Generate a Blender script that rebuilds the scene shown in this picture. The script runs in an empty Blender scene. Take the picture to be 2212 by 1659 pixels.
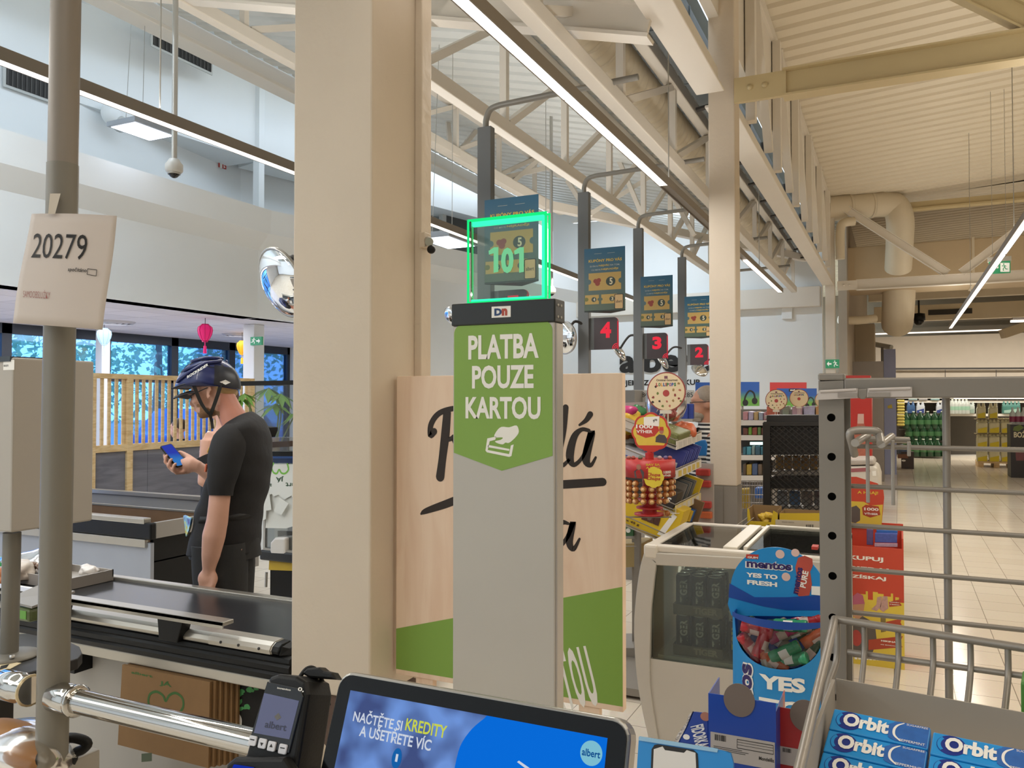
import bpy,bmesh,math,random
from mathutils import Vector,Matrix,Euler
random.seed(11)
SC=bpy.context.scene
COL=SC.collection
V=Vector
PI=math.pi
# ---------------------------------------------------------------- camera, world, exposure
F_PX=1760.0
YAW=math.radians(25.4)
PITCH=math.radians(1.19)
EYE=V((0,0,1.62))
cam_d=bpy.data.cameras.new('camera')
cam_d.sensor_width=36.0
cam_d.lens=36.0*F_PX/2212.0
cam_d.clip_start=0.02
cam_d.clip_end=400
cam=bpy.data.objects.new('camera',cam_d)
cam.location=EYE
cam.rotation_euler=(PI/2+PITCH,0,YAW)
COL.objects.link(cam)
SC.camera=cam
world=bpy.data.worlds.new('sky_world')
SC.world=world
world.use_nodes=True
wn=world.node_tree.nodes['Background']
wn.inputs[0].default_value=(0.72,0.86,1.0,1)
wn.inputs[1].default_value=5.0
SC.view_settings.view_transform='Standard'
SC.view_settings.look='None'
SC.view_settings.exposure=-0.32
SC.view_settings.gamma=1.0
SC.view_settings.use_curve_mapping=False
SC.cycles.max_bounces=9
SC.cycles.diffuse_bounces=6
SC.cycles.glossy_bounces=4
SC.cycles.transmission_bounces=6
SC.cycles.transparent_max_bounces=12
SC.cycles.caustics_reflective=False
SC.cycles.caustics_refractive=False
SC.cycles.sample_clamp_indirect=6.0

def lin(h):
    h=h.lstrip('#')
    r=[]
    for i in(0,2,4):
        c=int(h[i:i+2],16)/255.0
        r.append(c/12.92 if c<=0.04045 else((c+0.055)/1.055)**2.4)
    return(r[0],r[1],r[2],1.0)

def area(name,loc,rot,sx,sy,power,col=(1,1,1)):
    d=bpy.data.lights.new(name,'AREA')
    d.shape='RECTANGLE'
    d.size=sx
    d.size_y=sy
    d.energy=power
    d.color=col
    o=bpy.data.objects.new(name,d)
    o.location=loc
    o.rotation_euler=rot
    COL.objects.link(o)
    return o

WARM=(1.0,0.92,0.79)
NEUT=(1.0,0.965,0.91)
COOL=(0.74,0.87,1.0)
# the lit rows of the hall (only some lie in aluminium rails built further down); rows behind and
# beside the camera are added fill without fixtures
LED_Z=3.0
area('row_light',(-3.27,4.0,LED_Z-.012),(0,0,0),.05,13.0,120,NEUT)
area('row_light',(-1.34,3.9,LED_Z-.012),(0,0,0),.05,2.4,30,NEUT)
area('row_light',(-1.34,9.4,LED_Z-.012),(0,0,0),.05,2.6,60,NEUT)
area('row_light',(-3.6,13.2,4.70),(math.radians(30),0,0),3.0,.08,120,COOL)  # cool fill added to brighten the white end wall
area('row_light',(.89,9.2,LED_Z-.012),(0,0,0),.05,17.0,130,WARM)
area('row_light',(3.2,7.0,LED_Z),(0,0,0),.05,20.0,150,WARM)
area('row_light',(6.0,12.0,LED_Z),(0,0,0),.05,24.0,200,WARM)
area('row_light',(1.5,-1.6,4.6),(0,0,0),9.0,2.2,120,NEUT)  # broad soft fill added overhead behind the camera
area('row_light',(-6.0,-2.0,4.6),(0,0,0),6.0,2.0,120,NEUT)  # second broad fill added overhead, behind and to the left
# uplights added to brighten the roof from below
area('rail_uplight',(-3.27,4.0,LED_Z+.06),(PI,0,0),.05,13.0,95,NEUT)
area('rail_uplight',(-1.34,4.5,LED_Z+.06),(PI,0,0),.05,4.4,9,NEUT)
area('packing_light',(-5.0,1.2,4.9),(0,math.radians(40),0),.3,6.0,230,COOL)  # fill added above the frame to brighten the left walls
area('rail_uplight',(.89,9.2,LED_Z+.06),(PI,0,0),.05,17.0,60,WARM)
area('rail_uplight',(3.2,7.0,LED_Z+.06),(PI,0,0),.05,20.0,90,WARM)
# cool fill panel added on the left behind the camera, no window built there
area('entrance_daylight',(-5.5,-4.6,2.3),(math.radians(90),0,0),9.0,4.0,90,COOL)
area('cafe_light',(-9.3,6.0,2.66),(0,0,0),2.0,9.0,230,(0.92,0.93,1.0))  # fill added under the cafe ceiling, no fixture
area('shelf_light',(3.0,24.6,3.3),(math.radians(20),0,0),9.0,.1,300,WARM)  # fill added before the far drinks wall, no fixture

# ---------------------------------------------------------------- pixel rays (2212 x 1659 frame)
_cp,_sp=math.cos(PITCH),math.sin(PITCH)
HF=V((-math.sin(YAW),math.cos(YAW),0))
HR=V((math.cos(YAW),math.sin(YAW),0))
CF=HF*_cp+V((0,0,_sp))
CU=-HF*_sp+V((0,0,_cp))

def ray(px,py):
    return(CF*F_PX+HR*(px-1106.0)+CU*(829.5-py))
def PY(px,py,y):
    r=ray(px,py);return EYE+r*((y-EYE.y)/r.y)
def PX(px,py,x):
    r=ray(px,py);return EYE+r*((x-EYE.x)/r.x)
def PZ(px,py,z):
    r=ray(px,py);return EYE+r*((z-EYE.z)/r.z)
def PD(px,py,d):
    r=ray(px,py);return EYE+r*(d/r.dot(HF))

class Fr:
    "a flat working frame: origin, right, up, towards the viewer"
    def __init__(s,O,u,v):
        s.O=V(O);s.u=V(u).normalized();v=V(v)
        s.v=(v-s.u*v.dot(s.u)).normalized();s.n=s.u.cross(s.v)
    def at(s,a,b,c=0.0):
        return s.O+s.u*a+s.v*b+s.n*c
    def px(s,x,y):
        r=ray(x,y);t=(s.O-EYE).dot(s.n)/r.dot(s.n)
        p=EYE+r*t-s.O
        return(p.dot(s.u),p.dot(s.v))
    def w(s,x,y,c=0.0):
        a,b=s.px(x,y);return s.at(a,b,c)
    def off(s,c):
        return Fr(s.O+s.n*c,s.u,s.v)
    def line(s,x0,y0,x1,y1):
        a0,b0=s.px(x0,y0);a1,b1=s.px(x1,y1)
        d=s.u*(a1-a0)+s.v*(b1-b0)
        return Fr(s.O,d,s.n.cross(d))
def FYp(y,x=0,z=0):return Fr((x,y,z),(1,0,0),(0,0,1))
def FXp(x,y=0,z=0):return Fr((x,y,z),(0,1,0),(0,0,1))
def FZp(z):return Fr((0,0,z),(1,0,0),(0,1,0))
def FD(px,py,d,yaw=0.0,tilt=0.0):
    "frame through a pixel at depth d; facing the street of the camera's -Y, turned by yaw and leaned back by tilt (degrees)"
    a=math.radians(yaw);t=math.radians(tilt)
    u=V((math.cos(a),math.sin(a),0));h=V((-math.sin(a),math.cos(a),0))
    return Fr(PD(px,py,d),u,h*math.sin(t)+V((0,0,math.cos(t))))

# ---------------------------------------------------------------- materials
_M={}
def mat(name,hx,rough=.55,metal=0.0,var=.05,vs=6.0,bump=0.0,bs=40.0,emit=None,es=0.0,spec=.5,coat=0.0,stretch=None):
    if name in _M:return _M[name]
    m=bpy.data.materials.new(name);m.use_nodes=True
    nt=m.node_tree;b=nt.nodes['Principled BSDF']
    c=lin(hx)
    tc=nt.nodes.new('ShaderNodeTexCoord')
    src=tc.outputs['Object']
    if stretch:
        mp=nt.nodes.new('ShaderNodeMapping');mp.inputs['Scale'].default_value=stretch
        nt.links.new(src,mp.inputs['Vector']);src=mp.outputs['Vector']
    if var>0:
        nz=nt.nodes.new('ShaderNodeTexNoise');nz.inputs['Scale'].default_value=vs;nz.inputs['Detail'].default_value=4
        nt.links.new(src,nz.inputs['Vector'])
        mx=nt.nodes.new('ShaderNodeMix');mx.data_type='RGBA'
        nt.links.new(nz.outputs['Fac'],mx.inputs[0])
        mx.inputs[6].default_value=(c[0]*(1-var),c[1]*(1-var),c[2]*(1-var),1)
        mx.inputs[7].default_value=(min(1,c[0]*(1+var)),min(1,c[1]*(1+var)),min(1,c[2]*(1+var)),1)
        nt.links.new(mx.outputs[2],b.inputs['Base Color'])
    else:
        b.inputs['Base Color'].default_value=c
    if bump>0:
        n2=nt.nodes.new('ShaderNodeTexNoise');n2.inputs['Scale'].default_value=bs;n2.inputs['Detail'].default_value=3
        nt.links.new(src,n2.inputs['Vector'])
        bp=nt.nodes.new('ShaderNodeBump');bp.inputs['Strength'].default_value=bump;bp.inputs['Distance'].default_value=.01
        nt.links.new(n2.outputs['Fac'],bp.inputs['Height']);nt.links.new(bp.outputs['Normal'],b.inputs['Normal'])
    b.inputs['Roughness'].default_value=rough
    b.inputs['Metallic'].default_value=metal
    b.inputs['Specular IOR Level'].default_value=spec
    b.inputs['Coat Weight'].default_value=coat
    if emit:
        b.inputs['Emission Color'].default_value=lin(emit);b.inputs['Emission Strength'].default_value=es
    _M[name]=m
    return m

def clear_mat(name,tint='ffffff',refl=.10,rough=.03,tintmix=1.0):
    "thin clear sheet: tinted see-through with a glossy face"
    if name in _M:return _M[name]
    m=bpy.data.materials.new(name);m.use_nodes=True
    nt=m.node_tree;nt.nodes.clear()
    out=nt.nodes.new('ShaderNodeOutputMaterial')
    tr=nt.nodes.new('ShaderNodeBsdfTransparent');tr.inputs[0].default_value=lin(tint)
    gl=nt.nodes.new('ShaderNodeBsdfGlossy');gl.inputs['Roughness'].default_value=rough
    fr=nt.nodes.new('ShaderNodeFresnel');fr.inputs['IOR'].default_value=1.45
    mm=nt.nodes.new('ShaderNodeMath');mm.operation='MULTIPLY_ADD';mm.inputs[1].default_value=.8;mm.inputs[2].default_value=refl*.3
    nt.links.new(fr.outputs[0],mm.inputs[0])
    mx=nt.nodes.new('ShaderNodeMixShader')
    nt.links.new(mm.outputs[0],mx.inputs[0]);nt.links.new(tr.outputs[0],mx.inputs[1]);nt.links.new(gl.outputs[0],mx.inputs[2])
    nt.links.new(mx.outputs[0],out.inputs[0])
    _M[name]=m
    return m

def glow_mat(name,hx,s):
    if name in _M:return _M[name]
    m=bpy.data.materials.new(name);m.use_nodes=True
    nt=m.node_tree;nt.nodes.clear()
    out=nt.nodes.new('ShaderNodeOutputMaterial');e=nt.nodes.new('ShaderNodeEmission')
    e.inputs[0].default_value=lin(hx);e.inputs[1].default_value=s
    nt.links.new(e.outputs[0],out.inputs[0]);_M[name]=m
    return m

def wood_mat(name,c1,c2,scale=(1,1,1),rough=.5,ws=3.0):
    if name in _M:return _M[name]
    m=bpy.data.materials.new(name);m.use_nodes=True
    nt=m.node_tree;b=nt.nodes['Principled BSDF']
    tc=nt.nodes.new('ShaderNodeTexCoord');mp=nt.nodes.new('ShaderNodeMapping');mp.inputs['Scale'].default_value=scale
    nt.links.new(tc.outputs['Object'],mp.inputs[0])
    nz=nt.nodes.new('ShaderNodeTexNoise');nz.inputs['Scale'].default_value=ws;nz.inputs['Detail'].default_value=6;nz.inputs['Distortion'].default_value=1.2
    nt.links.new(mp.outputs[0],nz.inputs[0])
    cr=nt.nodes.new('ShaderNodeValToRGB');cr.color_ramp.elements[0].color=lin(c1);cr.color_ramp.elements[1].color=lin(c2)
    cr.color_ramp.elements[0].position=.35;cr.color_ramp.elements[1].position=.62
    nt.links.new(nz.outputs['Fac'],cr.inputs[0]);nt.links.new(cr.outputs[0],b.inputs['Base Color'])
    b.inputs['Roughness'].default_value=rough
    _M[name]=m
    return m

# ---------------------------------------------------------------- mesh building
def area2(pts):
    return sum(pts[i][0]*pts[(i+1)%len(pts)][1]-pts[(i+1)%len(pts)][0]*pts[i][1]for i in range(len(pts)))/2
def ell(cx,cy,rx,ry=None,n=28,a0=0.0):
    ry=rx if ry is None else ry
    return[(cx+rx*math.cos(a0+2*PI*k/n),cy+ry*math.sin(a0+2*PI*k/n))for k in range(n)]
def rrect(x0,y0,x1,y1,r,n=5):
    out=[]
    for cx,cy,a in((x1-r,y1-r,0),(x0+r,y1-r,PI/2),(x0+r,y0+r,PI),(x1-r,y0+r,1.5*PI)):
        out+=[(cx+r*math.cos(a+PI/2*k/n),cy+r*math.sin(a+PI/2*k/n))for k in range(n+1)]
    return out
def smooth(pts,n=6,closed=False):
    "Catmull-Rom through 2-D, 3-D or longer tuples"
    P=[tuple(p)for p in pts];N=len(P);out=[]
    rng=range(N if closed else N-1)
    for i in rng:
        p0=P[(i-1)%N]if closed or i>0 else P[0]
        p1,p2=P[i],P[(i+1)%N]
        p3=P[(i+2)%N]if closed or i+2<N else P[-1]
        for k in range(n):
            t=k/n
            out.append(tuple(.5*((2*b)+(-a+c)*t+(2*a-5*b+4*c-d)*t*t+(-a+3*b-3*c+d)*t**3)for a,b,c,d in zip(p0,p1,p2,p3)))
    if not closed:out.append(P[-1])
    return out
def stroke(pts,n=6):
    "brush stroke outline from (x, y, width) points"
    S=smooth(pts,n);L=[];R=[]
    for i,(x,y,w)in enumerate(S):
        a=S[max(0,i-1)];b=S[min(len(S)-1,i+1)]
        dx,dy=b[0]-a[0],b[1]-a[1];l=math.hypot(dx,dy)or 1
        L.append((x-dy/l*w/2,y+dx/l*w/2));R.append((x+dy/l*w/2,y-dx/l*w/2))
    return L,R

ORG={}
class MB:
    def __init__(s):
        s.v=[];s.f=[];s.m=[];s.k=0;s.sm=[]
    def quadf(s,idx,smooth=False):
        s.f.append(tuple(idx));s.m.append(s.k);s.sm.append(smooth)
    def face(s,pts,smooth=False):
        b=len(s.v);s.v+=[V(p)for p in pts];s.quadf(range(b,b+len(pts)),smooth);return s
    def hexa(s,c8):
        b=len(s.v);s.v+=[V(p)for p in c8]
        for q in((0,3,2,1),(4,5,6,7),(0,1,5,4),(1,2,6,5),(2,3,7,6),(3,0,4,7)):
            s.quadf([b+i for i in q])
        return s
    def box(s,lo,hi):
        x0,y0,z0=[min(a,b)for a,b in zip(lo,hi)];x1,y1,z1=[max(a,b)for a,b in zip(lo,hi)]
        return s.hexa([(x0,y0,z0),(x1,y0,z0),(x1,y1,z0),(x0,y1,z0),(x0,y0,z1),(x1,y0,z1),(x1,y1,z1),(x0,y1,z1)])
    def fbox(s,fr,a0,b0,a1,b1,c0,c1):
        if a0>a1:a0,a1=a1,a0
        if b0>b1:b0,b1=b1,b0
        if c0>c1:c0,c1=c1,c0
        return s.hexa([fr.at(a0,b0,c0),fr.at(a1,b0,c0),fr.at(a1,b1,c0),fr.at(a0,b1,c0),fr.at(a0,b0,c1),fr.at(a1,b0,c1),fr.at(a1,b1,c1),fr.at(a0,b1,c1)])
    def bar(s,p,q,w,h,up=(0,0,1)):
        p,q=V(p),V(q);d=(q-p).normalized();up=V(up)
        sd=d.cross(up)
        if sd.length<1e-4:sd=d.cross(V((0,1,0)))
        sd.normalize();u=sd.cross(d)
        sd*=w/2;u*=h/2
        return s.hexa([p-sd-u,p+sd-u,p+sd+u,p-sd+u,q-sd-u,q+sd-u,q+sd+u,q-sd+u])if False else s._ring_bar(p,q,sd,u)
    def _ring_bar(s,p,q,sd,u):
        b=len(s.v);s.v+=[p-sd-u,p+sd-u,p+sd+u,p-sd+u,q-sd-u,q+sd-u,q+sd+u,q-sd+u]
        for f in((0,1,2,3),(7,6,5,4),(0,4,5,1),(1,5,6,2),(2,6,7,3),(3,7,4,0)):s.quadf([b+i for i in f])
        return s
    def tube(s,pts,r,n=8,caps=True,up=None,flat=1.0):
        P=[V(p)for p in pts];N=len(P)
        rs=list(r)if hasattr(r,'__len__')else[r]*N
        t0=(P[1]-P[0]).normalized()
        a=V(up)if up is not None else(V((0,0,1))if abs(t0.z)<.9 else V((0,1,0)))
        x=t0.cross(a).normalized();b=len(s.v)
        for i in range(N):
            t=(P[min(N-1,i+1)]-P[max(0,i-1)]).normalized()
            x=(x-t*x.dot(t)).normalized();y=t.cross(x)
            for k in range(n):
                an=2*PI*k/n
                s.v.append(P[i]+x*(rs[i]*math.cos(an))+y*(rs[i]*flat*math.sin(an)))
        for i in range(N-1):
            for k in range(n):
                k2=(k+1)%n
                s.quadf((b+i*n+k,b+i*n+k2,b+(i+1)*n+k2,b+(i+1)*n+k),True)
        if caps:
            s.face([s.v[b+k]for k in range(n)][::-1]);s.face([s.v[b+(N-1)*n+k]for k in range(n)])
        return s
    def cyl(s,p,q,r,n=16,r2=None):
        return s.tube([p,q],[r,r if r2 is None else r2],n)
    def lathe(s,prof,c,n=20,ax=(0,0,1),a0=0.0,a1=2*PI,xdir=None):
        "prof: (radius, height) from c along ax"
        ax=V(ax).normalized();c=V(c)
        x=V(xdir)if xdir is not None else(ax.cross(V((0,1,0)))if abs(ax.y)<.9 else ax.cross(V((1,0,0))))
        x=(x-ax*x.dot(ax)).normalized();y=ax.cross(x);b=len(s.v)
        full=abs(a1-a0-2*PI)<1e-6;m=n if full else n+1
        for r,h in prof:
            for k in range(m):
                an=a0+(a1-a0)*k/n
                s.v.append(c+ax*h+x*(r*math.cos(an))+y*(r*math.sin(an)))
        for i in range(len(prof)-1):
            for k in range(n):
                k2=(k+1)%m
                s.quadf((b+i*m+k,b+i*m+k2,b+(i+1)*m+k2,b+(i+1)*m+k),True)
        if full:
            if prof[0][0]>1e-5:s.face([s.v[b+k]for k in range(m)][::-1])
            if prof[-1][0]>1e-5:s.face([s.v[b+(len(prof)-1)*m+k]for k in range(m)])
        return s
    def ball(s,c,r,n=14,m=9,rot=None):
        r=V((r,r,r))if not hasattr(r,'__len__')else V(r);c=V(c);b=len(s.v)
        for i in range(m+1):
            th=PI*i/m
            for k in range(n):
                ph=2*PI*k/n
                p=V((r.x*math.sin(th)*math.cos(ph),r.y*math.sin(th)*math.sin(ph),r.z*math.cos(th)))
                if rot is not None:p=rot@p
                s.v.append(c+p)
        for i in range(m):
            for k in range(n):
                k2=(k+1)%n
                s.quadf((b+i*n+k,b+(i+1)*n+k,b+(i+1)*n+k2,b+i*n+k2),True)
        return s
    def prism(s,fr,pts,c0,c1):
        if area2(pts)<0:pts=pts[::-1]
        if c0>c1:c0,c1=c1,c0
        n=len(pts);b=len(s.v)
        s.v+=[fr.at(x,y,c0)for x,y in pts]+[fr.at(x,y,c1)for x,y in pts]
        s.quadf([b+n+i for i in range(n)]);s.quadf([b+i for i in range(n)][::-1])
        for i in range(n):
            j=(i+1)%n;s.quadf((b+i,b+j,b+n+j,b+n+i))
        return s
    def ppx(s,fr,pix,c0=0.0,c1=.0006):
        return s.prism(fr,[fr.px(x,y)for x,y in pix],c0,c1)
    def strokes(s,fr,pts,c0=0.0,c1=.0006,n=6):
        L,R=stroke(pts,n);b=len(s.v);N=len(L)
        for(p,q)in zip(L,R):s.v+=[fr.at(p[0],p[1],c1),fr.at(q[0],q[1],c1)]
        for i in range(N-1):s.quadf((b+2*i,b+2*i+1,b+2*i+3,b+2*i+2))
        for(x,y,w)in(pts[0],pts[-1]):
            s.face([fr.at(px,py,c1+.00005)for px,py in ell(x,y,w/2,n=12)])
        return s
    def grid(s,fn,nu,nv,smooth=True,closed_u=False):
        b=len(s.v);mu=nu if closed_u else nu+1
        for j in range(nv+1):
            for i in range(mu):s.v.append(V(fn(i/nu,j/nv)))
        for j in range(nv):
            for i in range(nu):
                i2=(i+1)%mu
                s.quadf((b+j*mu+i,b+j*mu+i2,b+(j+1)*mu+i2,b+(j+1)*mu+i),smooth)
        return s
    def raw(s,verts,faces,smooth=False):
        b=len(s.v);s.v+=[V(p)for p in verts]
        for f in faces:s.quadf([b+i for i in f],smooth)
        return s
    def build(s,name,mats,parent=None,bev=0.0,label=None,org=None,bs=2):
        if parent is not None:O=ORG[parent.name]
        elif org is not None:O=V(org)
        else:
            xs=[p.x for p in s.v];ys=[p.y for p in s.v];zs=[p.z for p in s.v]
            O=V(((min(xs)+max(xs))/2,(min(ys)+max(ys))/2,min(zs)))
        me=bpy.data.meshes.new(name)
        me.from_pydata([p-O for p in s.v],[],s.f)
        ml=mats if isinstance(mats,(list,tuple))else[mats]
        for m in ml:me.materials.append(m)
        me.polygons.foreach_set('material_index',s.m)
        me.polygons.foreach_set('use_smooth',s.sm)
        me.update()
        o=bpy.data.objects.new(name,me);COL.objects.link(o)
        if parent is not None:o.parent=parent
        else:o.location=O
        ORG[o.name]=O
        if bev>0:
            md=o.modifiers.new('soft_edges','BEVEL');md.width=bev;md.segments=bs;md.limit_method='ANGLE';md.angle_limit=math.radians(50)
        if label:o['label']=label
        return o

def tag(o,label,cat,group=None,kind=None):
    o['label']=label;o['category']=cat
    if group:o['group']=group
    if kind:o['kind']=kind
    return o
def thing(name,label,cat,loc=(0,0,0),group=None,kind=None):
    o=bpy.data.objects.new(name,None);o.empty_display_size=.1
    o.location=V(loc);COL.objects.link(o);ORG[o.name]=V(loc)
    return tag(o,label,cat,group,kind)
def struct(o):
    o['kind']='structure';return o
def dup(root,loc=None,rotz=None,label=None,group=None,rot=None):
    r=root.copy();COL.objects.link(r)
    if loc is not None:r.location=V(loc)
    if rot is not None:r.rotation_euler=rot
    elif rotz is not None:r.rotation_euler=(0,0,rotz)
    if label:r['label']=label
    if group:r['group']=group
    for ch in list(root.children):
        c=ch.copy();COL.objects.link(c);c.parent=r
        for g in list(ch.children):
            d=g.copy();COL.objects.link(d);d.parent=c
    return r

# ---------------------------------------------------------------- lettering
_T={}
def glyphs(s,bold=0.0,shear=0.0,sp=1.0):
    k=(s,bold,shear,sp)
    if k in _T:return _T[k]
    cu=bpy.data.curves.new('lettering','FONT');cu.body=s;cu.resolution_u=3
    cu.offset=bold;cu.shear=shear;cu.space_character=sp;cu.space_line=.95;cu.align_x='CENTER'
    ob=bpy.data.objects.new('lettering',cu);COL.objects.link(ob)
    dg=bpy.context.evaluated_depsgraph_get();dg.update()
    me=ob.evaluated_get(dg).to_mesh()
    vs=[(p.co.x,p.co.y)for p in me.vertices];fs=[tuple(p.vertices)for p in me.polygons]
    ob.evaluated_get(dg).to_mesh_clear()
    bpy.data.objects.remove(ob);bpy.data.curves.remove(cu)
    x0=min(p[0]for p in vs);x1=max(p[0]for p in vs);y0=min(p[1]for p in vs);y1=max(p[1]for p in vs)
    _T[k]=([((p[0]-x0)/max(1e-6,x1-x0),(p[1]-y0)/max(1e-6,y1-y0))for p in vs],fs,(x1-x0)/max(1e-6,y1-y0))
    return _T[k]
def put_text(mb,s,fr,a0,b0,a1,b1,c=.0008,bold=.0,shear=0.0,fit=True,rot=0,sp=1.0):
    vs,fs,asp=glyphs(s,bold,shear,sp)
    if rot:
        cx,cy=(a0+a1)/2,(b0+b1)/2;w,h=abs(b1-b0),abs(a1-a0)
        pts=[((p[0]-.5)*w,(p[1]-.5)*h)for p in vs]
        r=math.radians(rot)
        pts=[(cx+x*math.cos(r)-y*math.sin(r),cy+x*math.sin(r)+y*math.cos(r))for x,y in pts]
        mb.raw([fr.at(x,y,c)for x,y in pts],fs);return mb
    if not fit:
        h=b1-b0;w=h*asp
        cx=(a0+a1)/2;a0,a1=cx-w/2,cx+w/2
    mb.raw([fr.at(a0+p[0]*(a1-a0),b0+p[1]*(b1-b0),c)for p in vs],fs)
    return mb
def text_px(mb,s,fr,x0,y0,x1,y1,c=.0008,bold=.0,shear=0.0,rot=0,sp=1.0):
    a0,b1=fr.px(x0,y0);a1,b0=fr.px(x1,y1)
    return put_text(mb,s,fr,a0,b0,a1,b1,c,bold,shear,True,rot,sp)
def lettering(parent,mtl,fr,items,c=.0009,label=None):
    "one mesh of lettering from (text, x0, y0, x1, y1[, bold[, shear]]) given in frame pixels"
    mb=MB()
    for it in items:
        text_px(mb,it[0],fr,it[1],it[2],it[3],it[4],c,it[5]if len(it)>5 else.02,it[6]if len(it)>6 else 0.0)
    return mb.build('lettering',mtl,parent,label=label)
# ================================================================ the hall
m_wallw=mat('white_plaster','e4e7e8',.75,var=.03,vs=2)
m_wallg=mat('grey_white_plaster','bcbdba',.8,var=.04,vs=2)
m_pill=mat('painted_concrete','d0c3b1',.62,var=.05,vs=5,bump=.22,bs=22)
m_beam=mat('cream_steel_paint','d8d1c6',.5,var=.04,vs=3)
m_beamr=mat('beige_steel_paint','c2b189',.5,var=.05,vs=3)
m_deck=mat('ribbed_deck_white','c9cbc8',.5,var=.03,vs=3)
m_deckr=mat('ribbed_deck_beige','d6ccb8',.5,var=.04,vs=3)
m_duct=mat('duct_paint','cfc3ac',.5,var=.05,vs=4)
m_alu=mat('aluminium','b5b3ae',.35,.85,var=.04)
m_alud=mat('dark_aluminium','8f8880',.45,.5,var=.04)
m_galv=mat('galvanised_steel','7d868c',.38,.75,var=.22,vs=9)
m_dark=mat('dark_grey_paint','33302d',.55)
m_black=mat('black_plastic','0f0f0f',.45,bump=.05,bs=300,spec=.3)
m_steelg=mat('grey_powder_coat','7f7b72',.45,.25,var=.03)
m_led=glow_mat('lit_diffuser','fff3e6',4.0)

# floor: tiles of 30 cm
def floor_mat():
    m=bpy.data.materials.new('floor_tiles');m.use_nodes=True
    nt=m.node_tree;b=nt.nodes['Principled BSDF']
    tc=nt.nodes.new('ShaderNodeTexCoord')
    br=nt.nodes.new('ShaderNodeTexBrick');br.offset=0.0
    br.inputs['Scale'].default_value=1.0;br.inputs['Brick Width'].default_value=.305;br.inputs['Row Height'].default_value=.305
    br.inputs['Mortar Size'].default_value=.0026;br.inputs['Mortar Smooth'].default_value=.3
    br.inputs['Color1'].default_value=lin('e9dfce');br.inputs['Color2'].default_value=lin('e3d7c5');br.inputs['Mortar'].default_value=lin('8d8272')
    nt.links.new(tc.outputs['Object'],br.inputs['Vector'])
    nz=nt.nodes.new('ShaderNodeTexNoise');nz.inputs['Scale'].default_value=60
    nt.links.new(tc.outputs['Object'],nz.inputs['Vector'])
    mx=nt.nodes.new('ShaderNodeMix');mx.data_type='RGBA';mx.blend_type='MULTIPLY';mx.inputs[0].default_value=.12
    nt.links.new(br.outputs['Color'],mx.inputs[6]);nt.links.new(nz.outputs['Color'],mx.inputs[7])
    nt.links.new(mx.outputs[2],b.inputs['Base Color'])
    b.inputs['Roughness'].default_value=.16
    return m
fl=MB();fl.box((-16,-5,-.1),(14,32,0))
struct(fl.build('floor',floor_mat(),org=(.265,0,0)))
gr=MB();gr.box((-60,-30,-.3),(-16,60,-.05))
struct(gr.build('ground',mat('asphalt','8c8e90',.9),org=(-30,0,0)))

# walls on the left: fascia of the gallery over the cafe, bent twice
AX,BY,BX,CY_=-7.4,8.0,-5.7,15.2
CZ=2.68  # cafe ceiling
def wallseg(name,p,q,z0,z1,th,m,lean=0.0):
    p,q=V((p[0],p[1],0)),V((q[0],q[1],0));d=(q-p).normalized();n=V((d.y,-d.x,0))
    b=MB()
    l=n*lean
    b.hexa([p+V((0,0,z0)),q+V((0,0,z0)),q-n*th+V((0,0,z0)),p-n*th+V((0,0,z0)),
p+l+V((0,0,z1)),q+l+V((0,0,z1)),q-n*th+V((0,0,z1)),p-n*th+V((0,0,z1))])
    return struct(b.build(name,m))
wallseg('wall_left_fascia',(AX,-5),(AX,BY),CZ,3.55,.25,m_wallw)
wallseg('trim_1',(AX,-5),(AX,BY),3.55,3.74,.25,m_wallw,.2)
wallseg('trim_7',(AX+.2,-5),(AX+.2,BY),3.74,4.04,.3,m_wallw,.02)
wallseg('wall_left_bend',(AX,BY),(BX,CY_),CZ,3.55,.25,m_wallw)
wallseg('wall_left_bend_low',(AX+.26*(BX-AX),BY+.26*(CY_-BY)),(BX,CY_),0,CZ,.25,m_wallw)
wallseg('trim_2',(AX,BY),(BX,CY_),3.55,3.74,.25,m_wallw,.2)
wallseg('trim_8',(AX+.2,BY),(BX+.2,CY_),3.74,4.04,.3,m_wallw,.02)
# gallery floor, its back wall and the higher curved wall
b=MB();b.box((-9.3,-5,3.55),(-7.65,BY+1.2,3.75));struct(b.build('gallery_floor',m_wallg))
b=MB();b.hexa([(-7.66,BY,3.5),(-5.96,CY_,3.5),(-7.6,CY_+.4,3.5),(-9.3,BY+.4,3.5),(-7.66,BY,3.75),(-5.96,CY_,3.75),(-7.6,CY_+.4,3.75),(-9.3,BY+.4,3.75)])
struct(b.build('gallery_floor_bend',m_wallg))
wallseg('wall_gallery',(-9.0,-5),(-9.0,BY+1.35),3.75,9.0,.2,m_wallw)
wallseg('wall_gallery_bend',(-9.0,BY+1.35),(-7.25,CY_+.3),3.75,9.0,.2,m_wallw)
# upper wall whose lower edge shades the recess
b=MB();b.hexa([(-8.99,6.6,5.25),(-8.35,9.04,5.1),(-9.0,9.04,5.1),(-9.0,6.6,5.25),(-8.99,6.6,9),(-8.35,9.04,9),(-9.0,9.04,9),(-9.0,6.6,9)]);struct(b.build('wall_left_upper',m_wallw))
wallseg('wall_left_upper_bend',(-8.35,9.04),(-6.75,CY_+.2),5.1,9.0,.55,m_wallw)
b=MB();b.box((-8.40,8.97,3.75),(-8.29,9.08,9.0));struct(b.build('trim_3',m_wallw))
# albert wall at the end of the checkouts
wallseg('wall_back_left',(BX-.6,CY_),(-1.2,CY_),0,7.0,.2,m_wallw)
b=MB();b.box((BX-.2,CY_-.16,3.27),(-1.22,CY_-.001,3.62));struct(b.build('trim_4',m_beam,bev=.01))
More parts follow.
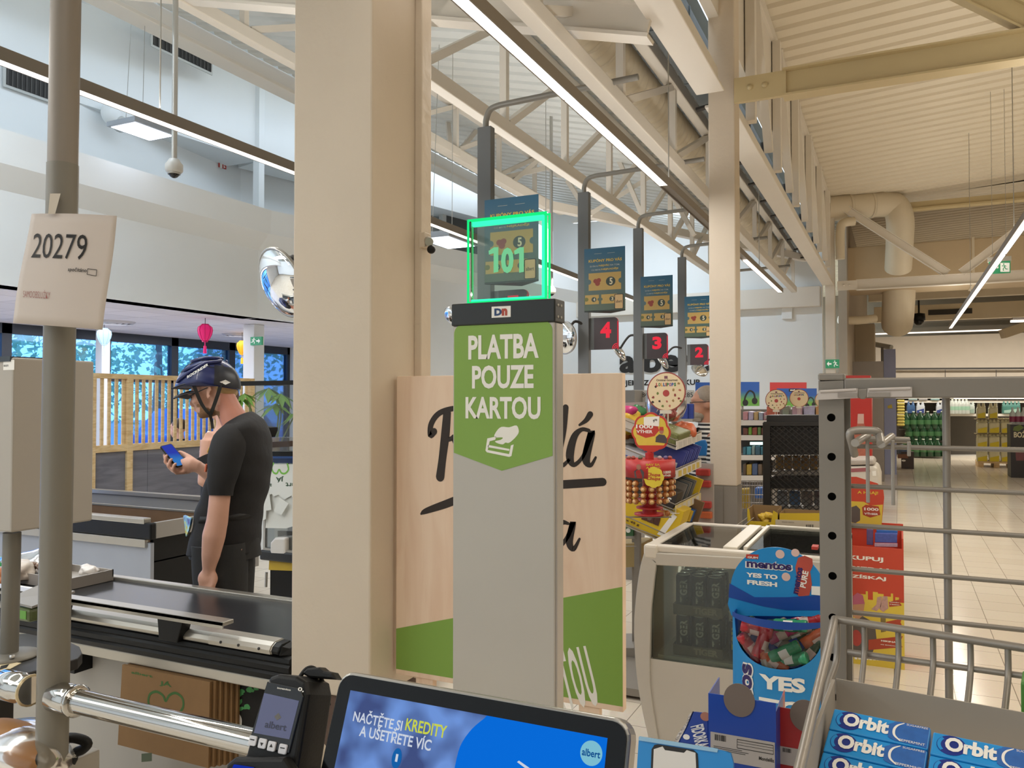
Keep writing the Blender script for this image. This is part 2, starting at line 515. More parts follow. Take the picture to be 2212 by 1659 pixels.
# far wall with the drinks
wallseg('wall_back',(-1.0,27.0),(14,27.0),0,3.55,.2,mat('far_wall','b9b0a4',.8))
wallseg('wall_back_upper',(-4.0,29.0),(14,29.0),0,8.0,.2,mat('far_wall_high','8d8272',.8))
b=MB();b.box((-1.0,16.2,0),(-.85,26.9,6.2));struct(b.build('wall_side',mat('side_wall','a79b8c',.8)))

b=MB();b.hexa([(-9.2,-5,6.5),(-6.88,-5,6.4),(-6.88,12,6.4),(-9.2,12,6.5),(-9.2,-5,6.6),(-6.88,-5,6.5),(-6.88,12,6.5),(-9.2,12,6.6)]);struct(b.build('ceiling_gallery',m_wallw))  # unseen slab added to hold back skylight from the gallery
b=MB();b.box((-11.2,-5.2,0),(13.2,-5,9));struct(b.build('wall_front',m_wallg))
b=MB();b.box((13,-5,0),(13.2,29,9));struct(b.build('wall_right',m_wallg))
# cafe ceiling of square tiles
def tile_mat():
    m=bpy.data.materials.new('ceiling_tiles');m.use_nodes=True
    nt=m.node_tree;b_=nt.nodes['Principled BSDF']
    tc=nt.nodes.new('ShaderNodeTexCoord');br=nt.nodes.new('ShaderNodeTexBrick');br.offset=0
    br.inputs['Scale'].default_value=1;br.inputs['Brick Width'].default_value=.6;br.inputs['Row Height'].default_value=.6
    br.inputs['Mortar Size'].default_value=.008
    br.inputs['Color1'].default_value=lin('e6e3ea');br.inputs['Color2'].default_value=lin('dad7de');br.inputs['Mortar'].default_value=lin('b9b6bf')
    nt.links.new(tc.outputs['Object'],br.inputs['Vector']);nt.links.new(br.outputs['Color'],b_.inputs['Base Color'])
    b_.inputs['Roughness'].default_value=.8
    return m
b=MB();b.box((-11.2,-5,CZ),(-7.41,13.6,CZ+.1));struct(b.build('ceiling_cafe',tile_mat()))
for(px,py)in((243,695),(520,722)):
    p=PZ(px,py,CZ);t=thing('ceiling_diffuser','round ceiling air diffuser over the cafe '+('behind the white lantern' if px<400 else 'above the yellow lantern'),'vent',p)
    q=MB()
    for k in range(4):q.lathe([(.29-.07*k,0),(.25-.07*k,-.03),(.24-.07*k,-.03),(.28-.07*k,0)],p,24)
    q.build('rings',mat('diffuser_grey','b8b6bb',.5),t)

# cafe window front
WX=-11.0
m_frame=mat('dark_window_frame','3b3e44',.4,.3)
m_wglass=clear_mat('blue_sun_glass','a9d2ff',.12)
def mull(y):return y
ys=[1.5,3.33,5.2,7.05,8.6,9.9,11.2,12.75]
n_w=1
for i in range(len(ys)-1):
    y0,y1=ys[i],ys[i+1]
    t=bpy.data.objects.new('window_%d'%n_w,None);t.location=(WX,(y0+y1)/2,0);COL.objects.link(t);ORG[t.name]=V(t.location);struct(t);n_w+=1
    q=MB();z0,z1=.1,CZ
    q.box((WX-.05,y0,z0),(WX+.05,y0+.07,z1));q.box((WX-.05,y1-.07,z0),(WX+.05,y1,z1))
    q.box((WX-.05,y0,z1-.14),(WX+.05,y1,z1));q.box((WX-.05,y0,z0),(WX+.05,y1,z0+.1));q.box((WX-.05,y0,1.92),(WX+.05,y1,1.99))
    q.build('window_frame',m_frame,t)
    q=MB();q.box((WX-.006,y0+.07,z0+.1),(WX+.006,y1-.07,z1-.14));q.build('pane',m_wglass,t)
b=MB();b.box((WX-.1,-5,0),(WX+.1,1.5,CZ));struct(b.build('wall_cafe',m_wallw))
b=MB();b.box((WX-.1,12.75,0),(WX+.1,14,CZ));struct(b.build('wall_cafe_end',m_wallw))
b=MB();b.box((WX,13.4,0),(-6.6,13.55,CZ));struct(b.build('wall_cafe_side',m_wallw))
# slim white posts at the cafe edge
p0=PX(537,700,-7.7)
for k,(px,w)in enumerate(((548,.2),(222,.14))):
    xx=-8.1 if k==0 else-10.6
    p=PX(px,780,xx);t=MB();t.box((xx-w/2,p.y-w/2,0),(xx+w/2,p.y+w/2,CZ-.002))
    tag(t.build('cafe_post',m_wallw,bev=.008),'white square post behind the helmeted man, carrying a green exit sign' if k==0 else 'slim white post by the cafe windows under the white lantern','post',kind='thing')

# ---------------------------------------------------------------- roof
def deck(name,x0,z0,x1,z1,y0,y1,m,per=.25,h=.045):
    q=MB();prof=[]
    y=y0
    while y<y1:
        prof+=[(y,0),(y+per*.62,0),(y+per*.72,h),(y+per*.9,h)];y+=per
    prof.append((y,0))
    q.v=[V((x0,a,z0+c))for a,c in prof]+[V((x1,a,z1+c))for a,c in prof]
    n=len(prof)
    for i in range(n-1):q.quadf((i,i+1,n+i+1,n+i))
    q.v+=[V((x0,y0,z0+.2)),V((x1,y0,z1+.2)),V((x1,y,z1+.2)),V((x0,y,z0+.2))]
    q.quadf((2*n,2*n+1,2*n+2,2*n+3))
    return struct(q.build(name,m))
KL=.25
def zl(x):return 4.24+KL*(-1.3-x)
def zr(x):return 5.12+.072*(x+1.05)
deck('ceiling_left',-6.64,zl(-6.64),-1.25,zl(-1.25),-5,19,m_deck)
deck('ceiling_right',-1.05,zr(-1.05),13,zr(13),-5,16.0,m_deckr)
deck('ceiling_right_far',-4,5.0,13,5.9,16.0,29,m_deckr)
b=MB();b.box((-1.12,-5,4.15),(-1.05,15.2,5.16));struct(b.build('trim_5',m_beam))

# trusses: top chord, bottom chord and web bars
def truss(x,y0,y1,zb,zt,label,m,ch=(.09,.10),step=1.0,ph=0.0,web=.05,group=None,web_pat=True):
    t=thing('roof_truss',label,'truss',(x,(y0+y1)/2,zb),group,'thing')
    q=MB();q.box((x-ch[0]/2,y0,zb-ch[1]/2),(x+ch[0]/2,y1,zb+ch[1]/2));q.build('bottom_chord',m,t,bev=.008)
    q=MB();q.box((x-ch[0]/2,y0,zt-ch[1]/2),(x+ch[0]/2,y1,zt+ch[1]/2));q.build('top_chord',m,t,bev=.008)
    y=y0+ph
    while y<y1-.1:
        q=MB();q.box((x-web/2,y-web/2,zb+ch[1]/2),(x+web/2,y+web/2,zt-ch[1]/2));q.build('web_bar',m,t)
        if y+step<y1:
            q=MB();q.bar((x,y+.06,zb+ch[1]/2),(x,y+step-.06,zt-ch[1]/2),web,web,(1,0,0));q.build('web_bar',m,t)
        y+=step
    return t
truss(-2.70,-1,14.0,3.70,4.52,'long cream roof truss above the hanging numbered checkout posts',m_beam,step=1.25,ph=.3,web=.055)
truss(-1.60,-1,14.6,3.52,4.14,'cream roof truss running close under the round spiral duct',m_beam,step=1.35,ph=.6,web=.05)
truss(-4.5,-1,11.2,4.43,4.98,'high cream roof truss farthest left of the duct, behind the numbered posts',m_beam,step=1.1,ph=.2,web=.05)
t=thing('edge_beam','cream roof edge beam along the gallery wall, top left','beam',(-6.75,5,5.5),kind='thing')
q=MB();q.box((-6.83,-5,5.42),(-6.72,17,5.62));q.box((-6.9,-5,5.38),(-6.66,17,5.43));q.build('beam',m_beam,t,bev=.008)
# the beam that bends round in front of the far white wall
t=thing('edge_beam','cream bent beam with diagonal braces in front of the white end wall','beam',(-3.3,9,3.5),kind='thing')
P1=PD(925,300,8.9);P2=PD(1178,443,10.2);P3=PD(1536,517,12.6);P4=PD(1740,558,13.6)
q=MB();q.bar(P1,P2,.1,.11);q.bar(P2,P3,.1,.11);q.bar(P3,P4,.1,.11);q.build('beam',m_beam,t)
for(a,c_)in(((1262,470),(1420,372)),((1275,468),(1226,390)),((1500,508),(1440,400)),((1400,494),(1330,330)),((1100,400),(1180,330)),((1085,385),(1192,360)),((985,335),(1035,275)),((972,315),(962,200))):
    q=MB();q.bar(PD(a[0],a[1],10.4),PD(c_[0],c_[1],10.6),.055,.055);q.build('brace',m_beam,t)
# rafter across
t=thing('rafter','cream I-section rafter crossing the roof behind the white pillar','beam',(-3,4.1,3.9),kind='thing')
pa,pb=V((-6.7,4.1,5.02)),V((-1.15,4.1,3.50))
q=MB()
q.bar(pa+V((0,0,.09)),pb+V((0,0,.09)),.03,.18);q.bar(pa,pb,.12,.02);q.bar(pa+V((0,0,.18)),pb+V((0,0,.18)),.12,.02);q.build('beam',m_beam,t)
# valley truss along the pillar row
def valley(y0,y1,label,ph,step):
    t=thing('valley_truss',label,'truss',(-1.08,(y0+y1)/2,3.7),kind='thing')
    q=MB();q.box((-1.13,y0,3.62),(-1.03,y1,3.76));q.box((-1.17,y0,3.60),(-.99,y1,3.6195));q.build('bottom_chord',m_beam,t,bev=.006)
    q=MB();q.box((-1.14,y0,4.98),(-1.02,y1,5.09));q.build('top_chord',m_beam,t)
    y=y0+ph
    while y<y1:
        q=MB();q.box((-1.04,y-.045,3.76),(-.97,y+.045,4.98));q.build('web_bar',m_beam,t)
        if y+step<y1+.2:
            q=MB();q.bar((-1.0,y+.1,4.95),(-1.0,y+step*.6,3.78),.06,.07,(1,0,0));q.build('web_bar',m_beam,t)
        y+=step
    return t
valley(-1.0,5.25,'cream valley truss overhead on the near side of the slim pillar',.5,1.5)
valley(5.5,14.9,'cream valley truss beyond the slim pillar, carrying the right-hand roof',.9,1.5)
# galvanised tray
t=thing('cable_tray','grey galvanised tray overhead beside the valley truss with dark hanger brackets at its far end','cable tray',(-1.34,5,4.08),kind='thing')
q=MB();q.box((-1.47,-1,4.06),(-1.20,14.6,4.08));q.box((-1.47,-1,4.08),(-1.46,14.6,4.17));q.box((-1.21,-1,4.08),(-1.20,14.6,4.17));q.build('tray',m_galv,t)
for y in(3.0,5.2,6.2):
    q=MB();q.box((-1.475,y-.006,4.055),(-1.195,y+.006,4.172));q.build('joint',m_galv,t)
y=6.6
while y<14.4:
    q=MB();q.prism(Fr((-1.2,y,3.98),(1,0,0),(0,0,1)),[(-.27,.0),(.02,.05),(.02,.19),(0,.19),(0,.06),(-.27,.02)],-.03,.03);q.build('bracket',m_dark,t);y+=.85
# round spiral duct
t=thing('round_duct','long round cream spiral duct under the left roof','duct',(-1.9,6,4.0),kind='thing')
q=MB()
prof=[]
y=-1.0
while y<15:prof+=[(.178,y),(.178,y+.1),(.184,y+.105),(.184,y+.115)];y+=.12
q.lathe(prof,(-1.90,0,4.13),24,(0,1,0));q.build('pipe',m_duct,t)
for y in(5.1,5.35,9):
    q=MB();q.lathe([(.187,y),(.195,y),(.195,y+.02),(.187,y+.02)],(-1.90,0,4.13),24,(0,1,0));q.build('clamp_ring',m_duct,t)
# right hand frames: horizontal beam on the pillar with an inverted V brace
def frame_r(y,x0,z,label,m,xm,sc=1.0):
    t=thing('portal_beam',label,'beam',((x0+6)/2,y,z),kind='thing')
    q=MB();h=.15
    q.box((x0,y-.012,z),(9,y+.012,z+h));q.box((x0+.28,y-.06,z-.012),(9,y+.06,z));q.box((x0+.28,y-.06,z+h),(9,y+.06,z+h+.012));q.build('beam',m,t)
    q=MB();q.box((x0-.02,y-.035,z-.004),(x0+.3,y-.012,z+h+.004))
    q.build('end_plate',m,t)
    for bx in(.08,.17):
        q=MB();q.lathe([(.018,0),(.018,.012),(0,.014)],(x0+bx,y-.035,z+.08),10,(0,-1,0));q.build('bolt',m,t)
    zt=zr(xm)-.1
    for s in(-1,1):
        q=MB();e=V((xm+s*1.95,y,zt));st=V((xm+s*.1,y,z+h+.03))
        n=(e-st).normalized().cross(V((0,1,0)));q.bar(st,e,.12,.02,(0,1,0));q.bar(st+n*.06,e+n*.06,.012,.09,(0,1,0));q.bar(st-n*.06,e-n*.06,.012,.09,(0,1,0));q.build('brace',m,t)
    return t
fa=PY(1597,228,5.4)
frame_r(5.36,fa.x,fa.z+.0,'beige beam bolted to the slim pillar, crossing the top right',m_beamr,.83)
fb=PY(1812,622,15.0)
frame_r(14.95,fb.x,fb.z-.05,'cream beam with V braces behind the hanging exit sign',m_beam,.83)
b=MB();b.box((-1.0,15.65,4.94),(9,15.75,5.06));b.box((-1.0,15.6,4.92),(9,15.8,4.95));tag(b.build('purlin',m_beamr),'beige purlin under the far end of the right roof','beam',kind='thing')
# ================================================================ lamps and things overhead
def led(x,y0,y1,segs,label,w=.062,z=LED_Z,hang=()):
    t=thing('led_rail',label,'ceiling light',(x,(y0+y1)/2,z))
    q=MB();q.box((x-w/2,y0,z),(x+w/2,y1,z+.042));q.box((x-w/2,y0,z-.012),(x-w/2+.006,y1,z));q.box((x+w/2-.006,y0,z-.012),(x+w/2,y1,z));q.build('housing',m_alud,t)
    for a,b_ in segs:
        q=MB()
        for s in(-1,1):q.box((x+s*.0135-.0115,a,z-.0115),(x+s*.0135+.0115,b_,z+.002))
        q.build('diffuser',m_led,t)
    for y in hang:
        q=MB();q.tube([(x,y,z+.04),(x,y,z+2.4)],.004,5);q.build('hanger',m_alu,t)
    return t
led(-3.27,-3,10.9,[(-3,4.6),(4.62,10.85)],'lit LED rail on thin wires above the checkouts, running behind the white pillar',hang=(1.0,2.85,4.9,7.7))
led(-1.34,-3,10.75,[(-3,3.42),(3.44,5.07),(8.15,10.7)],'lit LED rail crossing in front of the roof trusses and the slim pillar',hang=(1.2,5.2,9))
led(.89,.8,17.4,[(.8,4.9),(5.0,8.8),(8.9,12.6),(12.7,17.4)],'lit LED rail over the shopping aisle beside the hanging exit sign',hang=(8,12.6))
t=thing('led_rail','long level LED line above the far drinks wall','ceiling light',(6,26.4,3.58))
q=MB();q.box((-.9,26.4,3.58),(12,26.46,3.63));q.build('housing',m_alud,t)
q=MB();q.box((-.9,26.385,3.585),(12,26.40,3.62));q.build('diffuser',glow_mat('far_led','fff1e0',3),t)
p=PD(2212,692,20);t=thing('led_rail','short lit LED batten at the right edge under the ducts','ceiling light',p)
q=MB();q.bar(PD(2185,694,20),PD(2230,693,20),.1,.05);q.build('diffuser',m_led,t);q=MB();q.bar(PD(2185,693,20.1)+V((0,0,.05)),PD(2230,692,20.1)+V((0,0,.05)),.12,.05);q.build('housing',m_alud,t)
t=thing('led_rail','slim LED batten close under the roof before the white end wall','ceiling light',(-3.6,13.2,4.71))  # made-up housing around the added end wall fill
q=MB();q.box((-5.1,13.15,4.715),(-2.1,13.25,4.755));q.build('housing',m_wallw,t)
for x in(-4.8,-2.4):
    q=MB();q.tube([(x,13.2,4.755),(x,13.2,zl(x)+.03)],.006,6);q.build('hanger',m_alu,t)
# square panel lamps of the gallery
def panel(px,py,z,sx,sy,label):
    p=PZ(px,py,z);t=thing('panel_lamp',label,'ceiling light',p)
    q=MB();q.box((p.x-sx/2,p.y-sy/2,p.z),(p.x+sx/2,p.y+sy/2,p.z+.05));q.build('frame',mat('lamp_frame_grey','9aa0a8',.4,.3),t,bev=.004)
    q=MB();q.box((p.x-sx/2+.03,p.y-sy/2+.03,p.z-.004),(p.x+sx/2-.03,p.y+sy/2-.03,p.z));q.build('diffuser',glow_mat('cool_panel','e2edff',7),t)
    for a in(-1,1):
        q=MB();q.tube([(p.x+a*sx*.3,p.y-sy*.2,p.z+.05),(p.x+a*sx*.15,p.y,p.z+3.0)],.003,5);q.build('hanger',m_alu,t)
    return p
LP=panel(308,284,4.35,.40,.52,'lit flat panel lamp hanging before the gallery wall, top left')
panel(968,524,3.05,.34,.55,'lit flat panel lamp seen between the white pillar and the glowing sign')
# wall fittings
def vent(px,py,x,sy,sz,label):
    p=PX(px,py,x);fr=FXp(x+.004,p.y,p.z)
    t=thing('wall_vent',label,'vent',p)
    q=MB();q.fbox(fr,-sy/2,-sz/2,sy/2,sz/2,0,.02);q.build('frame',m_wallg,t)
    q=MB();q.fbox(fr,-sy/2+.03,-sz/2+.03,sy/2-.03,sz/2-.03,.02,.024);q.build('opening',mat('vent_dark','2c2a28',.7),t)
    q=MB();n=16
    for k in range(n):
        a=-sy/2+.04+(sy-.08)*k/(n-1);q.fbox(fr,a-.006,-sz/2+.03,a+.006,sz/2-.03,.024,.034)
    q.build('louvre',mat('vent_slat','4a4744',.6),t)
vent(393,105,-8.33,1.0,.34,'dark long vent grille high on the gallery wall beside the camera pole')
vent(88,190,-8.98,.9,.28,'dark vent grille on the gallery wall left of the thick pole')
p=PX(237,248,-8.84);t=thing('siren','small white round siren on the gallery wall above the panel lamp','siren',p)
q=MB();q.lathe([(.13,0),(.13,.05),(.09,.1),(.07,.12),(0,.12)],p,20,(1,0,0));q.build('horn',m_wallw,t)
q=MB();q.lathe([(.09,.0),(.09,.1),(.06,.14),(0,.15)],p+V((.03,.12,-.1)),16,(1,-.4,0));q.build('cap',m_wallg,t)
def flat_sign(name,label,cat,fr,x0,y0,x1,y1,hx,th=.012,mtl=None):
    a0,b1=fr.px(x0,y0);a1,b0=fr.px(x1,y1)
    t=thing(name,label,cat,fr.at((a0+a1)/2,b0,0))
    q=MB();q.fbox(fr,a0,b0,a1,b1,-th,0);q.build('plate',mtl or mat('sign_'+hx,hx,.4,var=.02),t)
    return t
m_white=mat('white_print','eceae4',.5,var=.0)
m_blackp=mat('black_print','1c1917',.5,var=.0)
t=flat_sign('fire_sign','small red fire extinguisher sign on the gallery wall','sign',FXp(-8.97),473,347,489,366,'b03a34')
fr=FXp(-8.97);q=MB();q.ppx(fr,[(475,350),(480,350),(480,363),(475,363)],.001,.002);q.ppx(fr,[(483,350),(486,353),(484,358),(487,362),(483,363)],.001,.002);q.build('pictogram',m_white,t)
def runner(mb,fr,X,Y,s,c=.0015,flip=1):
    "running man pictogram around pixel X,Y with height s px"
    def P(a,b):return fr.px(X+flip*a*s,Y+b*s)
    mb.prism(fr,[P(*p)for p in ell(.12,-.38,.09,.09,10)],c*.5,c)
    for pts in([(.10,-.28),(.16,-.24),(.06,.02),(-.06,.0)],[(.06,-.24),(.10,-.2),(-.12,-.08),(-.2,-.16),(-.16,-.2)],[(.14,-.22),(.18,-.16),(.3,-.1),(.36,-.18),(.32,-.22)],
[(.04,-.02),(.0,.04),(.14,.2),(.1,.42),(.2,.42),(.24,.16)],[(-.06,-.02),(.02,.03),(-.1,.24),(-.36,.24),(-.36,.16),(-.16,.15)]):
        mb.prism(fr,[P(*p)for p in pts],c*.5,c)
def exit_sign(label,fr,x0,y0,x1,y1,arrow,man_left=False,split=None,hx='2f8f63',glow=.35,top=None):
    a0,b1=fr.px(x0,y0);a1,b0=fr.px(x1,y1)
    t=thing('exit_sign',label,'sign',fr.at((a0+a1)/2,b0,0))
    q=MB();q.fbox(fr,a0,b0,a1,b1,-.03,0);q.build('plate',mat('exit_green',hx,.4,var=0,emit=hx,es=glow),t)
    w=x1-x0;h=y1-y0;yc=(y0+y1)/2
    mw=mat('exit_white','f2f4ee',.4,var=0,emit='f2f4ee',es=glow)
    q=MB()
    cx=x0+.27*w if not man_left else x0+.70*w
    d=-1 if arrow=='L' else 1
    q.ppx(fr,[(cx+d*.17*w,yc),(cx+d*.02*w,yc-.3*h),(cx+d*.02*w,yc-.09*h),(cx-d*.17*w,yc-.09*h),(cx-d*.17*w,yc+.09*h),(cx+d*.02*w,yc+.09*h),(cx+d*.02*w,yc+.3*h)],.001,.002)
    q.build('arrow',mw,t)
    mx=x0+.73*w if not man_left else x0+.25*w
    q=MB()
    if split:
        q.ppx(fr,[(mx-.2*w,y0+.08*h),(mx+.22*w,y0+.08*h),(mx+.22*w,y1-.08*h),(mx-.2*w,y1-.08*h)],.001,.002);q.build('door_field',mw,t)
        q=MB();runner(q,fr,mx,yc,h*.8,.003,-1);q.build('pictogram',mat('exit_green',hx),t)
    else:
        runner(q,fr,mx,yc,h*.85,.002,1 if man_left else-1);q.build('pictogram',mw,t)
    if top:
        ta,tb=fr.px(x0,top);q=MB();q.fbox(fr,a0-.01,b1,a1+.01,tb,-.05,.01);q.build('top_bar',mat('sign_bar','a9a59c',.5),t)
        for a in(a0+.04,a1-.04):
            q=MB();q.tube([fr.at(a,tb,-.02),fr.at(a,tb+2.2,-.02)],.003,5);q.build('hanger',m_alu,t)
    return t
exit_sign('green exit sign with arrow pointing right, on the white cafe post',FYp(PX(548,730,-8.1).y-.12),541,728,565,745,'R',True)
exit_sign('small green exit sign above a dark doorway on the gallery',FD(987,440,15.5,76),978,433,996,446,'L',True,hx='2a6a52',glow=.15)
exit_sign('green exit sign with left arrow fixed to the slender column end',FYp(14.88),1783,777,1813,795,'L')
exit_sign('green exit sign hanging from the ceiling by the aisle LED rail',FD(2158,576,9.5),2136,566,2183,589,'L',split=True,top=556)
# doorway on the gallery
fr=FD(1000,500,15.6,76)
b=MB();b.ppx(fr,[(960,455),(1040,458),(1040,560),(960,560)],-.05,.02);o=struct(b.build('door_1',mat('dark_doorway','4b4a48',.7)))
b=MB();b.ppx(fr,[(952,447),(1045,452),(1045,456),(960,456),(960,600),(952,600)],-.04,.05);struct(b.build('trim_6',m_wallg))
# dome cameras on rods
def dome(px,py,d,r,top,label):
    p=PD(px,py,d);t=thing('dome_camera',label,'camera',p)
    q=MB();q.tube([p+V((0,0,r*1.6)),p+V((0,0,top))],.018,10);q.build('rod',m_alu,t)
    q=MB();q.lathe([(0,r*1.9),(r*.55,r*1.85),(r*.75,r*1.5),(r,r*1.2),(r,r*.5),(r*.85,r*.3),(r*.7,r*.25)],p,20);q.build('housing',mat('camera_white','c9c8c4',.4),t)
    q=MB();q.ball(p+V((0,0,r*.35)),(r*.66,r*.66,r*.72),16,10);q.build('lens_dome',mat('smoked_dome','17181a',.08),t)
    q=MB();q.lathe([(r*.66,r*.34),(r*.76,r*.3),(r*.7,r*.05),(r*.64,r*.1)],p,20);q.build('trim_ring',m_alu,t)
dome(376,378,5.2,.055,2.5,'white dome camera hanging on a grey rod, upper left')
dome(1191,636,9.0,.05,3.0,'small dome camera on a rod right of the glowing sign')
p=PD(1985,688,19);t=thing('dome_camera','dark dome camera under the far right ducts','camera',p)
q=MB();q.lathe([(.02,1.6),(.02,.28),(.13,.26),(.14,.1),(0,.1)],p-V((0,0,.15)),16);q.build('housing',m_black,t);q=MB();q.ball(p-V((0,0,.06)),.11);q.build('lens_dome',mat('smoked_dome','17181a',.08),t)
# convex mirrors
def mirror(px0,py0,px1,py1,d,turn,arm,label,wd=.3):
    A,B=PD(px0,py0,d),PD(px1,py1,d);c=(A+B)/2;R=(B-A).length/2
    up=(A-B).normalized();nrm=(HR*math.cos(turn)-HF*math.sin(turn));nrm=(nrm-up*nrm.dot(up)).normalized()
    t=thing('convex_mirror',label,'mirror',c)
    prof=[(R,-.01),(R*.9,.02),(R*.7,.055),(R*.4,.085),(0,.10)]
    q=MB();q.lathe([(r,h*R/.3)for r,h in prof],c,32,nrm);q.build('mirror_dome',mat('mirror_glass','f2f4f6',.03,1.0,var=0),t)
    q=MB();q.lathe([(R*1.03,-.02),(R*1.05,-.005),(R*1.0,.0),(R*.98,-.012)],c,32,nrm);q.build('rim',m_alu,t)
    q=MB();q.lathe([(R,-.012),(R*.5,-.03),(0,-.03)],c,24,nrm);q.build('back',m_wallg,t)
    if arm:q=MB();q.tube(smooth([tuple(c-nrm*.03),tuple((c+V(arm))/2+V((0,0,.08))),tuple(V(arm))],6),.012,8);q.build('arm',m_dark,t)
mirror(566,548,645,676,3.75,PI*.80,PD(652,575,3.70),'round convex mirror leaning out left of the white pillar')
mirror(962,667,982,700,5.2,PI*.85,PX(1050,690,-2.43),'small convex mirror behind the black top of the payment totem')
mirror(1213,695,1222,764,6.9,PI*.78,PX(1262,702,-2.43),'convex mirror edge-on right of the payment totem')
mirror(1325,742,1352,776,8.5,PI*.10,PX(1379,727,-2.43),'convex mirror under the red number four')
mirror(1420,764,1444,794,10.1,PI*.10,PX(1473,752,-2.43),'convex mirror under the red number three')
mirror(1495,790,1528,806,11.6,PI*.12,PX(1551,780,-2.43),'convex mirror under the red number two')

# ---------------------------------------------------------------- ducts and beams at the far right
def duct(label,pts,r,name='duct'):
    t=thing(name,label,'duct',pts[0],kind='thing')
    q=MB();q.tube(smooth([tuple(p)for p in pts],7),r,18);q.build('pipe',m_duct,t)
    return t
Y1=14.0
t=duct('thick round duct with an elbow under the far right roof',[PD(1783,450,Y1),PD(1840,446,Y1),PD(1900,440,Y1),PD(1932,446,Y1),PD(1944,475,Y1),PD(1943,530,Y1+.3),PD(1940,580,Y1+.6)],.225)
for px in(1832,1880):
    q=MB();a=PD(px,447-(px-1832)*.1,Y1);d=(PD(1900,440,Y1)-PD(1840,446,Y1)).normalized();q.lathe([(.222,-.02),(.235,-.02),(.235,.02),(.222,.02)],a,18,d);q.build('collar',m_duct,t)
duct('small round duct elbow beside the slender column',[PD(1815,560,13.8),PD(1815,500,13.8),PD(1822,482,13.8),PD(1845,478,13.8)],.075)
duct('fat duct dropping below the V braced beam',[PD(1940,590,15.6),PD(1942,625,15.6),PD(1940,670,15.8),PD(1938,700,16.2)],.29)
duct('dark flexible hoses bundled beside the slender column',[PD(1812,690,15.5),PD(1850,692,15.5),PD(1890,688,15.6)],.08)
t=thing('duct_box','broad beige boxed duct across the hall behind the V braced beam','duct',(4,17,3.6),kind='thing')
q=MB();q.box((-.9,16.6,3.72),(10,17.6,4.52));q.build('casing',mat('duct_beige','bda98a',.55,var=.05),t,bev=.02)
for x in(1.2,3.2,5.2):
    q=MB();q.box((x,16.585,3.70),(x+.04,17.6,4.54));q.build('flange',m_duct,t)
for(y,zz,h,lab)in((20.0,3.86,.22,'beige roof beam second behind the V braced one'),(24.5,3.78,.42,'beige boxed beam with a dark slot vent, far right')):
    t=thing('portal_beam',lab,'beam',(4,y,zz),kind='thing')
    q=MB();q.box((-.6,y,zz),(11,y+.2,zz+h));q.build('beam',m_duct,t,bev=.01)
    if h>.3:
        pa,pb=PY(2005,672,y),PY(2100,668,y);q=MB();q.box((pa.x,y-.02,zz+.14),(pb.x,y-.001,zz+.28));q.build('slot_vent',m_dark,t)
b=MB();b.bar(PD(2212,735,18),PD(2105,800,18),.3,.3)if False else b.bar(PD(2230,700,19),PD(2165,722,19),.2,.2);tag(b.build('brace_beam',m_duct),'beige diagonal beam stub at the right edge below the ducts','beam')
# machine housing behind the slender column
p0=PY(1845,700,19);p1=PY(1890,780,19)
b=MB();b.box((p0.x,19,p1.z),(p1.x,19.6,p0.z));tag(b.build('cabinet',mat('housing_beige','b0a38e',.6),bev=.02),'tall beige equipment cabinet on top of the cold room','cabinet')
p0=PY(1813,782,18);p1=PY(1908,840,18)
b=MB();b.box((p0.x,18,0),(p1.x,18.4,p0.z));struct(b.build('wall_coldroom',mat('coldroom_grey','87807a',.7)))
p=PD(1890,744,19);b=MB();b.tube([p,p+V((.35,-.3,-.1))],.06,10);tag(b.build('bullet_camera',m_wallg),'white bullet camera at the corner of the far wall','camera')
# ================================================================ pillars
t=thing('concrete_pillar','thick white plastered square pillar with a brown tiled foot','pillar',(-1.583,2.18,0),kind='thing')
q=MB();q.box((-1.733,2.03,.72),(-1.433,2.33,4.3));q.build('shaft',m_pill,t,bev=.006)
q=MB();q.box((-1.722,2.041,0),(-1.444,2.319,.72));q.build('tiled_foot',mat('brown_tile','5d4a41',.35,var=.12,vs=8),t)
q=MB();q.box((-1.433,2.27,.72),(-1.405,2.33,4.2));q.build('cable_trunking',m_pill,t,bev=.003)
p=PX(918,520,-1.40);t=thing('sensor','small cream sensor on a bracket at the right edge of the white pillar','sensor',p)
q=MB();q.box(p+V((-.012,-.02,-.025)),p+V((.012,.02,.025)));q.build('bracket',m_pill,t,bev=.003)
q=MB();q.tube([p+V((.01,0,0)),p+V((.035,-.03,-.012))],.014,12);q.build('body',m_alu,t);q=MB();q.ball(p+V((.036,-.02,-.035)),.014);q.build('lens',m_black,t)
P2=PD(1567,900,5.3)
xl,xr=PY(1533,900,5.36).x,-.94
t=thing('steel_pillar','slim cream square pillar with a grey sheet metal foot','pillar',(P2.x,5.45,0),kind='thing')
w2=.185;xl=PY(1533,900,5.38).x
zf=PY(1550,1049,5.38).z
q=MB();q.box((xl,5.38,zf),(xl+w2*.93,5.38+w2*.93,5.0));q.build('shaft',m_pill,t,bev=.008)
q=MB();q.box((xl-.003,5.377,0),(xl+w2*.93+.003,5.383+w2*.93,zf));q.build('sheet_foot',mat('foot_sheet','a09c95',.4,.5),t);q=MB();q.box((xl+.085,5.373,0),(xl+.088,5.378,zf));q.build('sheet_seam',m_alud,t)
p=PY(1783,700,14.9);p2=PY(1809,700,14.9)
t=thing('steel_pillar','slender light grey column farthest back, carrying the green exit sign','pillar',(p.x,15,0),kind='thing')
q=MB();q.box((p.x,14.9,0),(p2.x-.04,14.93,5.0));q.box((p.x,15.05,0),(p2.x-.04,15.08,5.0));q.box((p.x+.06,14.93,0),(p.x+.09,15.05,5.0));q.build('shaft',m_beam,t)

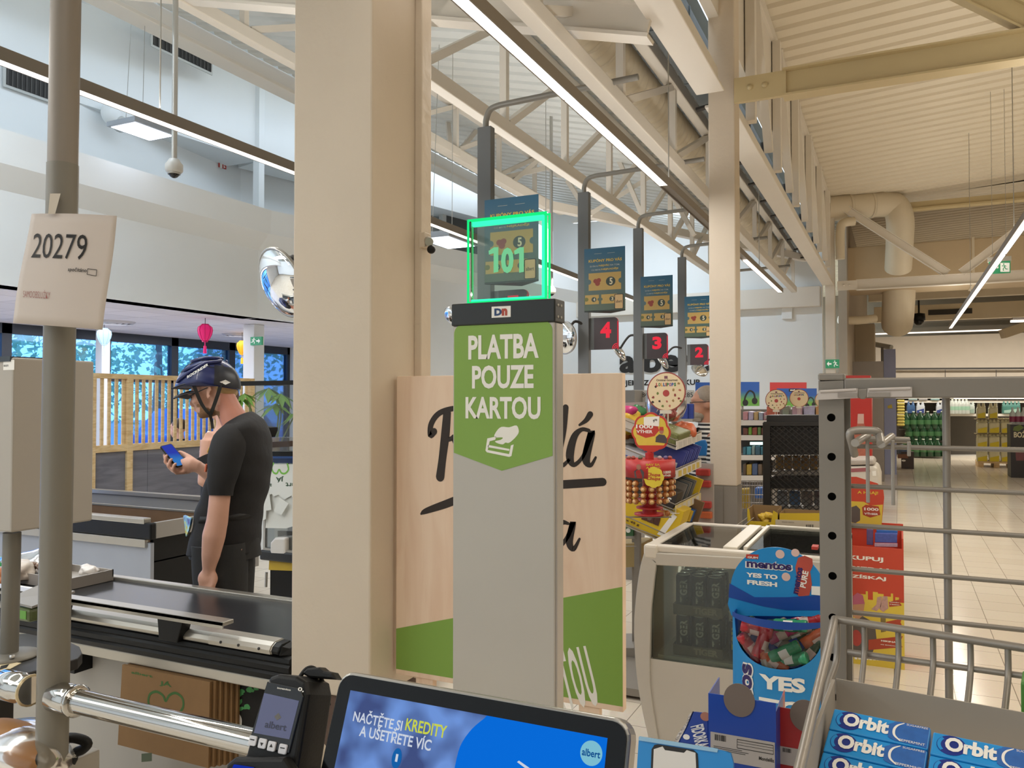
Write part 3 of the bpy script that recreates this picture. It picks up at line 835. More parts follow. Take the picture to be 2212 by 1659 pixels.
# ================================================================ payment totem with lit number plate
KY=1.657
fr=FYp(KY)
aL,bT=fr.px(979,657);aR,_=fr.px(1197,645)
zt=KY and fr.px(1085,651)[1];zb=fr.px(1085,700)[1]
m_tot=mat('totem_grey','b5b1a9',.42,.15,var=.03)
t=thing('payment_totem','grey payment totem with green card-only sticker and black top, standing before the wooden panel','totem',((aL+aR)/2,KY+.03,0))
q=MB();q.box((aL,KY,0),(aR,KY+.05,zb));q.build('column',m_tot,t,bev=.002)
q=MB();q.box((aR-.004,KY+.006,0),(aR+.004,KY+.044,zb-.002));q.build('side_rail',mat('rail_light','bdb9b4',.35,.6),t,bev=.002)
q=MB();q.box((aL-.003,KY-.004,zb),(aR+.004,KY+.055,zt));q.build('top_box',mat('totem_black','171a18',.35),t,bev=.003)
for(dx,dz)in((.012,.038),(.012,.012),(.03,.038),(.03,.012)):
    q=MB();q.lathe([(.003,0),(.003,.002),(0,.002)],(aR+.004,KY+dx,zb+dz),8,(1,0,0));q.build('screw',m_alu,t)
frs=fr.off(.0006)
m_lime=mat('lime_print','7ea345',.5,var=.02)
def stick(py):return fr.px(1086,py)[1]
pa,pb_=aL+.003,aR-.004;s0,s1,s2=fr.px(981,978)[1],fr.px(1086,1017)[1],fr.px(1086,697)[1]
pl=[(pa,s0),((pa+pb_)/2,s1),(pb_,s0)]+[(pb_-.022+.022*math.cos(a),s2-.022+.022*math.sin(a))for a in[k*PI/12 for k in range(7)]]+[(pa+.022-.022*math.sin(a),s2-.022+.022*math.cos(a))for a in[k*PI/12 for k in range(7)]]
q=MB();q.prism(fr,pl,0,.0008);q.build('sticker',m_lime,t,label='green arrow-shaped sticker')
lettering(t,m_white,frs,[('PLATBA',1012,725,1164,773,.03),('POUZE',1020,790,1153,839,.03),('KARTOU',1006,857,1168,906,.03)])
q=MB()
def PXs(L):return[frs.px(x,y)for x,y in L]
card=[(1053,947),(1072,943),(1070,950),(1058,953),(1054,972),(1100,981),(1104,962),(1110,960),(1105,985),(1100,987),(1052,977),(1049,973)]
q.prism(frs,PXs(card),0,.0008)
q.prism(frs,PXs([(1055,961),(1101,970),(1100,974),(1054,966)]),0,.0008)
q.prism(frs,PXs(smooth([(1068,944),(1074,930),(1084,922),(1100,923),(1116,919),(1121,932),(1116,942),(1105,953),(1098,957),(1092,956),(1086,960),(1074,957),(1070,953),(1082,950),(1086,945)],3,True)),0,.0008)
q.build('card_icon',m_white,t)
q=MB();q.ppx(fr,[(1064,663),(1105,661),(1105,685),(1064,687)],.004,.0048);q.build('logo_plate',m_white,t)
q=MB();text_px(q,'D',fr,1070,667,1086,682,.0053,.06);q.build('logo',mat('logo_blue','23406e',.5,var=0),t)
q=MB();text_px(q,'n',fr,1086,667,1098,682,.0053,.06);q.build('logo',mat('logo_red','a8412f',.5,var=0),t)
# the plate
PYp=KY+.022;fp=FYp(PYp)
x0,z1=fp.px(1014,478);x1,z2=fp.px(1185,457)
zz=(z1+z2)/2-.0
pt=thing('number_plate','clear square plate with green glowing edges and number 101 on top of the totem','number sign',((x0+x1)/2,PYp,zt))
q=MB();q.box((x0+.006,PYp-.004,zt+.001),(x1-.006,PYp+.004,zz-.006));q.build('clear_sheet',clear_mat('acrylic','e3efe8',.05),pt)
m_gg=glow_mat('green_edge','18e07a',1.5);m_gg2=glow_mat('green_edge_bright','3dffc0',1.5)
q=MB()
for yy in(PYp-.010,PYp+.010):
    q.box((x0,yy-.0015,zt),(x0+.0045,yy+.0015,zz));q.box((x1-.0045,yy-.0015,zt),(x1,yy+.0015,zz))
    q.box((x0,yy-.0015,zz-.0045),(x1,yy+.0015,zz));q.box((x0,yy-.0015,zt),(x1,yy+.0015,zt+.0045))
q.build('lit_edge',m_gg,pt)
q=MB();q.box((x0+.010,PYp-.006,zz-.016),(x1-.010,PYp+.006,zz-.0055));q.box((x1-.014,PYp-.006,zt+.01),(x1-.0055,PYp+.006,zz-.008));q.box((x0+.008,PYp-.006,zt+.0045),(x1-.008,PYp+.006,zt+.010));q.build('light_guide',m_gg2,pt)
q=MB();text_px(q,'0',fp,1085,537,1112,590,.0065,.045)
for x in(1058,1113):q.ppx(fp,[(x+11,590),(x+11,548),(x+1,551),(x,543),(x+12,535),(x+21,535),(x+21,588)],.006,.0065)
q.build('digits',glow_mat('digit_green','8ff0b0',.85),pt)
# ================================================================ wooden checkout panel
WY=2.147
fr=FYp(WY)
A=fr.px(857,813);B=fr.px(1341,812);Cc=fr.px(1349,1540)
WX0,WX1,WZ1,WZ0=A[0],(B[0]+Cc[0])/2,A[1],Cc[1]
m_wood=wood_mat('beech_print','e3c5ab','ecd3bb',(7,1,.9),.55,2.2)
t=thing('wood_sign','tall beech panel with black brush lettering and a green lower part behind the totem','sign panel',((WX0+WX1)/2,WY,0))
q=MB();q.box((WX0,WY,WZ0),(WX1,WY+.03,WZ1));q.build('board',m_wood,t,bev=.002)
for x in(WX0+.1,WX1-.1):
    q=MB();q.box((x-.03,WY+.005,0),(x+.03,WY+.028,WZ0));q.build('foot',m_wood,t)
gl=fr.px(857,1358);grr=fr.px(1348,1268)
q=MB();q.prism(fr,[(WX0+.001,WZ0+.016),(WX1-.001,WZ0+.016),(WX1-.001,grr[1]),(WX0+.001,gl[1])],0,.0006);q.build('green_field',m_lime,t)
m_ink=mat('brush_ink','2b211b',.6,var=.1)
def BR(mb,pts,wsc=.00105):mb.strokes(fr,[(*fr.px(x,y),w*wsc*1.28)for x,y,w in pts],0,.0007)
q=MB()
BR(q,[(938,932,16),(930,940,14),(932,915,14),(950,892,13),(985,882,12),(1010,890,14),(1015,915,14),(990,940,12),(968,950,10)])  # R bowl
BR(q,[(966,892,20),(962,940,22),(956,990,20),(951,1030,22)])
BR(q,[(980,945,14),(1000,985,16),(1025,1015,14)])
BR(q,[(1040,945,12),(1045,990,14),(1070,985,10),(1075,945,12),(1066,1010,12),(1045,1045,10)])  # y
BR(q,[(1110,945,8),(1092,950,13),(1088,985,14),(1105,1005,10),(1122,995,7)])
BR(q,[(1140,885,14),(1136,945,14),(1130,1005,14)]);BR(q,[(1134,965,7),(1152,945,11),(1160,970,12),(1160,1005,10)])
BR(q,[(1222,880,13),(1216,930,16),(1206,985,16),(1215,1005,10),(1232,990,6)])  # l
BR(q,[(1272,930,8),(1256,928,9),(1240,945,15),(1231,985,18),(1240,1004,10),(1260,985,8),(1272,950,12),(1278,935,16),(1266,990,18),(1276,1005,9),(1287,988,5)])  # a
BR(q,[(1252,918,5),(1266,908,10),(1275,895,13)])
BR(q,[(910,1110,5),(920,1104,13),(960,1090,18),(1000,1076,18),(1060,1066,16)])
BR(q,[(1080,1056,16),(1150,1050,17),(1225,1046,18),(1302,1041,17)])
BR(q,[(1228,1131,6),(1212,1130,12),(1198,1160,15),(1204,1184,10),(1226,1160,9),(1238,1128,13),(1230,1170,16),(1239,1186,10),(1252,1164,5)])  # final a
q.build('brush_lettering',m_ink,t)
q=MB();text_px(q,'okladn',fr,985,1112,1192,1190,.0008,.02,.25);q.build('brush_lettering',m_ink,t)
f2=fr.line(857,1358,1348,1268)
q=MB();a0,b1=f2.px(930,1474);a1,b0=f2.px(1300,1523);k0=f2.px(1247,1398)
u0=f2.px(1245,1398);u1=f2.px(1298,1524)
put_text(q,'U',f2,u0[0],u1[1],u1[0]-.001,u0[1],.0009,.035)
w=u1[0]-u0[0];gp=w*.22
x=u0[0]-gp
for ch in 'OTRAK':
    put_text(q,ch,f2,x-w,u1[1],x,u0[1]+.002,.0009,.035);x-=w+gp*.7
q.build('lettering',m_white,t)

# ================================================================ self checkout screen
M0=PD(735,1447,1.13)
TL=math.radians(20.7)
fm=Fr(M0,(1,0,0),(0,math.sin(TL),math.cos(TL)))
aR,bR=fm.px(1364,1562)
MW,MH=aR,.285
t=thing('checkout_screen','black touch screen of the self-checkout with a blue page about credits, bottom centre','screen',fm.at(MW/2,-MH,-.03))
q=MB();q.prism(fm,rrect(0,-MH,MW,0,.022),-.03,-.002);q.build('body',mat('bezel_alu','a5a29c',.3,.8),t,bev=.003)
q=MB();q.prism(fm,rrect(.004,-MH+.004,MW-.004,-.004,.019),-.002,.0005);q.build('bezel',mat('bezel_black','0a0b0d',.1,spec=.25),t)
sx0,sy1=fm.px(758,1491);sx1,_=fm.px(1313,1594)
m_scr=bpy.data.materials.new('screen_page');m_scr.use_nodes=True
def screen_mat(m,fr):
    nt=m.node_tree;nt.nodes.clear();out=nt.nodes.new('ShaderNodeOutputMaterial');e=nt.nodes.new('ShaderNodeEmission')
    tc=nt.nodes.new('ShaderNodeTexCoord');nz=nt.nodes.new('ShaderNodeTexNoise');nz.inputs['Scale'].default_value=22;nz.inputs['Detail'].default_value=1.5
    nt.links.new(tc.outputs['Object'],nz.inputs[0]);cr=nt.nodes.new('ShaderNodeValToRGB')
    cr.color_ramp.elements[0].color=lin('173a86');cr.color_ramp.elements[0].position=.35;cr.color_ramp.elements[1].color=lin('6fa0f4');cr.color_ramp.elements[1].position=.65
    nt.links.new(nz.outputs['Fac'],cr.inputs[0]);nt.links.new(cr.outputs[0],e.inputs[0]);e.inputs[1].default_value=.85
    gl=nt.nodes.new('ShaderNodeBsdfGlossy');gl.inputs['Roughness'].default_value=.04;gl.inputs[0].default_value=(.05,.05,.05,1)
    ad=nt.nodes.new('ShaderNodeAddShader');nt.links.new(e.outputs[0],ad.inputs[0]);nt.links.new(gl.outputs[0],ad.inputs[1]);nt.links.new(ad.outputs[0],out.inputs[0])
screen_mat(m_scr,fm)
q=MB();q.fbox(fm,sx0,-MH+.03,sx1,sy1,.0005,.001);q.build('display',m_scr,t)
m_azure=glow_mat('screen_azure','0b78f2',.95)
cx0=fm.px(1045,1545)[0]
arc=[(sx1,-MH+.03),(sx1,sy1)]+[fm.px(x,y)for x,y in smooth([(1052,1548),(1020,1575),(995,1612),(983,1659)],4)]
arc[2]=(fm.px(1052,1548)[0],sy1)
arc.append((fm.px(980,1659)[0],-MH+.03))
q=MB();q.prism(fm,arc,.001,.0013);q.build('blue_curve',m_azure,t)
q=MB();put_text
fm2=fm.line(762,1545,968,1590)
def tl(mb,s,x0,y0,x1,y1,bold=.02,c=.0016):
    "text whose baseline runs with the screen's edge: left end centre and right end centre in pixels, with height in y1"
    a0,b0=fm.px(x0,y0);a1,b1=fm.px(x1,y1[0]);h=y1[1]
    bm=(b0+b1)/2;put_text(mb,s,fm,a0,bm-h/2,a1,bm+h/2,c,bold)
tl(q,'NAČTĚTE SI',766,1543,871,(1565,.0165));tl(q,'A UŠETŘETE VÍC',779,1577,934,(1604,.0175));q.build('lettering',glow_mat('screen_white','e8f0ff',.9),t)
q=MB();tl(q,'KREDITY',878,1565,966,(1581,.0145));q.build('lettering',glow_mat('screen_yellow','e4ee5a',.9),t)
c1=fm.px(1278,1627);q=MB();q.prism(fm,ell(c1[0],c1[1],.0135),.0013,.0016);q.build('logo_disc',glow_mat('screen_pale','8fd8ee',.9),t)
q=MB();put_text(q,'albert',fm,c1[0]-.0112,c1[1]-.004,c1[0]+.0112,c1[1]+.004,.0019,.02);q.build('lettering',glow_mat('screen_navy','0a5aa8',.8),t)
c1=fm.px(858,1638);q=MB();q.prism(fm,ell(c1[0],c1[1],.007,.012),.0013,.0016);q.build('step_badge',glow_mat('screen_teal','1c6fc0',.9),t)
q=MB();put_text(q,'1',fm,c1[0]-.0015,c1[1]-.004,c1[0]+.002,c1[1]+.005,.0019,.0);q.build('lettering',glow_mat('screen_white','e8f0ff',.9),t)
q=MB();q.prism(fm,[fm.px(x,y)for x,y in((1118,1646),(1122,1643),(1145,1659),(1135,1659))],.0013,.0016);q.build('pictogram',glow_mat('screen_white','e8f0ff',.9),t)
q=MB();m=fm.at(MW*.5,-MH*.75,-.03);q.tube([m,m+V((0,.10,-.1)),V((m.x,m.y+.12,.62))],.03,12);q.build('stand',m_black,t)

# ================================================================ card terminal
T0=PD(582,1458,1.14);tt=math.radians(20)
ft=Fr(T0,(1,.05,0),(0,math.sin(tt),math.cos(tt)))
t=thing('card_terminal','black card terminal with small grey screen and four white keys, left of the touch screen','card terminal',ft.at(.03,-.17,-.04))
def tp(x,y):return ft.px(x,y)
body=[tp(583,1461),tp(600,1455),tp(640,1460),tp(660,1472),tp(665,1500),tp(640,1659),tp(640,1700),tp(505,1700),tp(511,1650),tp(530,1630),tp(572,1480)]
q=MB();q.prism(ft,body,-.062,0);q.build('body',m_black,t,bev=.006,bs=3)
q=MB();q.prism(ft,[tp(579,1472),tp(650,1487),tp(657,1505),tp(626,1628),tp(540,1606),tp(543,1590)],0,.002);q.build('face',mat('terminal_face','101113',.15),t,bev=.001)
q=MB();q.prism(ft,[tp(573,1497),tp(648,1514),tp(627,1597),tp(551,1583)],.002,.0024);q.build('display',mat('terminal_lcd','4a4d63',.2,emit='4a4f78',es=.5),t)
q=MB();q.prism(ft,[tp(595,1548),tp(604,1540),tp(610,1550),tp(601,1556)],.0024,.0027);q.build('logo',mat('lcd_gold','63605a',.3),t)
q=MB();text_px(q,'albert',ft,577,1556,620,1580,.0028,.02);q.build('lettering',mat('lcd_ink','33364c',.4,var=0),t)
q=MB();text_px(q,'ingenico',ft,602,1484,630,1494,.0026,.02);text_px(q,'0,',ft,647,1484,658,1496,.0026,.02);q.build('lettering',m_white,t)
for(x,y,s)in((549,1600,0),(570,1606,1),(590,1612,2),(614,1618,0)):
    c=tp(x,y);q=MB();q.prism(ft,rrect(c[0]-.0062,c[1]-.0062,c[0]+.0062,c[1]+.0062,.002),.001,.0045);k=q.build('key',mat('key_white','d7d8de',.4,var=0),t,bev=.0008)
    q=MB()
    if s==0:q.fbox(ft,c[0]-.0035,c[1]+.0008,c[0]+.0035,c[1]+.002,.0045,.0049)
    else:
        d=1 if s==2 else-1;q.prism(ft,[(c[0]-.0025,c[1]-d*.001),(c[0]+.0025,c[1]-d*.001),(c[0],c[1]+d*.003)],.0045,.0049)
    q.build('mark',m_blackp,k)
q=MB();q.prism(ft,[tp(527,1634),tp(632,1634),tp(655,1668),tp(655,1720),tp(500,1720),tp(508,1648)],0,.02);q.build('hood',m_black,t,bev=.006,bs=3)
q=MB();q.prism(ft,[tp(530,1650),tp(570,1656),tp(566,1668),tp(524,1664)],.0205,.024);q.build('blue_key',glow_mat('blue_glow','2242d8',.6),t)
q=MB();q.tube(smooth([tuple(ft.at(.028,.0,-.03)),tuple(ft.at(.034,.014,-.035)),tuple(ft.at(.044,.016,-.04)),tuple(ft.at(.052,.004,-.05)),tuple(ft.at(.06,-.03,-.07))],5),.003,8);q.build('cable',m_black,t)
q=MB();q.prism(ft,[tp(622,1452),tp(635,1440),tp(662,1438),tp(672,1446),tp(690,1450),tp(700,1466),tp(640,1462)],-.05,-.03);q.build('clip',m_black,t,bev=.003)
q=MB();q.box(ft.at(-.01,-.17,-.05)-V((0,0,.45)),ft.at(.06,-.165,-.02));q.build('stalk',m_black,t)

# ================================================================ checkout number posts
PXX=-2.43
d0,dd=5.30,1.655
m_post=mat('post_grey','6f7172',.5,.2,var=.03)
m_postb=mat('poster_teal','2c5663',.45,var=.08,vs=3)
m_kraft=mat('coupon_kraft','b99a58',.55,var=.05)
m_gold=mat('poster_yellow','d3b34a',.5,var=0)
def poster_mat():
    m=bpy.data.materials.new('poster_print');m.use_nodes=True
    nt=m.node_tree;b_=nt.nodes['Principled BSDF'];tc=nt.nodes.new('ShaderNodeTexCoord');sp=nt.nodes.new('ShaderNodeSeparateXYZ')
    nt.links.new(tc.outputs['Generated'],sp.inputs[0]);cr=nt.nodes.new('ShaderNodeValToRGB')
    cr.color_ramp.elements[0].color=lin('4a5a48');cr.color_ramp.elements[0].position=.15;cr.color_ramp.elements[1].color=lin('1f5f80');cr.color_ramp.elements[1].position=.95
    nt.links.new(sp.outputs['Z'],cr.inputs[0]);nt.links.new(cr.outputs[0],b_.inputs['Base Color']);b_.inputs['Roughness'].default_value=.35
    return m
m_poster=poster_mat()
def post_base(y):
    "post, overhead tube, poster of the first (prototype) checkout at the origin"
    t=thing('number_post','','post',(0,0,0));w=.098
    q=MB();q.box((-w/2,-.03,0),(w/2,.03,3.41));q.build('post',m_post,t,bev=.003)
    q=MB();q.tube(smooth([(0,0,3.40),(0,0,3.46),(.03,0,3.525),(.10,0,3.545)],5)+[(1.03,0,3.57)],.020,10);q.build('overhead_tube',mat('tube_grey','8d8a84',.4,.4),t)
    return t
def poster_proto():
    t=thing('coupon_poster','','poster',(0,0,0));w,h,dpt=.335,.52,.16
    f=Fr((0,-dpt,0),(1,0,0),(0,0,1))
    q=MB();q.prism(Fr((0,0,0),(1,0,0),(0,1,0)),[(-w/2,-dpt),(w/2,-dpt),(w/2-.01,-dpt+.02),(.02,0),(-.02,0),(-w/2+.01,-dpt+.02)],0,h);q.build('card',m_poster,t)
    q=MB();q.prism(Fr((0,0,0),(1,0,0),(0,1,0)),[(-w/2,-dpt+.001),(w/2,-dpt+.001),(0,.0)],-.012,-.001);q.build('bottom_cap',mat('poster_under','2c332f',.6),t)
    def tx(s,x0,y0,x1,y1,b=.02):
        m=MB();put_text(m,s,f,x0*w-w/2,(1-y1)*h,x1*w-w/2,(1-y0)*h,.0012,b);return m
    tx('KUPÓNY PRO VÁS',.11,.17,.92,.225,.03).build('lettering',m_gold,t)
    q=tx('NEJVÍC',.36,.265,.62,.305,.025);put_text(q,'NEJRADĚJI',f,(.42-.5)*w,(1-.365)*h,(.83-.5)*w,(1-.325)*h,.0012,.025);q.build('lettering',m_gold,t)
    q=tx('ŠETŘETE',.14,.272,.34,.302,.01);put_text(q,'NA TOM,',f,(.64-.5)*w,(1-.302)*h,(.87-.5)*w,(1-.272)*h,.0012,.01);put_text(q,'CO MÁTE',f,(.18-.5)*w,(1-.362)*h,(.40-.5)*w,(1-.332)*h,.0012,.01)
    for(xa,xb)in((.25,.43),(.57,.75)):q.fbox(f,(xa-.5)*w,(1-.093)*h,(xb-.5)*w,(1-.088)*h,.0006,.001)
    q.build('lettering',mat('poster_grey','aab0aa',.5,var=0),t)
    def coupon(x0,y0,x1,y1,nm):
        X0,X1,Y0,Y1=(x0-.5)*w,(x1-.5)*w,(1-y1)*h,(1-y0)*h;r=(Y1-Y0)*.15
        pts=[(X0,Y0),(X1,Y0)]+[(X1-r*math.sin(a),(Y0+Y1)/2-r*math.cos(a))for a in[PI*k/6 for k in range(7)]]+[(X1,Y1),(X0,Y1)]+[(X0+r*math.sin(a),(Y0+Y1)/2+r*math.cos(a))for a in[PI*k/6 for k in range(7)]]
        m=MB();m.prism(f,pts,.0004,.0012);return m.build(nm,m_kraft,t)
    coupon(.11,.40,.90,.68,'coupon');coupon(.02,.75,.36,.90,'coupon');coupon(.42,.75,.80,.90,'coupon')
    q=MB()
    for(cx,cy,r)in((.28,.53,.055),(.36,.52,.055),(.33,.57,.06)):q.prism(f,ell((cx-.5)*w,(1-cy)*h,r*w),.0012,.0016)
    q.build('apples',mat('apple_red','8e3a2c',.5,var=.1),t)
    q=MB();q.prism(f,ell((.055-.5)*w,(1-.82)*h,.05*w),.0012,.0016);q.build('fruit',mat('fruit_olive','6a6b34',.5),t)
    q=MB();q.prism(f,ell((.65-.5)*w,(1-.545)*h,.115*w),.0012,.0016)
    for cx in(.24,.68):q.prism(f,ell((cx-.5)*w,(1-.825)*h,.062*w),.0012,.0016)
    q.build('badge',mat('badge_dark','33413b',.5),t)
    q=MB()
    for s,cx,cy,hh in(('5',.65,.545,.055),('4',.24,.825,.028),('3',.68,.825,.028)):put_text(q,s,f,(cx-.5)*w-hh*.18,(1-cy)*h-hh*.5,(cx-.5)*w+hh*.18+.006,(1-cy)*h+hh*.5,.0018,.03)
    q.build('lettering',mat('poster_cream','d8cfae',.5,var=0),t)
    q=MB();q.prism(f,rrect((.74-.5)*w,.005,(.955-.5)*w,.245*h,.008),.0014,.002);q.build('phone_frame',m_blackp,t)
    q=MB();q.prism(f,rrect((.755-.5)*w,.008,(.94-.5)*w,.235*h,.006),.002,.0024);q.build('phone_page',mat('phone_kraft','c9a877',.5),t)
    q=MB();put_text(q,'albert',f,(.775-.5)*w,.105*h,(.92-.5)*w,.15*h,.0028,.01);q.build('lettering',m_blackp,t)
    return t
def number_sign(n,fr,x0,y0,x1,y1,label):
    a0,b1=fr.px(x0,y0);a1,b0=fr.px(x1,y1);w=a1-a0;h=b1-b0
    t=thing('number_sign',label,'number sign',fr.at((a0+a1)/2,b0,0))
    pl=[(a0,b0),(a1,b0)]+[(a1-.035+.035*math.cos(k*PI/10),b1-.035+.035*math.sin(k*PI/10))for k in range(6)]+[(a0,b1)]
    q=MB();q.prism(fr,pl,-.02,0);q.build('plate',mat('sign_maroon','3c2b2d',.35),t)
    mr=glow_mat('red_glow','ff3b4e',1.05)
    q=MB()
    pts=pl[1:-1]
    for i in range(len(pts)-1):q.face([fr.at(*pts[i],.001),fr.at(*pts[i+1],.001),fr.at(*pts[i+1],-.021),fr.at(*pts[i],-.021)])
    q.strokes(fr,[(a1-.003,b0,.004),(a1-.003,(b0+b1)/2,.004),(a1-.003,b1-.035,.004)],0,.0016)
    for k in range(1,4):
        r=.014*k;q.strokes(fr,[(a1-.006-r*math.cos(a),b0+.006+r*math.sin(a),.006)for a in[PI/2*j/4 for j in range(5)]],0,.0016,2)
    q.build('lit_edge',mr,t)
    q=MB();put_text(q,n,fr,a0+w*.27,b0+h*.36,a0+w*.72,b0+h*.86,.0018,.05);q.build('digit',mr,t)
    q=MB();q.fbox(fr,a0-.04,b0,a0,b1,-.02,-.004);q.build('bracket',m_post,t)
    return t
pp=poster_proto();pb0=post_base(0)
tops=[(1050,272),(1262,413),(1379,497),(1473,556),(1551,600)]
posters=[(1045,432,1162,602),(1261,538,1350,667),(1383,598,1453,702),(1478,641,1541,726),None]
plab=['nearest grey number post with overhead tube, behind the glowing 101 plate','grey number post carrying the red number four','grey number post carrying the red number three','grey number post carrying the red number two','last grey number post, mostly hidden by the slim pillar']
slab=['teal coupon poster seen through the glowing 101 plate','teal coupon poster above the red number four','teal coupon poster above the red number three','teal coupon poster above the red number two']
POSTS=[]
for i,(px,py)in enumerate(tops):
    p=PX(px,py,PXX);
    o=pb0 if i==0 else dup(pb0)
    o.location=(PXX,p.y,0);o['label']=plab[i];o['group']='checkout number posts';POSTS.append(p)
    if posters[i]:
        x0,y0,x1,y1=posters[i]
        s=pp if i==0 else dup(pp)
        f=FYp(p.y-.2);a0,b1=f.px(x0,y0);a1,b0=f.px(x1,y1)
        s.location=((a0+a1)/2,p.y-.029,b0);s['label']=slab[i];s['group']='coupon posters on the posts'
        s.scale=((a1-a0)/.335,1,(b1-b0)/.52)
ox=dup(pb0);ox.location=(PXX+.06,POSTS[0].y-1.83,0);ox['label']='grey number post right behind the thick white pillar, holding the round convex mirror'
for i,(n,r)in enumerate((('4',(1283,687,1335,754)),('3',(1397,720,1442,774)),('2',(1491,744,1530,788)))):
    number_sign(n,FYp(POSTS[i+1].y),*r,'glowing red number %s sign on a grey post'%('four','three','two')[i])
number_sign('5',FYp(POSTS[0].y-.0),1077,628,1140,712,'dark number sign behind the bottom of the glowing 101 plate')
# ---- letters on the end wall
fr=FYp(CY_-.002)
t=thing('wall_lettering','big black shop lettering on the white end wall behind the number posts','lettering',fr.w(1430,835))
q=MB();vs,fs,asp=glyphs('albert',.03)
a0,b0=fr.px(1339,806);a1,b1=fr.px(1531,748)
put_text(q,'albert',fr,a0,b0,a1,b1,.03,.03)
o=q.build('letters',m_blackp,t)
md=o.modifiers.new('thick','SOLIDIFY');md.thickness=.03;md.offset=-1
q=MB();text_px(q,'DĚKUJEME ZA VÁŠ NÁKUP',fr,1308,818,1512,835,.006,.03);q.build('lettering',m_blackp,t)
# ================================================================ left foreground
t=thing('support_pole','thick grey round pole in the left foreground carrying the paper sheet','pole',(-1.74,1.23,0))
pa,pb_=PD(112,1640,1.855),PD(142,20,1.855)
dv=(pb_-pa)/(pb_.z-pa.z)
def onpole(z):return pa+dv*(z-pa.z)
zs=PD(135,356,1.855).z
q=MB();q.tube([onpole(0.0),onpole(zs)],.0335,24);q.build('tube',m_steelg,t)
q=MB();q.tube([onpole(zs),onpole(2.9)],.0320,24);q.build('sleeve',mat('pole_taupe','8a8279',.45,.25),t)
# sheet of paper
pc=[PD(66,461,1.80),PD(252,466,1.795),PD(223,713,1.795),PD(28,698,1.80)]
fp=Fr(PD(140,590,1.797),pc[1]-pc[0],(pc[0]-pc[3]))
def sheet(u,v,off=0.0):
    p=pc[3].lerp(pc[2],u).lerp(pc[0].lerp(pc[1],u),v)
    return p-HF*(.012*math.sin(PI*u)+.004*math.sin(5*v+u)+off)
t=thing('paper_sheet','white paper sheet with the printed number 20279 taped to the thick grey pole','paper',pc[3])
q=MB();q.grid(lambda u,v:sheet(u,v),16,12);o=q.build('sheet',mat('paper_white','cfc6c0',.7,var=.02),t);md=o.modifiers.new('thick','SOLIDIFY');md.thickness=.0006
fs=fp
def on_sheet(mb_items,mtl,shear=.14):
    mb=MB()
    for s,x0,y0,x1,y1,bold in mb_items:
        vs,fcs,asp=glyphs(s,bold,shear)
        pts=[]
        for a,b_ in vs:
            X=x0+a*(x1-x0);Y=y1-b_*(y1-y0)
            tv=max(0,min(1,1-(Y-463)/(705-463.)))
            xl_=66+(28-66)*(1-tv);xr_=252+(223-252)*(1-tv);u=(X-xl_)/(xr_-xl_)
            pts.append(sheet(u,tv,.0016))
        mb.raw(pts,fcs)
    return mb.build('lettering',mtl,t)
on_sheet([('20279',70,507,192,561,.0),('spočítáno',154,578,192,589,.012)],m_blackp,.12)
on_sheet([('SAMOOBSLUŽKY',55,630,118,648,-.012)],mat('red_pen','9c5a55',.6,var=0),.1)
q=MB()
def shp(X,Y,o=.0018):
    tv=1-(Y-463)/(705-463.);xl_=66+(28-66)*(1-tv);xr_=252+(223-252)*(1-tv);return sheet((X-xl_)/(xr_-xl_),tv,o)
bx=[(194,579),(212,580),(211,593),(193,591)]
for i in range(4):q.tube([shp(*bx[i]),shp(*bx[(i+1)%4])],.0006,4)
q.build('tick_box',m_blackp,t)
q=MB();q.face([PD(108,418,1.812),PD(131,418,1.812),PD(119,462,1.785),PD(104,462,1.785)]);q.build('tape',mat('tape','c8bfb0',.4),t)
# chrome rail
RY=1.226;rz=PY(360,1560,RY).z
m_chrome=mat('chrome','bdbbb7',.06,1.0,var=0)
t=thing('chrome_rail','shiny chrome barrier rail running right from the thick grey pole','rail',(-1.5,RY,rz))
x0,x1=PY(150,1500,RY).x,-.98
q=MB();q.tube([(x0,RY,rz),(x1,RY,rz)],.0255,24);q.build('tube',m_chrome,t)
xa=PY(112,1500,RY).x+.0
q=MB();q.lathe([(.030,0),(.033,.004),(.033,.062),(.031,.066),(.035,.068),(.035,.076),(.028,.08)],(xa+.01,RY,rz),24,(1,0,0));q.build('clamp',m_chrome,t)
t=thing('chrome_rail','shiny chrome barrier rail running left out of the picture from the thick pole','rail',(-2.2,RY,rz))
q=MB();q.tube([(-2.9,RY,rz),(xa-.085,RY,rz)],.0255,24);q.build('tube',m_chrome,t)
q=MB();q.lathe([(.028,-.125),(.034,-.12),(.034,-.06),(.031,-.055),(.031,-.02)],(xa-.05,RY,rz),24,(1,0,0));q.build('clamp',m_chrome,t)
q=MB();q.lathe([(.036,0),(.036,.004),(0,.004)],(xa-.075,RY-.0,rz),20,(1,0,0));q.build('flange',mat('flange_cream','d8c7a2',.3,.4),t)

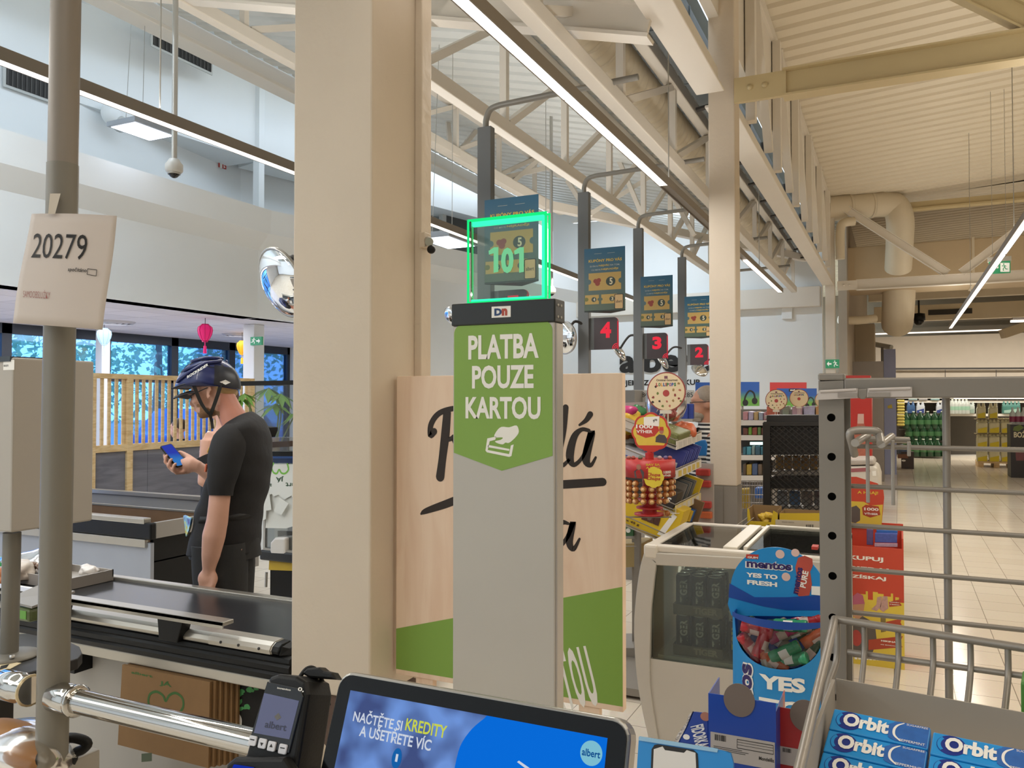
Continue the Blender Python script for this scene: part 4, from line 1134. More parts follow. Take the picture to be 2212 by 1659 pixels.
# grey cabinet on its post
m_cab=mat('cabinet_grey','aba59c',.5,.05,var=.03)
bx0=-2.41;c0=PX(24,1151,bx0);c1=PX(200,1130,bx0);ztop=PX(28,772,bx0).z
t=thing('control_cabinet','grey sheet metal cabinet on a post behind the thick pole, left edge','cabinet',(-2.5,c0.y+.1,.84))
q=MB();q.box((bx0-.34,c0.y,c0.z),(bx0,c1.y,ztop));q.build('case',m_cab,t,bev=.006)
q=MB();q.box((bx0-.345,c0.y-.004,ztop-.012),(bx0-.01,c0.y+.2,ztop+.004));q.build('top_strip',mat('strip_slate','39424a',.5),t)
fr=FYp(c0.y)
l0=fr.px(8,778);l1=fr.px(31,799)
q=MB();q.fbox(fr,l0[0],l1[1],l1[0],l0[1],0,.001);q.build('sticker',m_white,t)
q=MB();text_px(q,'001273',fr,9,788,19,792,.0016,.01);q.build('lettering',m_blackp,t)
pp_=PD(26,1150,2.58);pq=PD(20,1415,2.58)
q=MB();q.tube([pq,pp_],.026,18);q.build('post',m_steelg,t)
q=MB();q.lathe([(.085,0),(.085,.006),(.05,.012),(.028,.014)],pq-V((0,0,.004)),24);q.build('base_flange',m_steelg,t)
CT=pq.z-.006
for(dx,dy)in((.06,-.03),(-.05,-.05)):
    q=MB();q.lathe([(.008,.008),(.008,.016),(0,.017)],pq+V((dx,dy,0)),8);q.build('bolt',m_alu,t)
# black shelf under it
fz=FZp(CT)
out=[fz.px(x,y)for x,y in((-260,1390),(60,1368),(150,1386),(172,1396),(178,1410),(168,1422),(80,1448),(0,1470),(-240,1500))]
t=thing('packing_shelf','black packing shelf with rounded end under the grey cabinet','shelf',fz.at(out[4][0]-.2,out[4][1],-.84))
q=MB();q.prism(fz,out,-.035,0);q.build('top',mat('shelf_black','262422',.5),t,bev=.004)
q=MB();q.box(fz.at(out[4][0]-.45,out[4][1]-.02,-CT),fz.at(out[4][0]-.40,out[4][1]+.04,-.035));q.build('leg',m_dark,t)
o=MB();a=fz.px(0,1431);b_=fz.px(46,1436)
o.prism(fz,[fz.px(-20,1428),fz.px(46,1433),fz.px(16,1449),fz.px(-20,1462)],.0005,.002);tag(o.build('leaflet',mat('leaflet_cream','d9c9a4',.6)),'cream leaflet with dark print lying on the black packing shelf','leaflet')
o=MB();o.prism(fz,[fz.px(2,1440),fz.px(20,1436),fz.px(14,1444),fz.px(-2,1449)],.0022,.0026);tag(o.build('price_strip',m_blackp),'dark printed strip on the cream leaflet','print')

# ================================================================ conveyor of the near checkout
BYF,BYB,BX1=2.15,2.68,-1.83
m_belt=mat('belt_black','1c1d21',.28,var=.15,vs=3,spec=.9)
m_rail=mat('rail_alu','b3aea4',.3,.75,var=.04)
def conveyor(x0,x1):
    t=thing('checkout_conveyor','checkout conveyor with black belt, silver rails and black ribbed bumper, behind the chrome rail','conveyor',((x0+x1)/2,2.4,0))
    q=MB();q.box((x0,BYF+.03,.76),(x1,BYB-.02,.783));q.build('belt',m_belt,t)
    q=MB();q.box((x0,BYB-.02,.70),(x1+.2,BYB+.02,.798));q.build('back_rail',m_rail,t,bev=.004)
    prof=[(0.0,.775),(-.03,.777),(-.034,.79),(-.026,.803),(-.01,.812),(.03,.814),(.03,.775)]
    q=MB();q.prism(Fr((x0,BYF,0),(0,1,0),(0,0,1)),prof,0,x1-x0-.06);q.build('front_rail',m_rail,t)
    q=MB();q.prism(Fr((x1-.34,BYF-.002,0),(0,1,0),(0,0,1)),[(a*1.03,b_+(.002 if b_>.78 else 0))for a,b_ in prof],0,.275);q.build('rail_cover',mat('rail_cover','bcb6ab',.35,.55),t)
    for xx in(x1-.28,x1-.2,x1-.11):
        q=MB();q.lathe([(.005,0),(.005,.003),(0,.003)],(xx,BYF-.036,.792),8,(0,-1,.3));q.build('rivet',m_dark,t)
    q=MB();q.prism(Fr((x1-.06,BYF,0),(0,1,0),(0,0,1)),prof,0,.03);q.hexa([(x1-.03,BYF-.034,.775),(x1+.0,BYF-.01,.775),(x1,BYF+.03,.775),(x1-.03,BYF+.03,.775),(x1-.03,BYF-.02,.805),(x1-.01,BYF-.0,.795),(x1-.01,BYF+.03,.8),(x1-.03,BYF+.03,.812)]);q.build('end_cap',m_black,t,bev=.004)
    q=MB();q.prism(Fr((x0,BYF,0),(0,1,0),(0,0,1)),[(-.01,.775),(-.036,.772),(-.04,.76),(-.034,.752),(-.04,.744),(-.04,.728),(-.034,.722),(-.04,.714),(-.036,.696),(-.01,.694)],0,x1-x0+.02);q.build('bumper',m_black,t)
    q=MB();q.box((x0,BYF-.03,.655),(x1,BYF+.0,.694));q.build('lower_rail',m_rail,t,bev=.004)
    q=MB();q.box((x0,BYF+.10,.05),(x1-.05,BYF+.14,.77));q.box((x0,BYB-.06,.05),(x1-.05,BYB-.03,.77));q.box((x0+.02,BYF+.14,.05),(x0+.06,BYB-.06,.77));q.build('side_panel',mat('panel_pale','a8a39b',.5),t,bev=.003)
    q=MB();q.box((x0,BYF+.14,.0),(x1-.08,BYB-.08,.05));q.build('plinth',m_dark,t)
    # divider rail
    pe=PY(492,1345,BYF-.04);q=MB();q.box((x0,BYF-.062,pe.z-.008),(pe.x,BYF-.012,pe.z+.006));q.box((x0,BYF-.062,pe.z-.018),(pe.x,BYF-.058,pe.z+.006));q.build('divider_rail',m_rail,t,bev=.002)
    for px in(372,120):
        pm=PY(px,1360,BYF-.04);q=MB();q.hexa([(pm.x-.05,BYF-.055,.77),(pm.x+.04,BYF-.055,.77),(pm.x+.04,BYF-.01,.77),(pm.x-.05,BYF-.01,.77),(pm.x-.06,BYF-.055,pe.z-.008),(pm.x+.07,BYF-.055,pe.z-.008),(pm.x+.07,BYF-.01,pe.z-.008),(pm.x-.06,BYF-.01,pe.z-.008)]);q.build('rail_bracket',m_black,t,bev=.004)
    q=MB();q.box((-3.02,BYF+.02,.55),(-2.93,BYF+.1,.66));q.build('under_bracket',m_black,t)
    return t
conveyor(-4.3,BX1)
# tray with packed groceries at the belt's far left
fz=FZp(.785)
tp_=[fz.px(x,y)for x,y in((182,1262),(182,1238),(60,1238),(-40,1262),(-40,1300),(80,1280))]
tx1,ty0,ty1=fz.px(180,1268)[0],fz.px(150,1276)[1],BYB-.03
t=thing('grocery_tray','shallow pale tray at the left end of the black belt, holding packed bread','tray',(tx1-.4,(ty0+ty1)/2,.785))
q=MB();q.box((tx1-.75,ty0,.785),(tx1,ty1,.803));
for lo,hi in(((tx1-.75,ty0,.803),(tx1,ty0+.006,.835)),((tx1-.006,ty0,.803),(tx1,ty1,.835)),((tx1-.75,ty1-.006,.803),(tx1,ty1,.835))):q.box(lo,hi)
q.build('pan',mat('tray_pale','b5aea6',.4,.3),t)
m_bag=mat('clear_bag','e6dfd8',.18,var=.05,spec=.8)
m_film=clear_mat('film','f4f0ea',.1,.2)
def crumple(name,c,r,m,label,cat,seed,parent=None,amp=.35,n=26):
    rnd=random.Random(seed);ph=[(rnd.uniform(2,6),rnd.uniform(0,6.3),V((rnd.uniform(-1,1),rnd.uniform(-1,1),rnd.uniform(-1,1))))for _ in range(7)]
    def f(u,v):
        th,p=PI*v,2*PI*u;d=V((math.sin(th)*math.cos(p),math.sin(th)*math.sin(p),math.cos(th)))
        k=1+amp*sum(math.sin(a*d.dot(w)*1.6+b_)for a,b_,w in ph)/5
        return V(c)+V((d.x*r[0]*k,d.y*r[1]*k,max(-r[2]*.8,d.z*r[2]*k)))
    q=MB();q.grid(f,n,n//2,True,True)
    o=q.build(name,m,parent)
    if label:tag(o,label,cat)
    return o
tc=(tx1-.40,(ty0+ty1)/2)
t=thing('bread_bag','clear bag of brown bread rolls on the pale tray behind the thick pole','bag',(tc[0],tc[1],.803))
for k,(dx,dy)in enumerate(((-.05,0),(.06,.03),(.0,.1))):
    q=MB();q.ball((tc[0]+dx,tc[1]+dy,.84),(.06,.045,.036));q.build('roll',mat('crust','8a6547',.6,var=.3,vs=30),t)
crumple('bag',(tc[0],tc[1]+.02,.85),(.15,.12,.055),m_film,None,None,4,t)
crumple('plastic_bag',PY(40,1232,2.42),(.07,.06,.05),mat('frosted_bag','cfc4b8',.25),'crumpled frosted plastic bag on the pale tray, left of the thick pole','bag',9)
crumple('plastic_bag',PY(192,1232,2.6),(.05,.035,.025),m_bag,'crumpled clear plastic bag at the right tip of the pale tray','bag',5)
crumple('bread_pack',PY(3,1250,2.3),(.07,.06,.04),mat('bread_wrap','a9683f',.3,var=.4,vs=25),'brown bread pack at the left edge of the pale tray','bread',15)
crumple('vegetable_bag',PY(4,1222,2.6),(.06,.05,.04),mat('green_bag','2f8a4e',.3),'green wrapped pack at the left edge behind the cabinet post','pack',21)
o=MB();p=PY(66,1292,2.12);o.box((p.x-.28,2.10,p.z-.024),(p.x+.045,2.2,p.z+.012));tag(o.build('carton',m_black,bev=.002),'flat black carton between the cabinet post and the thick pole','box')
o=MB();o.box((p.x-.28,2.095,p.z+.0125),(p.x+.045,2.2,p.z+.016));tag(o.build('leaflet',m_white),'white sheet lying on the flat black carton','leaflet')
p=PY(60,1395,1.95)
t=thing('food_pack','green labelled food pack on the shelf left of the thick pole','pack',p)
q=MB();q.box((p.x-.10,1.93,CT),(p.x+.035,2.03,CT+.05));q.build('box',mat('pack_olive','56603a',.35,var=.3,vs=20),t,bev=.012)
q=MB();q.box((p.x-.06,1.928,CT+.012),(p.x+.02,1.93,CT+.042));q.build('label_band',mat('pack_green','5f9a3a',.4),t)
o=MB();pz=CT+.055;o.hexa([(p.x-.14,1.95,pz),(p.x+.05,1.93,pz),(p.x+.05,2.1,pz+.02),(p.x-.14,2.1,pz+.03),(p.x-.14,1.95,pz+.008),(p.x+.05,1.93,pz+.008),(p.x+.05,2.1,pz+.028),(p.x-.14,2.1,pz+.038)]);tag(o.build('magazine',mat('magazine_grey','8b8782',.5)),'grey magazine lying tilted on the green labelled pack','magazine')
p=PD(20,1610,1.9)
t=thing('bread_bag','brown loaf in a clear bag at the bottom left corner under the chrome rail','bag',p-V((0,0,.06)))
q=MB();q.grid(lambda u,v:p+V(((v-.5)*.26,math.cos(2*PI*u)*.06*math.sin(PI*min(1,max(.08,v*.92+.04)))**.4,math.sin(2*PI*u)*.055*math.sin(PI*min(1,max(.08,v*.92+.04)))**.4)),16,14,True,True);q.build('loaf',mat('loaf','a8763f',.55,var=.35,vs=14),t)
crumple('bag',p+V((.03,0,-.02)),(.16,.085,.075),m_film,None,None,8,t,.25)
o=MB();o.box((p.x-.5,p.y-.1,.3),(p.x+.05,p.y+.2,p.z-.075));tag(o.build('lower_cabinet',mat('base_pale','a19c94',.5),bev=.005),'pale base cabinet under the bagged loaf, bottom left','cabinet')
t=thing('trolley_handle','black padded hook behind the foot of the thick pole','handle',PD(170,1640,2.0))
q=MB();q.tube(smooth([tuple(PD(*a))for a in((120,1597,2.0),(160,1594,2.0),(188,1604,2.0),(180,1618,2.0),(160,1628,2.0),(152,1650,2.0),(120,1668,2.0),(40,1690,2.0))],5),.012,10);q.build('bar',m_black,t)
q=MB();q.tube([PD(158,1628,2.0),PD(165,1622,2.0)],.0135,10);q.build('tape_band',m_alu,t)
# brown paper bags hanging under the belt
BGY=BYF-.045
fr=FYp(BGY)
m_kr=mat('kraft_paper','8a6a45',.75,var=.12,vs=14)
a0,b0=fr.px(264,1447);a1,b1=fr.px(452,1660)
m_bagink=mat('bag_green','3f6b34',.7,var=0)
for k in range(6):
    x0_,x1_=a0+k*.011,a1+k*.012
    yk=BGY+k*.014
    t=thing('paper_bag',['front brown paper bag with green heart print hanging under the conveyor','second brown paper bag of the stack under the conveyor','third brown paper bag of the stack under the conveyor','fourth brown paper bag of the stack under the conveyor','fifth brown paper bag of the stack under the conveyor','rearmost brown paper bag of the stack under the conveyor'][k],'paper bag',((x0_+x1_)/2,yk,b1),'paper bags under the conveyor')
    q=MB();q.hexa([(x0_-.02,yk,b1),(x1_-.004,yk,b1),(x1_-.004,yk+.010,b1),(x0_-.02,yk+.010,b1),(x0_,yk,.653),(x1_,yk,.653),(x1_,yk+.01,.653),(x0_,yk+.01,.653)]);q.build('bag',m_kr,t)
    if k==0:
        q=MB();text_px(q,'JÁ',fr,345,1468,371,1487,.0008,.03)
        text_px(q,'albert',fr,284,1449,330,1464,.0008,.03)
        q.strokes(fr,[(*fr.px(x,y),.009)for x,y in((330,1535),(321,1518),(324,1500),(338,1494),(352,1502),(358,1514),(366,1502),(380,1497),(394,1508),(396,1526),(388,1540))],0,.0008);q.build('green_print',m_bagink,t)
        q=MB();q.ppx(fr,[(306,1628),(328,1626),(328,1644),(306,1646)],0,.0008);q.build('small_print',mat('bag_stamp','55604d',.7),t)
t=thing('leaf_print_bag','black bag with green leaf print behind the paper bags, left of the card terminal','bag',PY(520,1600,BYF+.06))
fr=FYp(BYF+.04);q=MB();pts=[(498,1478),(570,1470),(590,1560),(560,1600),(500,1620)];q.ppx(fr,pts,-.05,0);q.build('body',mat('black_cloth','171514',.8),t,bev=.01)
rnd=random.Random(3);q=MB()
for k in range(9):
    cx,cy=rnd.uniform(505,560),rnd.uniform(1480,1545);L=[(cx+rnd.uniform(3,9)*math.cos(a),cy+rnd.uniform(3,9)*math.sin(a))for a in[j*PI/4 for j in range(8)]];q.ppx(fr,L,.0002,.0008+.0001*k)
q.build('leaf_print',mat('leaf_green','4f9a5a',.7),t)
q=MB();q.strokes(fr,[(*fr.px(x,y),.012)for x,y in((512,1540),(520,1552),(519,1575))],0,.002);q.build('strap',m_white,t)

# ================================================================ second checkout behind the man
Y2=4.0;X2=PY(325,1140,Y2).x
m_pan2=mat('panel_blue_grey','9699a0',.5,var=.04)
t=thing('packing_counter','grey packing counter with open goods bins and black bumper behind the conveyor','counter',(X2-1.2,Y2+.5,0))
zb2=PY(325,1131,Y2).z
q=MB();q.box((X2-2.6,Y2,zb2-.115),(X2,Y2+.05,zb2));q.build('bumper',m_black,t,bev=.012,bs=3)
q=MB();q.box((X2-2.6,Y2-.004,zb2-.01),(X2-.06,Y2+.06,zb2+.03));q.build('top_rail',m_rail,t,bev=.008)
q=MB();q.box((X2-2.6,Y2-.003,zb2-.17),(X2-.05,Y2+.03,zb2-.115));q.build('lower_rail',m_rail,t,bev=.003)
q=MB();q.box((X2-2.6,Y2+.02,0),(X2-.02,Y2+.05,zb2-.14));q.build('front_panel',m_pan2,t,bev=.002)
Y3,Y4=Y2+.42,Y2+1.0;zr2=.80
q=MB();q.box((X2-.03,Y2+.05,zb2-.11),(X2,Y4,zb2-.0));q.build('side_panel',mat('panel_warm','9a958e',.5,.2),t,bev=.002)
q=MB();q.box((X2-2.6,Y3,.5),(X2-.03,Y3+.015,zr2));q.build('bin_divider',mat('bin_board','6e5133',.6,var=.15,vs=9),t)
q=MB();q.box((X2-2.6,Y2+.05,.5),(X2-.03,Y4,.51));q.build('bin_floor',mat('bin_floor','6a6058',.6),t)
q=MB();q.box((X2-2.6,Y4,.3),(X2,Y4+.05,zr2));q.build('back_board',mat('bin_grey','86837f',.5),t)
q=MB();q.box((X2-2.6,Y3-.005,zr2),(X2-.02,Y3+.02,zr2+.012));q.box((X2-2.4,Y4-.02,zr2),(X2+.02,Y4+.05,zr2+.03));q.hexa([(X2-2.45,Y3,zr2),(X2-2.3,Y4,zr2),(X2-2.33,Y4,zr2),(X2-2.48,Y3,zr2),(X2-2.45,Y3,zr2+.012),(X2-2.3,Y4,zr2+.012),(X2-2.33,Y4,zr2+.012),(X2-2.48,Y3,zr2+.012)]);q.build('edge_rail',m_rail,t)
q=MB();q.box((X2-.35,Y2+.3,0),(X2-.3,Y4,.6));q.build('inner_leg',m_black,t)
q=MB();q.box((X2-.06,Y2+.05,0),(X2-.03,Y4,zb2-.11));q.build('inner_panel',m_black,t)  # black sheet standing in for the shade of the open space below
# cashier counter with bag holder, glass screen
YC=3.78;fr=FYp(YC)
t=thing('cashier_counter','black cashier counter with clear screen and yellow notice, right of the helmeted man','counter',(-2.6,YC+.2,0))
zc0,zc1=fr.px(600,1214)[1],fr.px(600,1192)[1];xc0=fr.px(560,1200)[0]
q=MB();q.box((xc0,YC,zc0),(xc0+.9,YC+.6,zc1));q.build('top',mat('counter_black','22252a',.35),t,bev=.01)
q=MB();q.box((xc0+.02,YC+.01,zc1),(xc0+.9,YC+.03,zc1+.012));q.build('edge_strip',m_alu,t)
q=MB();q.box((xc0+.05,YC+.04,0),(xc0+.9,YC+.6,zc0));q.build('body',m_black,t)
q=MB();q.ppx(fr.off(-.03),[(582,1208),(634,1208),(634,1233),(581,1231)],0,.002);q.build('notice',mat('notice_yellow','b99b2a',.5,var=.08),t)
q=MB();q.tube([fr.w(568,1238,-.03),fr.w(567,1270,-.03)],.008,8);q.build('lever',m_alu,t)
fg=fr.off(-.04)
q=MB();q.ppx(fg,[(575,990),(640,990),(640,1193),(573,1193)],0,.006);q.build('screen_sheet',clear_mat('counter_glass','c9cfd2',.3),t)
q=MB();q.ppx(fg,[(555,975),(640,975),(640,985),(555,985)],-.02,.02);q.build('top_bar',m_black,t)
q=MB();q.ppx(fg,[(575,985),(640,985),(640,1000),(575,1000)],0,.004);q.build('blue_strip',mat('strip_blue','2d5fae',.4),t)
q=MB();q.ppx(fg,[(572,990),(577,990),(575,1195),(571,1195)],-.01,.01);q.build('screen_post',m_alu,t)
q=MB();q.ppx(fg,[(585,1150),(640,1152),(640,1170),(585,1168)],-.08,-.06);q.build('card_holder',mat('holder_grey','55585c',.5),t)
# thin carrier bags
m_thin=mat('thin_plastic','d3d4ce',.35,var=.05)
def carrier(label,outl,c,seed,prints=None):
    t=thing('carrier_bag',label,'carrier bag',fg.w(*outl[-1]),'carrier bags on the holder')
    P=[fg.px(x,y)for x,y in outl];xs=[a for a,_ in P];ys_=[b_ for _,b_ in P];rnd=random.Random(seed)
    q=MB();q.prism(fg,P,c,c+.002);o=q.build('bag',m_thin,t);return t
t=carrier('white thin carrier bag with green heart hanging upside down on the holder',[(577,1002),(640,1002),(640,1080),(634,1070),(620,1078),(606,1068),(596,1072),(592,1066),(576,1075),(574,1040)],.018,1)
q=MB();q.strokes(fg,[(*fg.px(x,y),.011)for x,y in((596,1000),(592,1010),(596,1020),(603,1022),(608,1014),(613,1021),(621,1022),(628,1014),(626,1002))],.02,.0206);q.build('heart_print',mat('heart_green','6fae3f',.5),t)
q=MB();put_text
a0,b0=fg.px(601,1041);a1,b1=fg.px(618,1028)
vs,fs_,asp=glyphs('JÁ',.03)
q=MB();q.raw([fg.at(a1-p[0]*(a1-a0),b1-p[1]*(b1-b0),.0208)for p in vs],fs_)
for s,x0_,x1_ in(('albert',622,664),('albert',570,592)):
    vs,fs_,asp=glyphs(s,.02);a0,b0=fg.px(x0_,1052);a1,b1=fg.px(x1_,1044);
    if s and x1_>640:vs2=[(p[0],p[1])for p in vs];keep=True
    q.raw([fg.at(a1-p[0]*(a1-a0),b1-p[1]*(b1-b0),.0208)for p in vs],fs_)
q.build('lettering',mat('print_darkgreen','2c4a30',.5,var=0),t)
carrier('white thin carrier bag with torn handles at the left of the holder',[(572,1062),(590,1066),(594,1100),(583,1102),(582,1120),(572,1124),(560,1118),(557,1090),(564,1070)],.03,2)
carrier('narrow white bag handle strip hanging tilted on the holder',[(612,1074),(632,1086),(617,1111),(600,1102)],.034,3)
carrier('greenish thin carrier bag behind the others, hanging lowest on the holder',[(580,1060),(640,1060),(640,1135),(620,1141),(576,1140)],.008,4)
o=MB();fq=FYp(YC+.12);P=[fq.px(x,y)for x,y in((612,1192),(613,1165),(622,1155),(645,1155),(645,1192))];o.prism(fq,P,0,.12);tag(o.build('receipt_printer',mat('printer_white','c9c5bf',.4),bev=.012),'white receipt printer on the black cashier counter','printer')
t=thing('screen_rail','black rail of the clear barrier behind the helmet','rail',PD(570,828,5.0))
q=MB();q.bar(PD(505,829,5.0),PD(660,826,5.0),.03,.028);q.build('bar',m_black,t)
q=MB();fb=FD(600,900,5.0);q.ppx(fb,[(552,832),(650,831),(650,975),(552,975)],0,.006);q.build('pane',clear_mat('barrier_glass','f2f6f8',.15),t)
t=thing('receipt_display','small black customer display behind the man\'s shoulder','display',PD(582,935,4.6))
fb=FD(582,935,4.78);q=MB();q.ppx(fb,[(562,920),(588,923),(588,930),(582,945),(562,942)],-.05,.02);q.build('head',m_black,t,bev=.004);q=MB();q.box(fb.w(568,974)-V((.01,.01,0)),fb.w(568,940)+V((.01,.01,0)));q.build('neck',m_black,t)
t=thing('snack_box','clear box of brown snack bars above the bag holder','box',PD(605,970,4.7))
fb=FD(605,965,4.78);q=MB();q.ppx(fb,[(583,945),(628,945),(624,975),(585,975)],-.08,0);q.build('box',m_film,t);q=MB();q.ppx(fb,[(584,955),(620,953),(622,965),(585,967)],-.07,-.01);q.build('bars',mat('bar_brown','4a3328',.5,var=.4,vs=30),t)

# ================================================================ cafe: slatted fence, lanterns, plants, outside
FX_=-7.2
m_pine=wood_mat('pine','c9a877','dcc294',(2,2,9),.55,3)
y0,y1=5.15,PX(546,900,-7.2).y
ft0,ft1=PX(202,806,FX_).z,PX(202,971,FX_).z
t=thing('slat_fence','pine slatted partition with dark grey boards below, in front of the cafe windows','partition',(FX_,7,0))
q=MB();q.box((FX_-.03,y0,ft0-.05),(FX_+.03,y1,ft0));q.box((FX_-.035,y0,ft1-.035),(FX_+.035,y1,ft1+.035));q.build('rail',m_pine,t,bev=.003)
q=MB();y=y0+.02
while y<y1:q.box((FX_-.008,y,ft1),(FX_+.008,y+.034,ft0-.02));y+=.083
q.build('slats',m_pine,t)
for px in(277,196,541):
    p=PX(px,900,FX_)
    q=MB();q.box((FX_-.03,p.y-.04,0),(FX_+.04,p.y+.03,ft0-.01));q.build('post',m_pine,t,bev=.003)
q=MB()
yy=y0
while yy<y1:q.box((FX_-.015,yy,.02),(FX_+.012,min(y1,yy+1.0)-.004,ft1-.035));yy+=1.0
q.build('boards',wood_mat('grey_boards','62626c','777780',(1,.5,4),.7,3),t)
def lantern(px,py,d,w,h,hx,label):
    p=PD(px,py,d);t=thing('paper_lantern',label,'lantern',p-V((0,0,h*.5)))
    prof=[(w*.18,-h*.5),(w*.30,-h*.36),(w*.44,-h*.1),(w*.5,h*.15),(w*.46,h*.34),(w*.28,h*.46),(w*.24,h*.5)]
    q=MB();q.lathe([(r*(1.0),z)for r,z in prof],p,16);q.build('shade',mat('lantern_'+hx,hx,.6,var=0,emit=hx,es=.55),t)
    q=MB()
    for k in range(8):
        a=k*PI/4;q.tube([p+V((r*1.02*math.cos(a),r*1.02*math.sin(a),z))for r,z in prof],.004,5)
    q.lathe([(w*.2,-h*.56),(w*.2,-h*.48),(0,-h*.47)],p,10);q.lathe([(w*.26,h*.49),(w*.26,h*.54),(0,h*.55)],p,10);q.build('ribs',mat('lantern_rib_'+hx,hx,.5),t)
    q=MB();q.tube([p+V((0,0,h*.55)),V((p.x,p.y,CZ))],.004,5);q.build('cord',m_dark,t)
    q=MB();q.tube([p-V((0,0,h*.56)),p-V((0,0,h*.8))],.006,6);q.tube([p-V((0,0,h*.8)),p-V((0,0,h*1.25))],[.018,.022],8);q.build('tassel',mat('lantern_'+hx,hx),t)
lantern(443,719,10.4,.18,.21,'d61f6e','pink lantern hanging from the cafe ceiling above the helmet')
lantern(523,751,12.6,.16,.20,'e8a81c','yellow lantern hanging from the cafe ceiling behind the helmet')
lantern(225,727,11.0,.18,.21,'b8dcf2','pale blue lantern hanging over the cafe right of the paper sheet')
def leafy(name,label,base,stems,lf,seed,m):
    rnd=random.Random(seed);t=thing(name,label,'plant',base)
    q=MB();L=MB()
    for(x,y)in stems:
        tip=PD(x,y,lf);q.tube(smooth([tuple(base),tuple(base.lerp(tip,.55)+V((rnd.uniform(-.08,.08),rnd.uniform(-.08,.08),.1))),tuple(tip)],5),.008,6)
        for k in range(8):
            a=k*PI/4+rnd.uniform(-.2,.2);d=V((math.cos(a),math.sin(a),-.55+rnd.uniform(-.3,.2))).normalized();s=d.cross(V((0,0,1))).normalized()
            ln=rnd.uniform(.16,.26);b0=tip
            L.face([b0,b0+d*ln*.5+s*.035,b0+d*ln+V((0,0,-.03)),b0+d*ln*.5-s*.035])
    q.build('stems',mat('stem','6b7a4a',.6),t);L.build('leaves',m,t)
    q=MB();q.lathe([(.11,-.25),(.15,0),(.14,.0),(.13,-.03),(0,-.03)],base,16);q.build('pot',m_wallw,t)
    return t
m_leaf=mat('plant_leaf','7fa94c',.45,var=.25,vs=8)
pb1=PD(592,985,8.6);leafy('umbrella_plant','tall leafy plant behind the clear barrier in front of the cafe window',pb1,[(580,838),(607,850),(595,872),(640,890)],8.6,2,m_leaf)
pb2=PD(540,960,9.4);leafy('umbrella_plant','small leafy plant behind the man\'s neck by the pine slats',pb2,[(520,858),(528,850)],9.4,6,m_leaf)
for i,(b_,lab)in enumerate(((pb1,'narrow pedestal under the tall leafy plant'),(pb2,'narrow pedestal under the small leafy plant'))):
    q=MB();q.box((b_.x-.1,b_.y-.1,0),(b_.x+.1,b_.y+.1,b_.z-.25));tag(q.build('plant_pedestal',m_wallw),lab,'pedestal')
# trees and cars outside the tinted windows
def leaf_mat():
    if 'tree_leaf' in _M:return _M['tree_leaf']
    m=mat('tree_leaf','9dbb98',.5,var=.35,vs=4);nt=m.node_tree;b_=nt.nodes['Principled BSDF'];o=nt.nodes['Material Output']
    tr=nt.nodes.new('ShaderNodeBsdfTranslucent');tr.inputs[0].default_value=lin('b4d4a4');mx=nt.nodes.new('ShaderNodeMixShader');mx.inputs[0].default_value=.5
    nt.links.new(b_.outputs[0],mx.inputs[1]);nt.links.new(tr.outputs[0],mx.inputs[2]);nt.links.new(mx.outputs[0],o.inputs[0]);return m
def tree(x,y,h,r,seed,label):
    rnd=random.Random(seed);t=thing('leafy_tree',label,'tree',(x,y,0),'trees outside the cafe')
    q=MB();q.tube([(x,y,0),(x+.1,y,h*.35),(x,y+.1,h*.6)],[.16,.12,.07],8);q.build('trunk',mat('bark','6b5a48',.9),t)
    q=MB()
    for k in range(1500):
        th=math.acos(rnd.uniform(-1,1));ph=rnd.uniform(0,2*PI);rr=r*rnd.uniform(.35,1)**.5
        c=V((x+rr*math.sin(th)*math.cos(ph),y+rr*math.sin(th)*math.sin(ph),h*.55+rr*1.15*math.cos(th)))
        if c.z<.5:continue
        a=V((rnd.uniform(-1,1),rnd.uniform(-1,1),rnd.uniform(-1,1))).normalized();b_=a.cross(V((rnd.uniform(-1,1),rnd.uniform(-1,1),1))).normalized();s=rnd.uniform(.07,.15)
        q.face([c-a*s,c+b_*s*.6,c+a*s,c-b_*s*.6])
    q.build('crown',leaf_mat(),t)
tl_=['leftmost leafy tree outside the cafe windows','leafy tree outside the pane beside the white lantern','leafy tree outside the pane left of the pink lantern','leafy tree outside behind the pink lantern','leafy tree outside behind the yellow lantern','rightmost leafy tree outside behind the leafy plants']
for k,(x,y)in enumerate(((-17.5,4.2),(-18.5,7.0),(-18,10),(-19,13.2),(-19,16.5),(-20,20))):tree(x,y,6.0,2.3,40+k,tl_[k])
def car(px,py,d,hx,label,rot):
    p=PD(px,py,d);p.z=0
    t=thing('parked_car',label,'car',(0,0,0));f=Fr((0,-.85,0),(1,0,0),(0,0,1))
    q=MB();prof=[(-2.1,.3),(2.1,.3),(2.15,.7),(1.9,.85),(1.2,.95),(.6,1.42),(-1.1,1.45),(-1.7,1.0),(-2.1,.9)];q.prism(f,prof,-1.7,0);q.build('body',mat('car_'+hx,hx,.25,.2,coat=.6),t,bev=.06,bs=3)
    q=MB();q.prism(f,[(-1.5,1.02),(1.02,1.0),(.52,1.36),(-1.05,1.38)],.0,.012);q.build('side_window',mat('car_glass','2b3a44',.08),t)
    for x in(-1.3,1.3):
        for yy in(-.86,.72):q=MB();q.lathe([(.18,0),(.31,.01),(.32,.06),(.32,.14),(0,.14)],(x,yy,.32),18,(0,1,0));q.build('wheel',m_black,t)
    t.location=p;t.rotation_euler=(0,0,rot)
car(470,960,19,'2d5fae','blue car parked outside beyond the pine slats',PI/2+.2)
car(600,950,30,'b9c4d0','pale car parked outside beyond the leafy plants',PI/2+.3)
